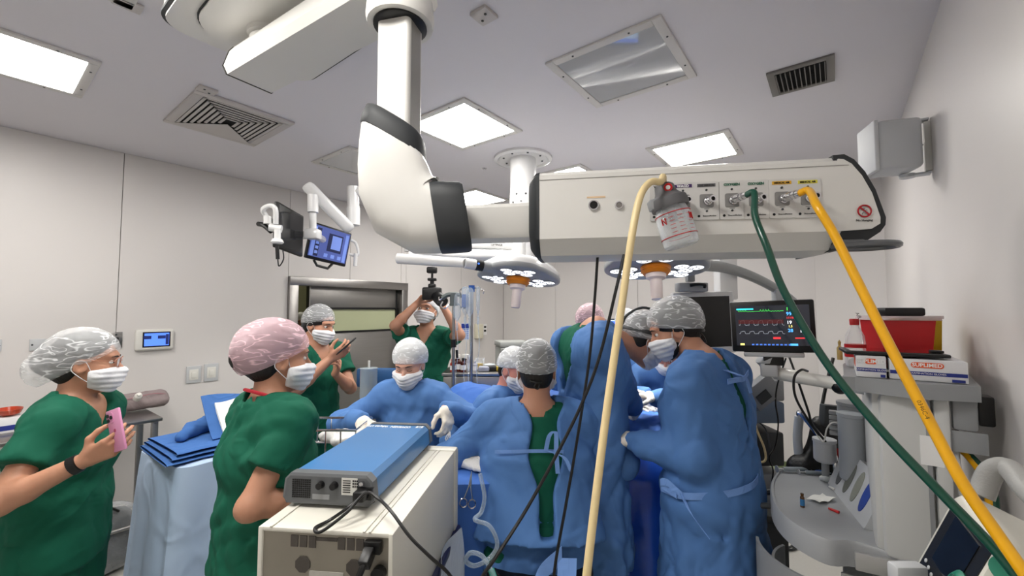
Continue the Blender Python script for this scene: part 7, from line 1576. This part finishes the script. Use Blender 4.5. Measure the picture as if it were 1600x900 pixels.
mb = MB(); ring = []; x_ = Vector(tuple(dw)).orthogonal().normalized(); y_ = Vector(tuple(dw)).cross(x_)
mb.loft([[V3(c) + V3(dw) * a + (x_ * math.cos(t) + y_ * math.sin(t)) * r for t in [2 * PI * i / 20 for i in range(20)]] for a, r in ((-.013, .029), (-.011, .0335), (.011, .032), (.013, .028))]); mb.build('wristband', M_BLACK, p1['root'], world=True)
# pink phone in her hand
def phone(name, label, info, off, X, Z, col, lens=True, sz=(.074, .150, .009)):
    c = V3(off); X = Vector(X).normalized(); Z = Vector(Z); Z = (Z - X * Z.dot(X)).normalized(); Yv = Z.cross(X)
    M = frame(c, X, Yv, Z); o = thing(name, label, 'phone', c)
    mb = MB(); mb.box((0, 0, 0), (sz[0], sz[1], sz[2]), M, bevel=.004, seg=2); mb.build('body', col, o, world=True)
    if lens:
        mb = MB(); mb.prism(rrect(.036, .038, .009, 4), sz[2] / 2, sz[2] / 2 + .0018, M @ Matrix.Translation((-.014, .048, 0))); bp_ = mb.build('camera_bump', col, o, world=True)
        for dx, dy in ((-.008, .008), (-.008, -.009), (.009, .0)): MB().cyl(M @ Vector((-.014 + dx, .048 + dy, sz[2] / 2 + .0015)), M @ Vector((-.014 + dx, .048 + dy, sz[2] / 2 + .004)), .0068, n=14).build('lens', M_BLACK, bp_, world=True)
        MB().cyl(M @ Vector((0, .0, sz[2] / 2)), M @ Vector((0, .0, sz[2] / 2 + .0008)), .006, n=14).build('logo_mark', mat('dark_pink_mark', (.62, .25, .38), .4, var=.03), o, world=True)
    else: MB().box((0, 0, sz[2] / 2), (sz[0] * .9, sz[1] * .9, .001), M).build('screen', M_SCR_OFF, o, world=True, smooth=False)
    return o
h1 = at(182, 672, 1.535)
phone('smartphone', 'pink smartphone held by the woman in glasses', p1, h1, (.90, -.32, .30), (.15, -.95, .12), mat('phone_pink', (.82, .55, .70), .3, var=.03, coat=.4))
phone('smartphone', 'dark smartphone held by the man near the sliding door', p3, at(541, 541, 2.80), (.35, -.5, .2), (-.75, .1, .55), M_BLACK, False)
# camera held overhead
ck = at(675, 459, 3.70); cmr = thing('video_camera', 'black camera with long lens and top microphone held overhead', 'camera', ck)
cmr.scale = (1.25, 1.25, 1.25); mb = MB(); mb.box((0, 0, 0), (.13, .07, .09), bevel=.012); mb.box((-.0, 0, .055), (.05, .05, .03), bevel=.008); mb.build('body', M_BLACK, cmr)
mb = MB(); mb.lathe([(.036, 0), (.038, .05), (.042, .06), (.042, .14), (.038, .145), (.034, .145), (.03, .13), (0, .125)], frame((.03, -.02, -.01), (1, 0, 0), Vector((0, .45, 1)).normalized() * -1, Vector((.45, -.85, -.32)).normalized()), 22); mb.build('lens_barrel', M_BLACK, cmr)
mb = MB(); mb.cyl((0, 0, .065), (0, 0, .11), .014, n=10); mb.box((0, 0, .10), (.06, .04, .02), bevel=.005); mb.cyl((0, 0, .11), (.0, .0, .145), .008, n=8); mb.box((.0, -.01, .165), (.07, .05, .045), bevel=.01); mb.build('top_monitor', M_BLACK, cmr)
# nurse: gauze strip in her hand
gq = V3(p5['wr']['L'] + unit(p5['arms']['L']['d']) * .12); gs = thing('gauze_strip', 'thin white gauze strip dangling from the scrub nurse hand', 'gauze', gq)
for k in range(3): MB().tube(spline([(0, 0, 0), (-.01 * k, -.01, -.03), (-.015 + .01 * k, 0, -.07), (-.02 + .012 * k, .0, -.09)], 4), .003, 5).build('strand', MATS['gauze_white'], gs)
# second woman: red lanyard
nb2 = p2['nb']; f2, l2_, t2 = p2['f'], p2['l'], p2['t']
mb = MB(); pts = [V3(nb2 + p2['s'] * (f2 * .078 * math.cos(a) + l2_ * .082 * math.sin(a) + t2 * (.022 - .035 * math.cos(a)))) for a in [2 * PI * i / 24 for i in range(24)]]; mb.tube(pts, .0065, 6, closed=True); mb.build('lanyard', mat('lanyard_red', (.70, .14, .20), .6, var=.25, vscale=60), p2['root'], world=True)
# cap cords and headlight band
head_tube(p7, 'cap_cord', [(-.10, .03, -.055), (-.112, .0, -.062), (-.11, -.02, -.058)], .005, M_BLACK); head_tube(p7, 'cap_cord_loop', [(-.112, .0, -.06), (-.118, .012, -.08), (-.116, -.004, -.088), (-.114, -.01, -.07)], .003, M_BLACK)
head_tube(p11, 'cap_cord', [(-.09, .035, -.045), (-.10, .03, -.075), (-.098, .028, -.105)], .004, M_BLACK)
M_STRAP = mat('headband_grey', (.20, .21, .22), .5, var=.05)
mb = MB(); mb.loft([[(-.02 + .126 * a_ * math.cos(t), .104 * a_ * math.sin(t), z + .35 * (-.02 + .126 * math.cos(t))) for t in [2 * PI * i / 32 for i in range(32)]] for a_, z in ((1.0, .030), (1.03, .036), (1.02, .052), (.98, .056))], caps=False); hb8 = p8['hbuild'](mb, 'headlight_band', M_STRAP)
head_tube(p8, 'headlight_cable', [(-.145, .0, .0), (-.155, .0, .05), (-.10, .0, .14), (0, 0, .168), (.07, 0, .13)], .007, M_STRAP); mb = MB(); mb.box((.115, 0, .085), (.03, .05, .035), bevel=.006); p8['hbuild'](mb, 'headlight_lamp', M_BLACK)
for g in (1, -1): mb = MB(); mb.cyl((.10, .03 * g, .012), (.155, .026 * g, -.01), .014, .012, 12); p8['hbuild'](mb, 'loupe', M_BLACK)
head_tube(p11, 'beard', [(.02, -.062, -.05), (.035, -.058, -.085), (.06, -.03, -.105), (.07, 0, -.112), (.06, .03, -.105), (.035, .058, -.085), (.02, .062, -.05)], .012, M_HAIR, 8)
for pp in (p3, p11):
    mb = MB(); mb.loft([[(-.016 + .106 * a_ * math.cos(t), .087 * a_ * math.sin(t), z + .42 * (-.016 + .106 * math.cos(t))) for t in [2 * PI * i / 28 for i in range(28)]] for a_, z in ((.96, -.008), (1.0, -.004), (1.0, .022), (.96, .026))], caps=False); pp['hbuild'](mb, 'headband', M_BLACK)
# gown ties
M_TIE = cloth_mat('gown_tie_pale', (.45, .60, .84), 20, .3, .75, .05)
def tie_pts(info, L): 
    f_, l_, t_, nb_, s_ = info['f'], info['l'], info['t'], info['nb'], info['s']; return [V3(nb_ + s_ * (f_ * x + l_ * y + t_ * z)) for x, y, z in L]
bk_ = -.158
ribbon(p7, 'gown_tie', tie_pts(p7, [(bk_ + .02, .17, -.135), (bk_ - .006, .09, -.125), (bk_ - .006, .0, -.122), (bk_ + .0, -.10, -.125)]), .014, M_TIE, p7['t']); ribbon(p7, 'gown_tie', tie_pts(p7, [(bk_ - .012, -.03, -.12), (bk_ - .02, -.045, -.06), (bk_ - .015, -.07, -.05), (bk_ - .02, -.07, -.12), (bk_ - .012, -.075, -.20)]), .018, M_TIE, p7['l']); ribbon(p7, 'gown_tie', tie_pts(p7, [(bk_ - .012, -.04, -.12), (bk_ - .02, -.10, -.14), (bk_ - .015, -.125, -.19)]), .016, M_TIE, p7['l'])
ribbon(p7, 'gown_tie', tie_pts(p7, [(-.215, -.10, -.46), (-.24, -.09, -.52), (-.245, -.06, -.60), (-.24, -.08, -.68)]), .07, M_TIE, p7['l']); ribbon(p7, 'gown_tie', tie_pts(p7, [(-.215, -.08, -.45), (-.245, -.0, -.50), (-.25, .03, -.58)]), .06, M_TIE, p7['t'])
ribbon(p11, 'gown_tie', tie_pts(p11, [(-.10, .06, -.03), (-.15, .02, -.055), (-.165, -.015, -.07), (-.175, -.03, -.13)]), .026, M_TIE, p11['l']); ribbon(p11, 'gown_tie', tie_pts(p11, [(-.15, .10, -.075), (-.165, .05, -.07), (-.168, .0, -.07), (-.16, -.06, -.05)]), .022, M_TIE, p11['t'])
wz = -.50
def tie_out(L): return tie_pts(p11, [(x * 1.12, y * 1.15, z) for x, y, z in L])
ribbon(p11, 'waist_tie', tie_out([(-.15, -.06, wz + .05), (-.165, .04, wz + .03), (-.12, .14, wz + .01), (-.02, .222, wz - .01), (.08, .205, wz - .02)]), .028, M_TIE, p11['t']); ribbon(p11, 'waist_tie', tie_out([(-.02, .225, wz - .01), (.03, .235, wz + .025), (.06, .232, wz + .01), (.0, .232, wz - .012)]), .03, M_TIE, p11['t']); ribbon(p11, 'waist_tie', tie_out([(-.02, .228, wz - .01), (-.05, .238, wz - .05), (-.10, .232, wz - .11)]), .04, M_TIE, (p11['f'] * .7 + p11['t'] * .7))
# step under the bending surgeon
stp = thing('foot_step', 'low steel foot step under the bending surgeon', 'step', (p8['pc'][0], p8['pc'][1], 0), .3)
MB().box((0, .03, .185), (.50, .42, .03), bevel=.006).build('tread', M_STEEL, stp)
for sx in (-.22, .22):
    for sy in (-.14, .20): MB().cyl((sx, sy, 0), (sx, sy, .17), .014, n=8).build('leg', M_STEEL, stp)
# hand-held instrument at the lit field
iq = at(1012, 627, 2.5); ins = thing('surgical_pen', 'thin green and white surgical pen at the lit operating field', 'instrument', iq); MB().tube([(-.03, -.02, .02), (.04, .01, .0)], .006, 8).build('grip', mat('pen_green', (.10, .60, .45), .4, var=.03), ins); MB().tube([(.04, .01, 0), (.09, .03, -.03)], [.004, .0015], 8).build('tip', M_CHROME, ins)
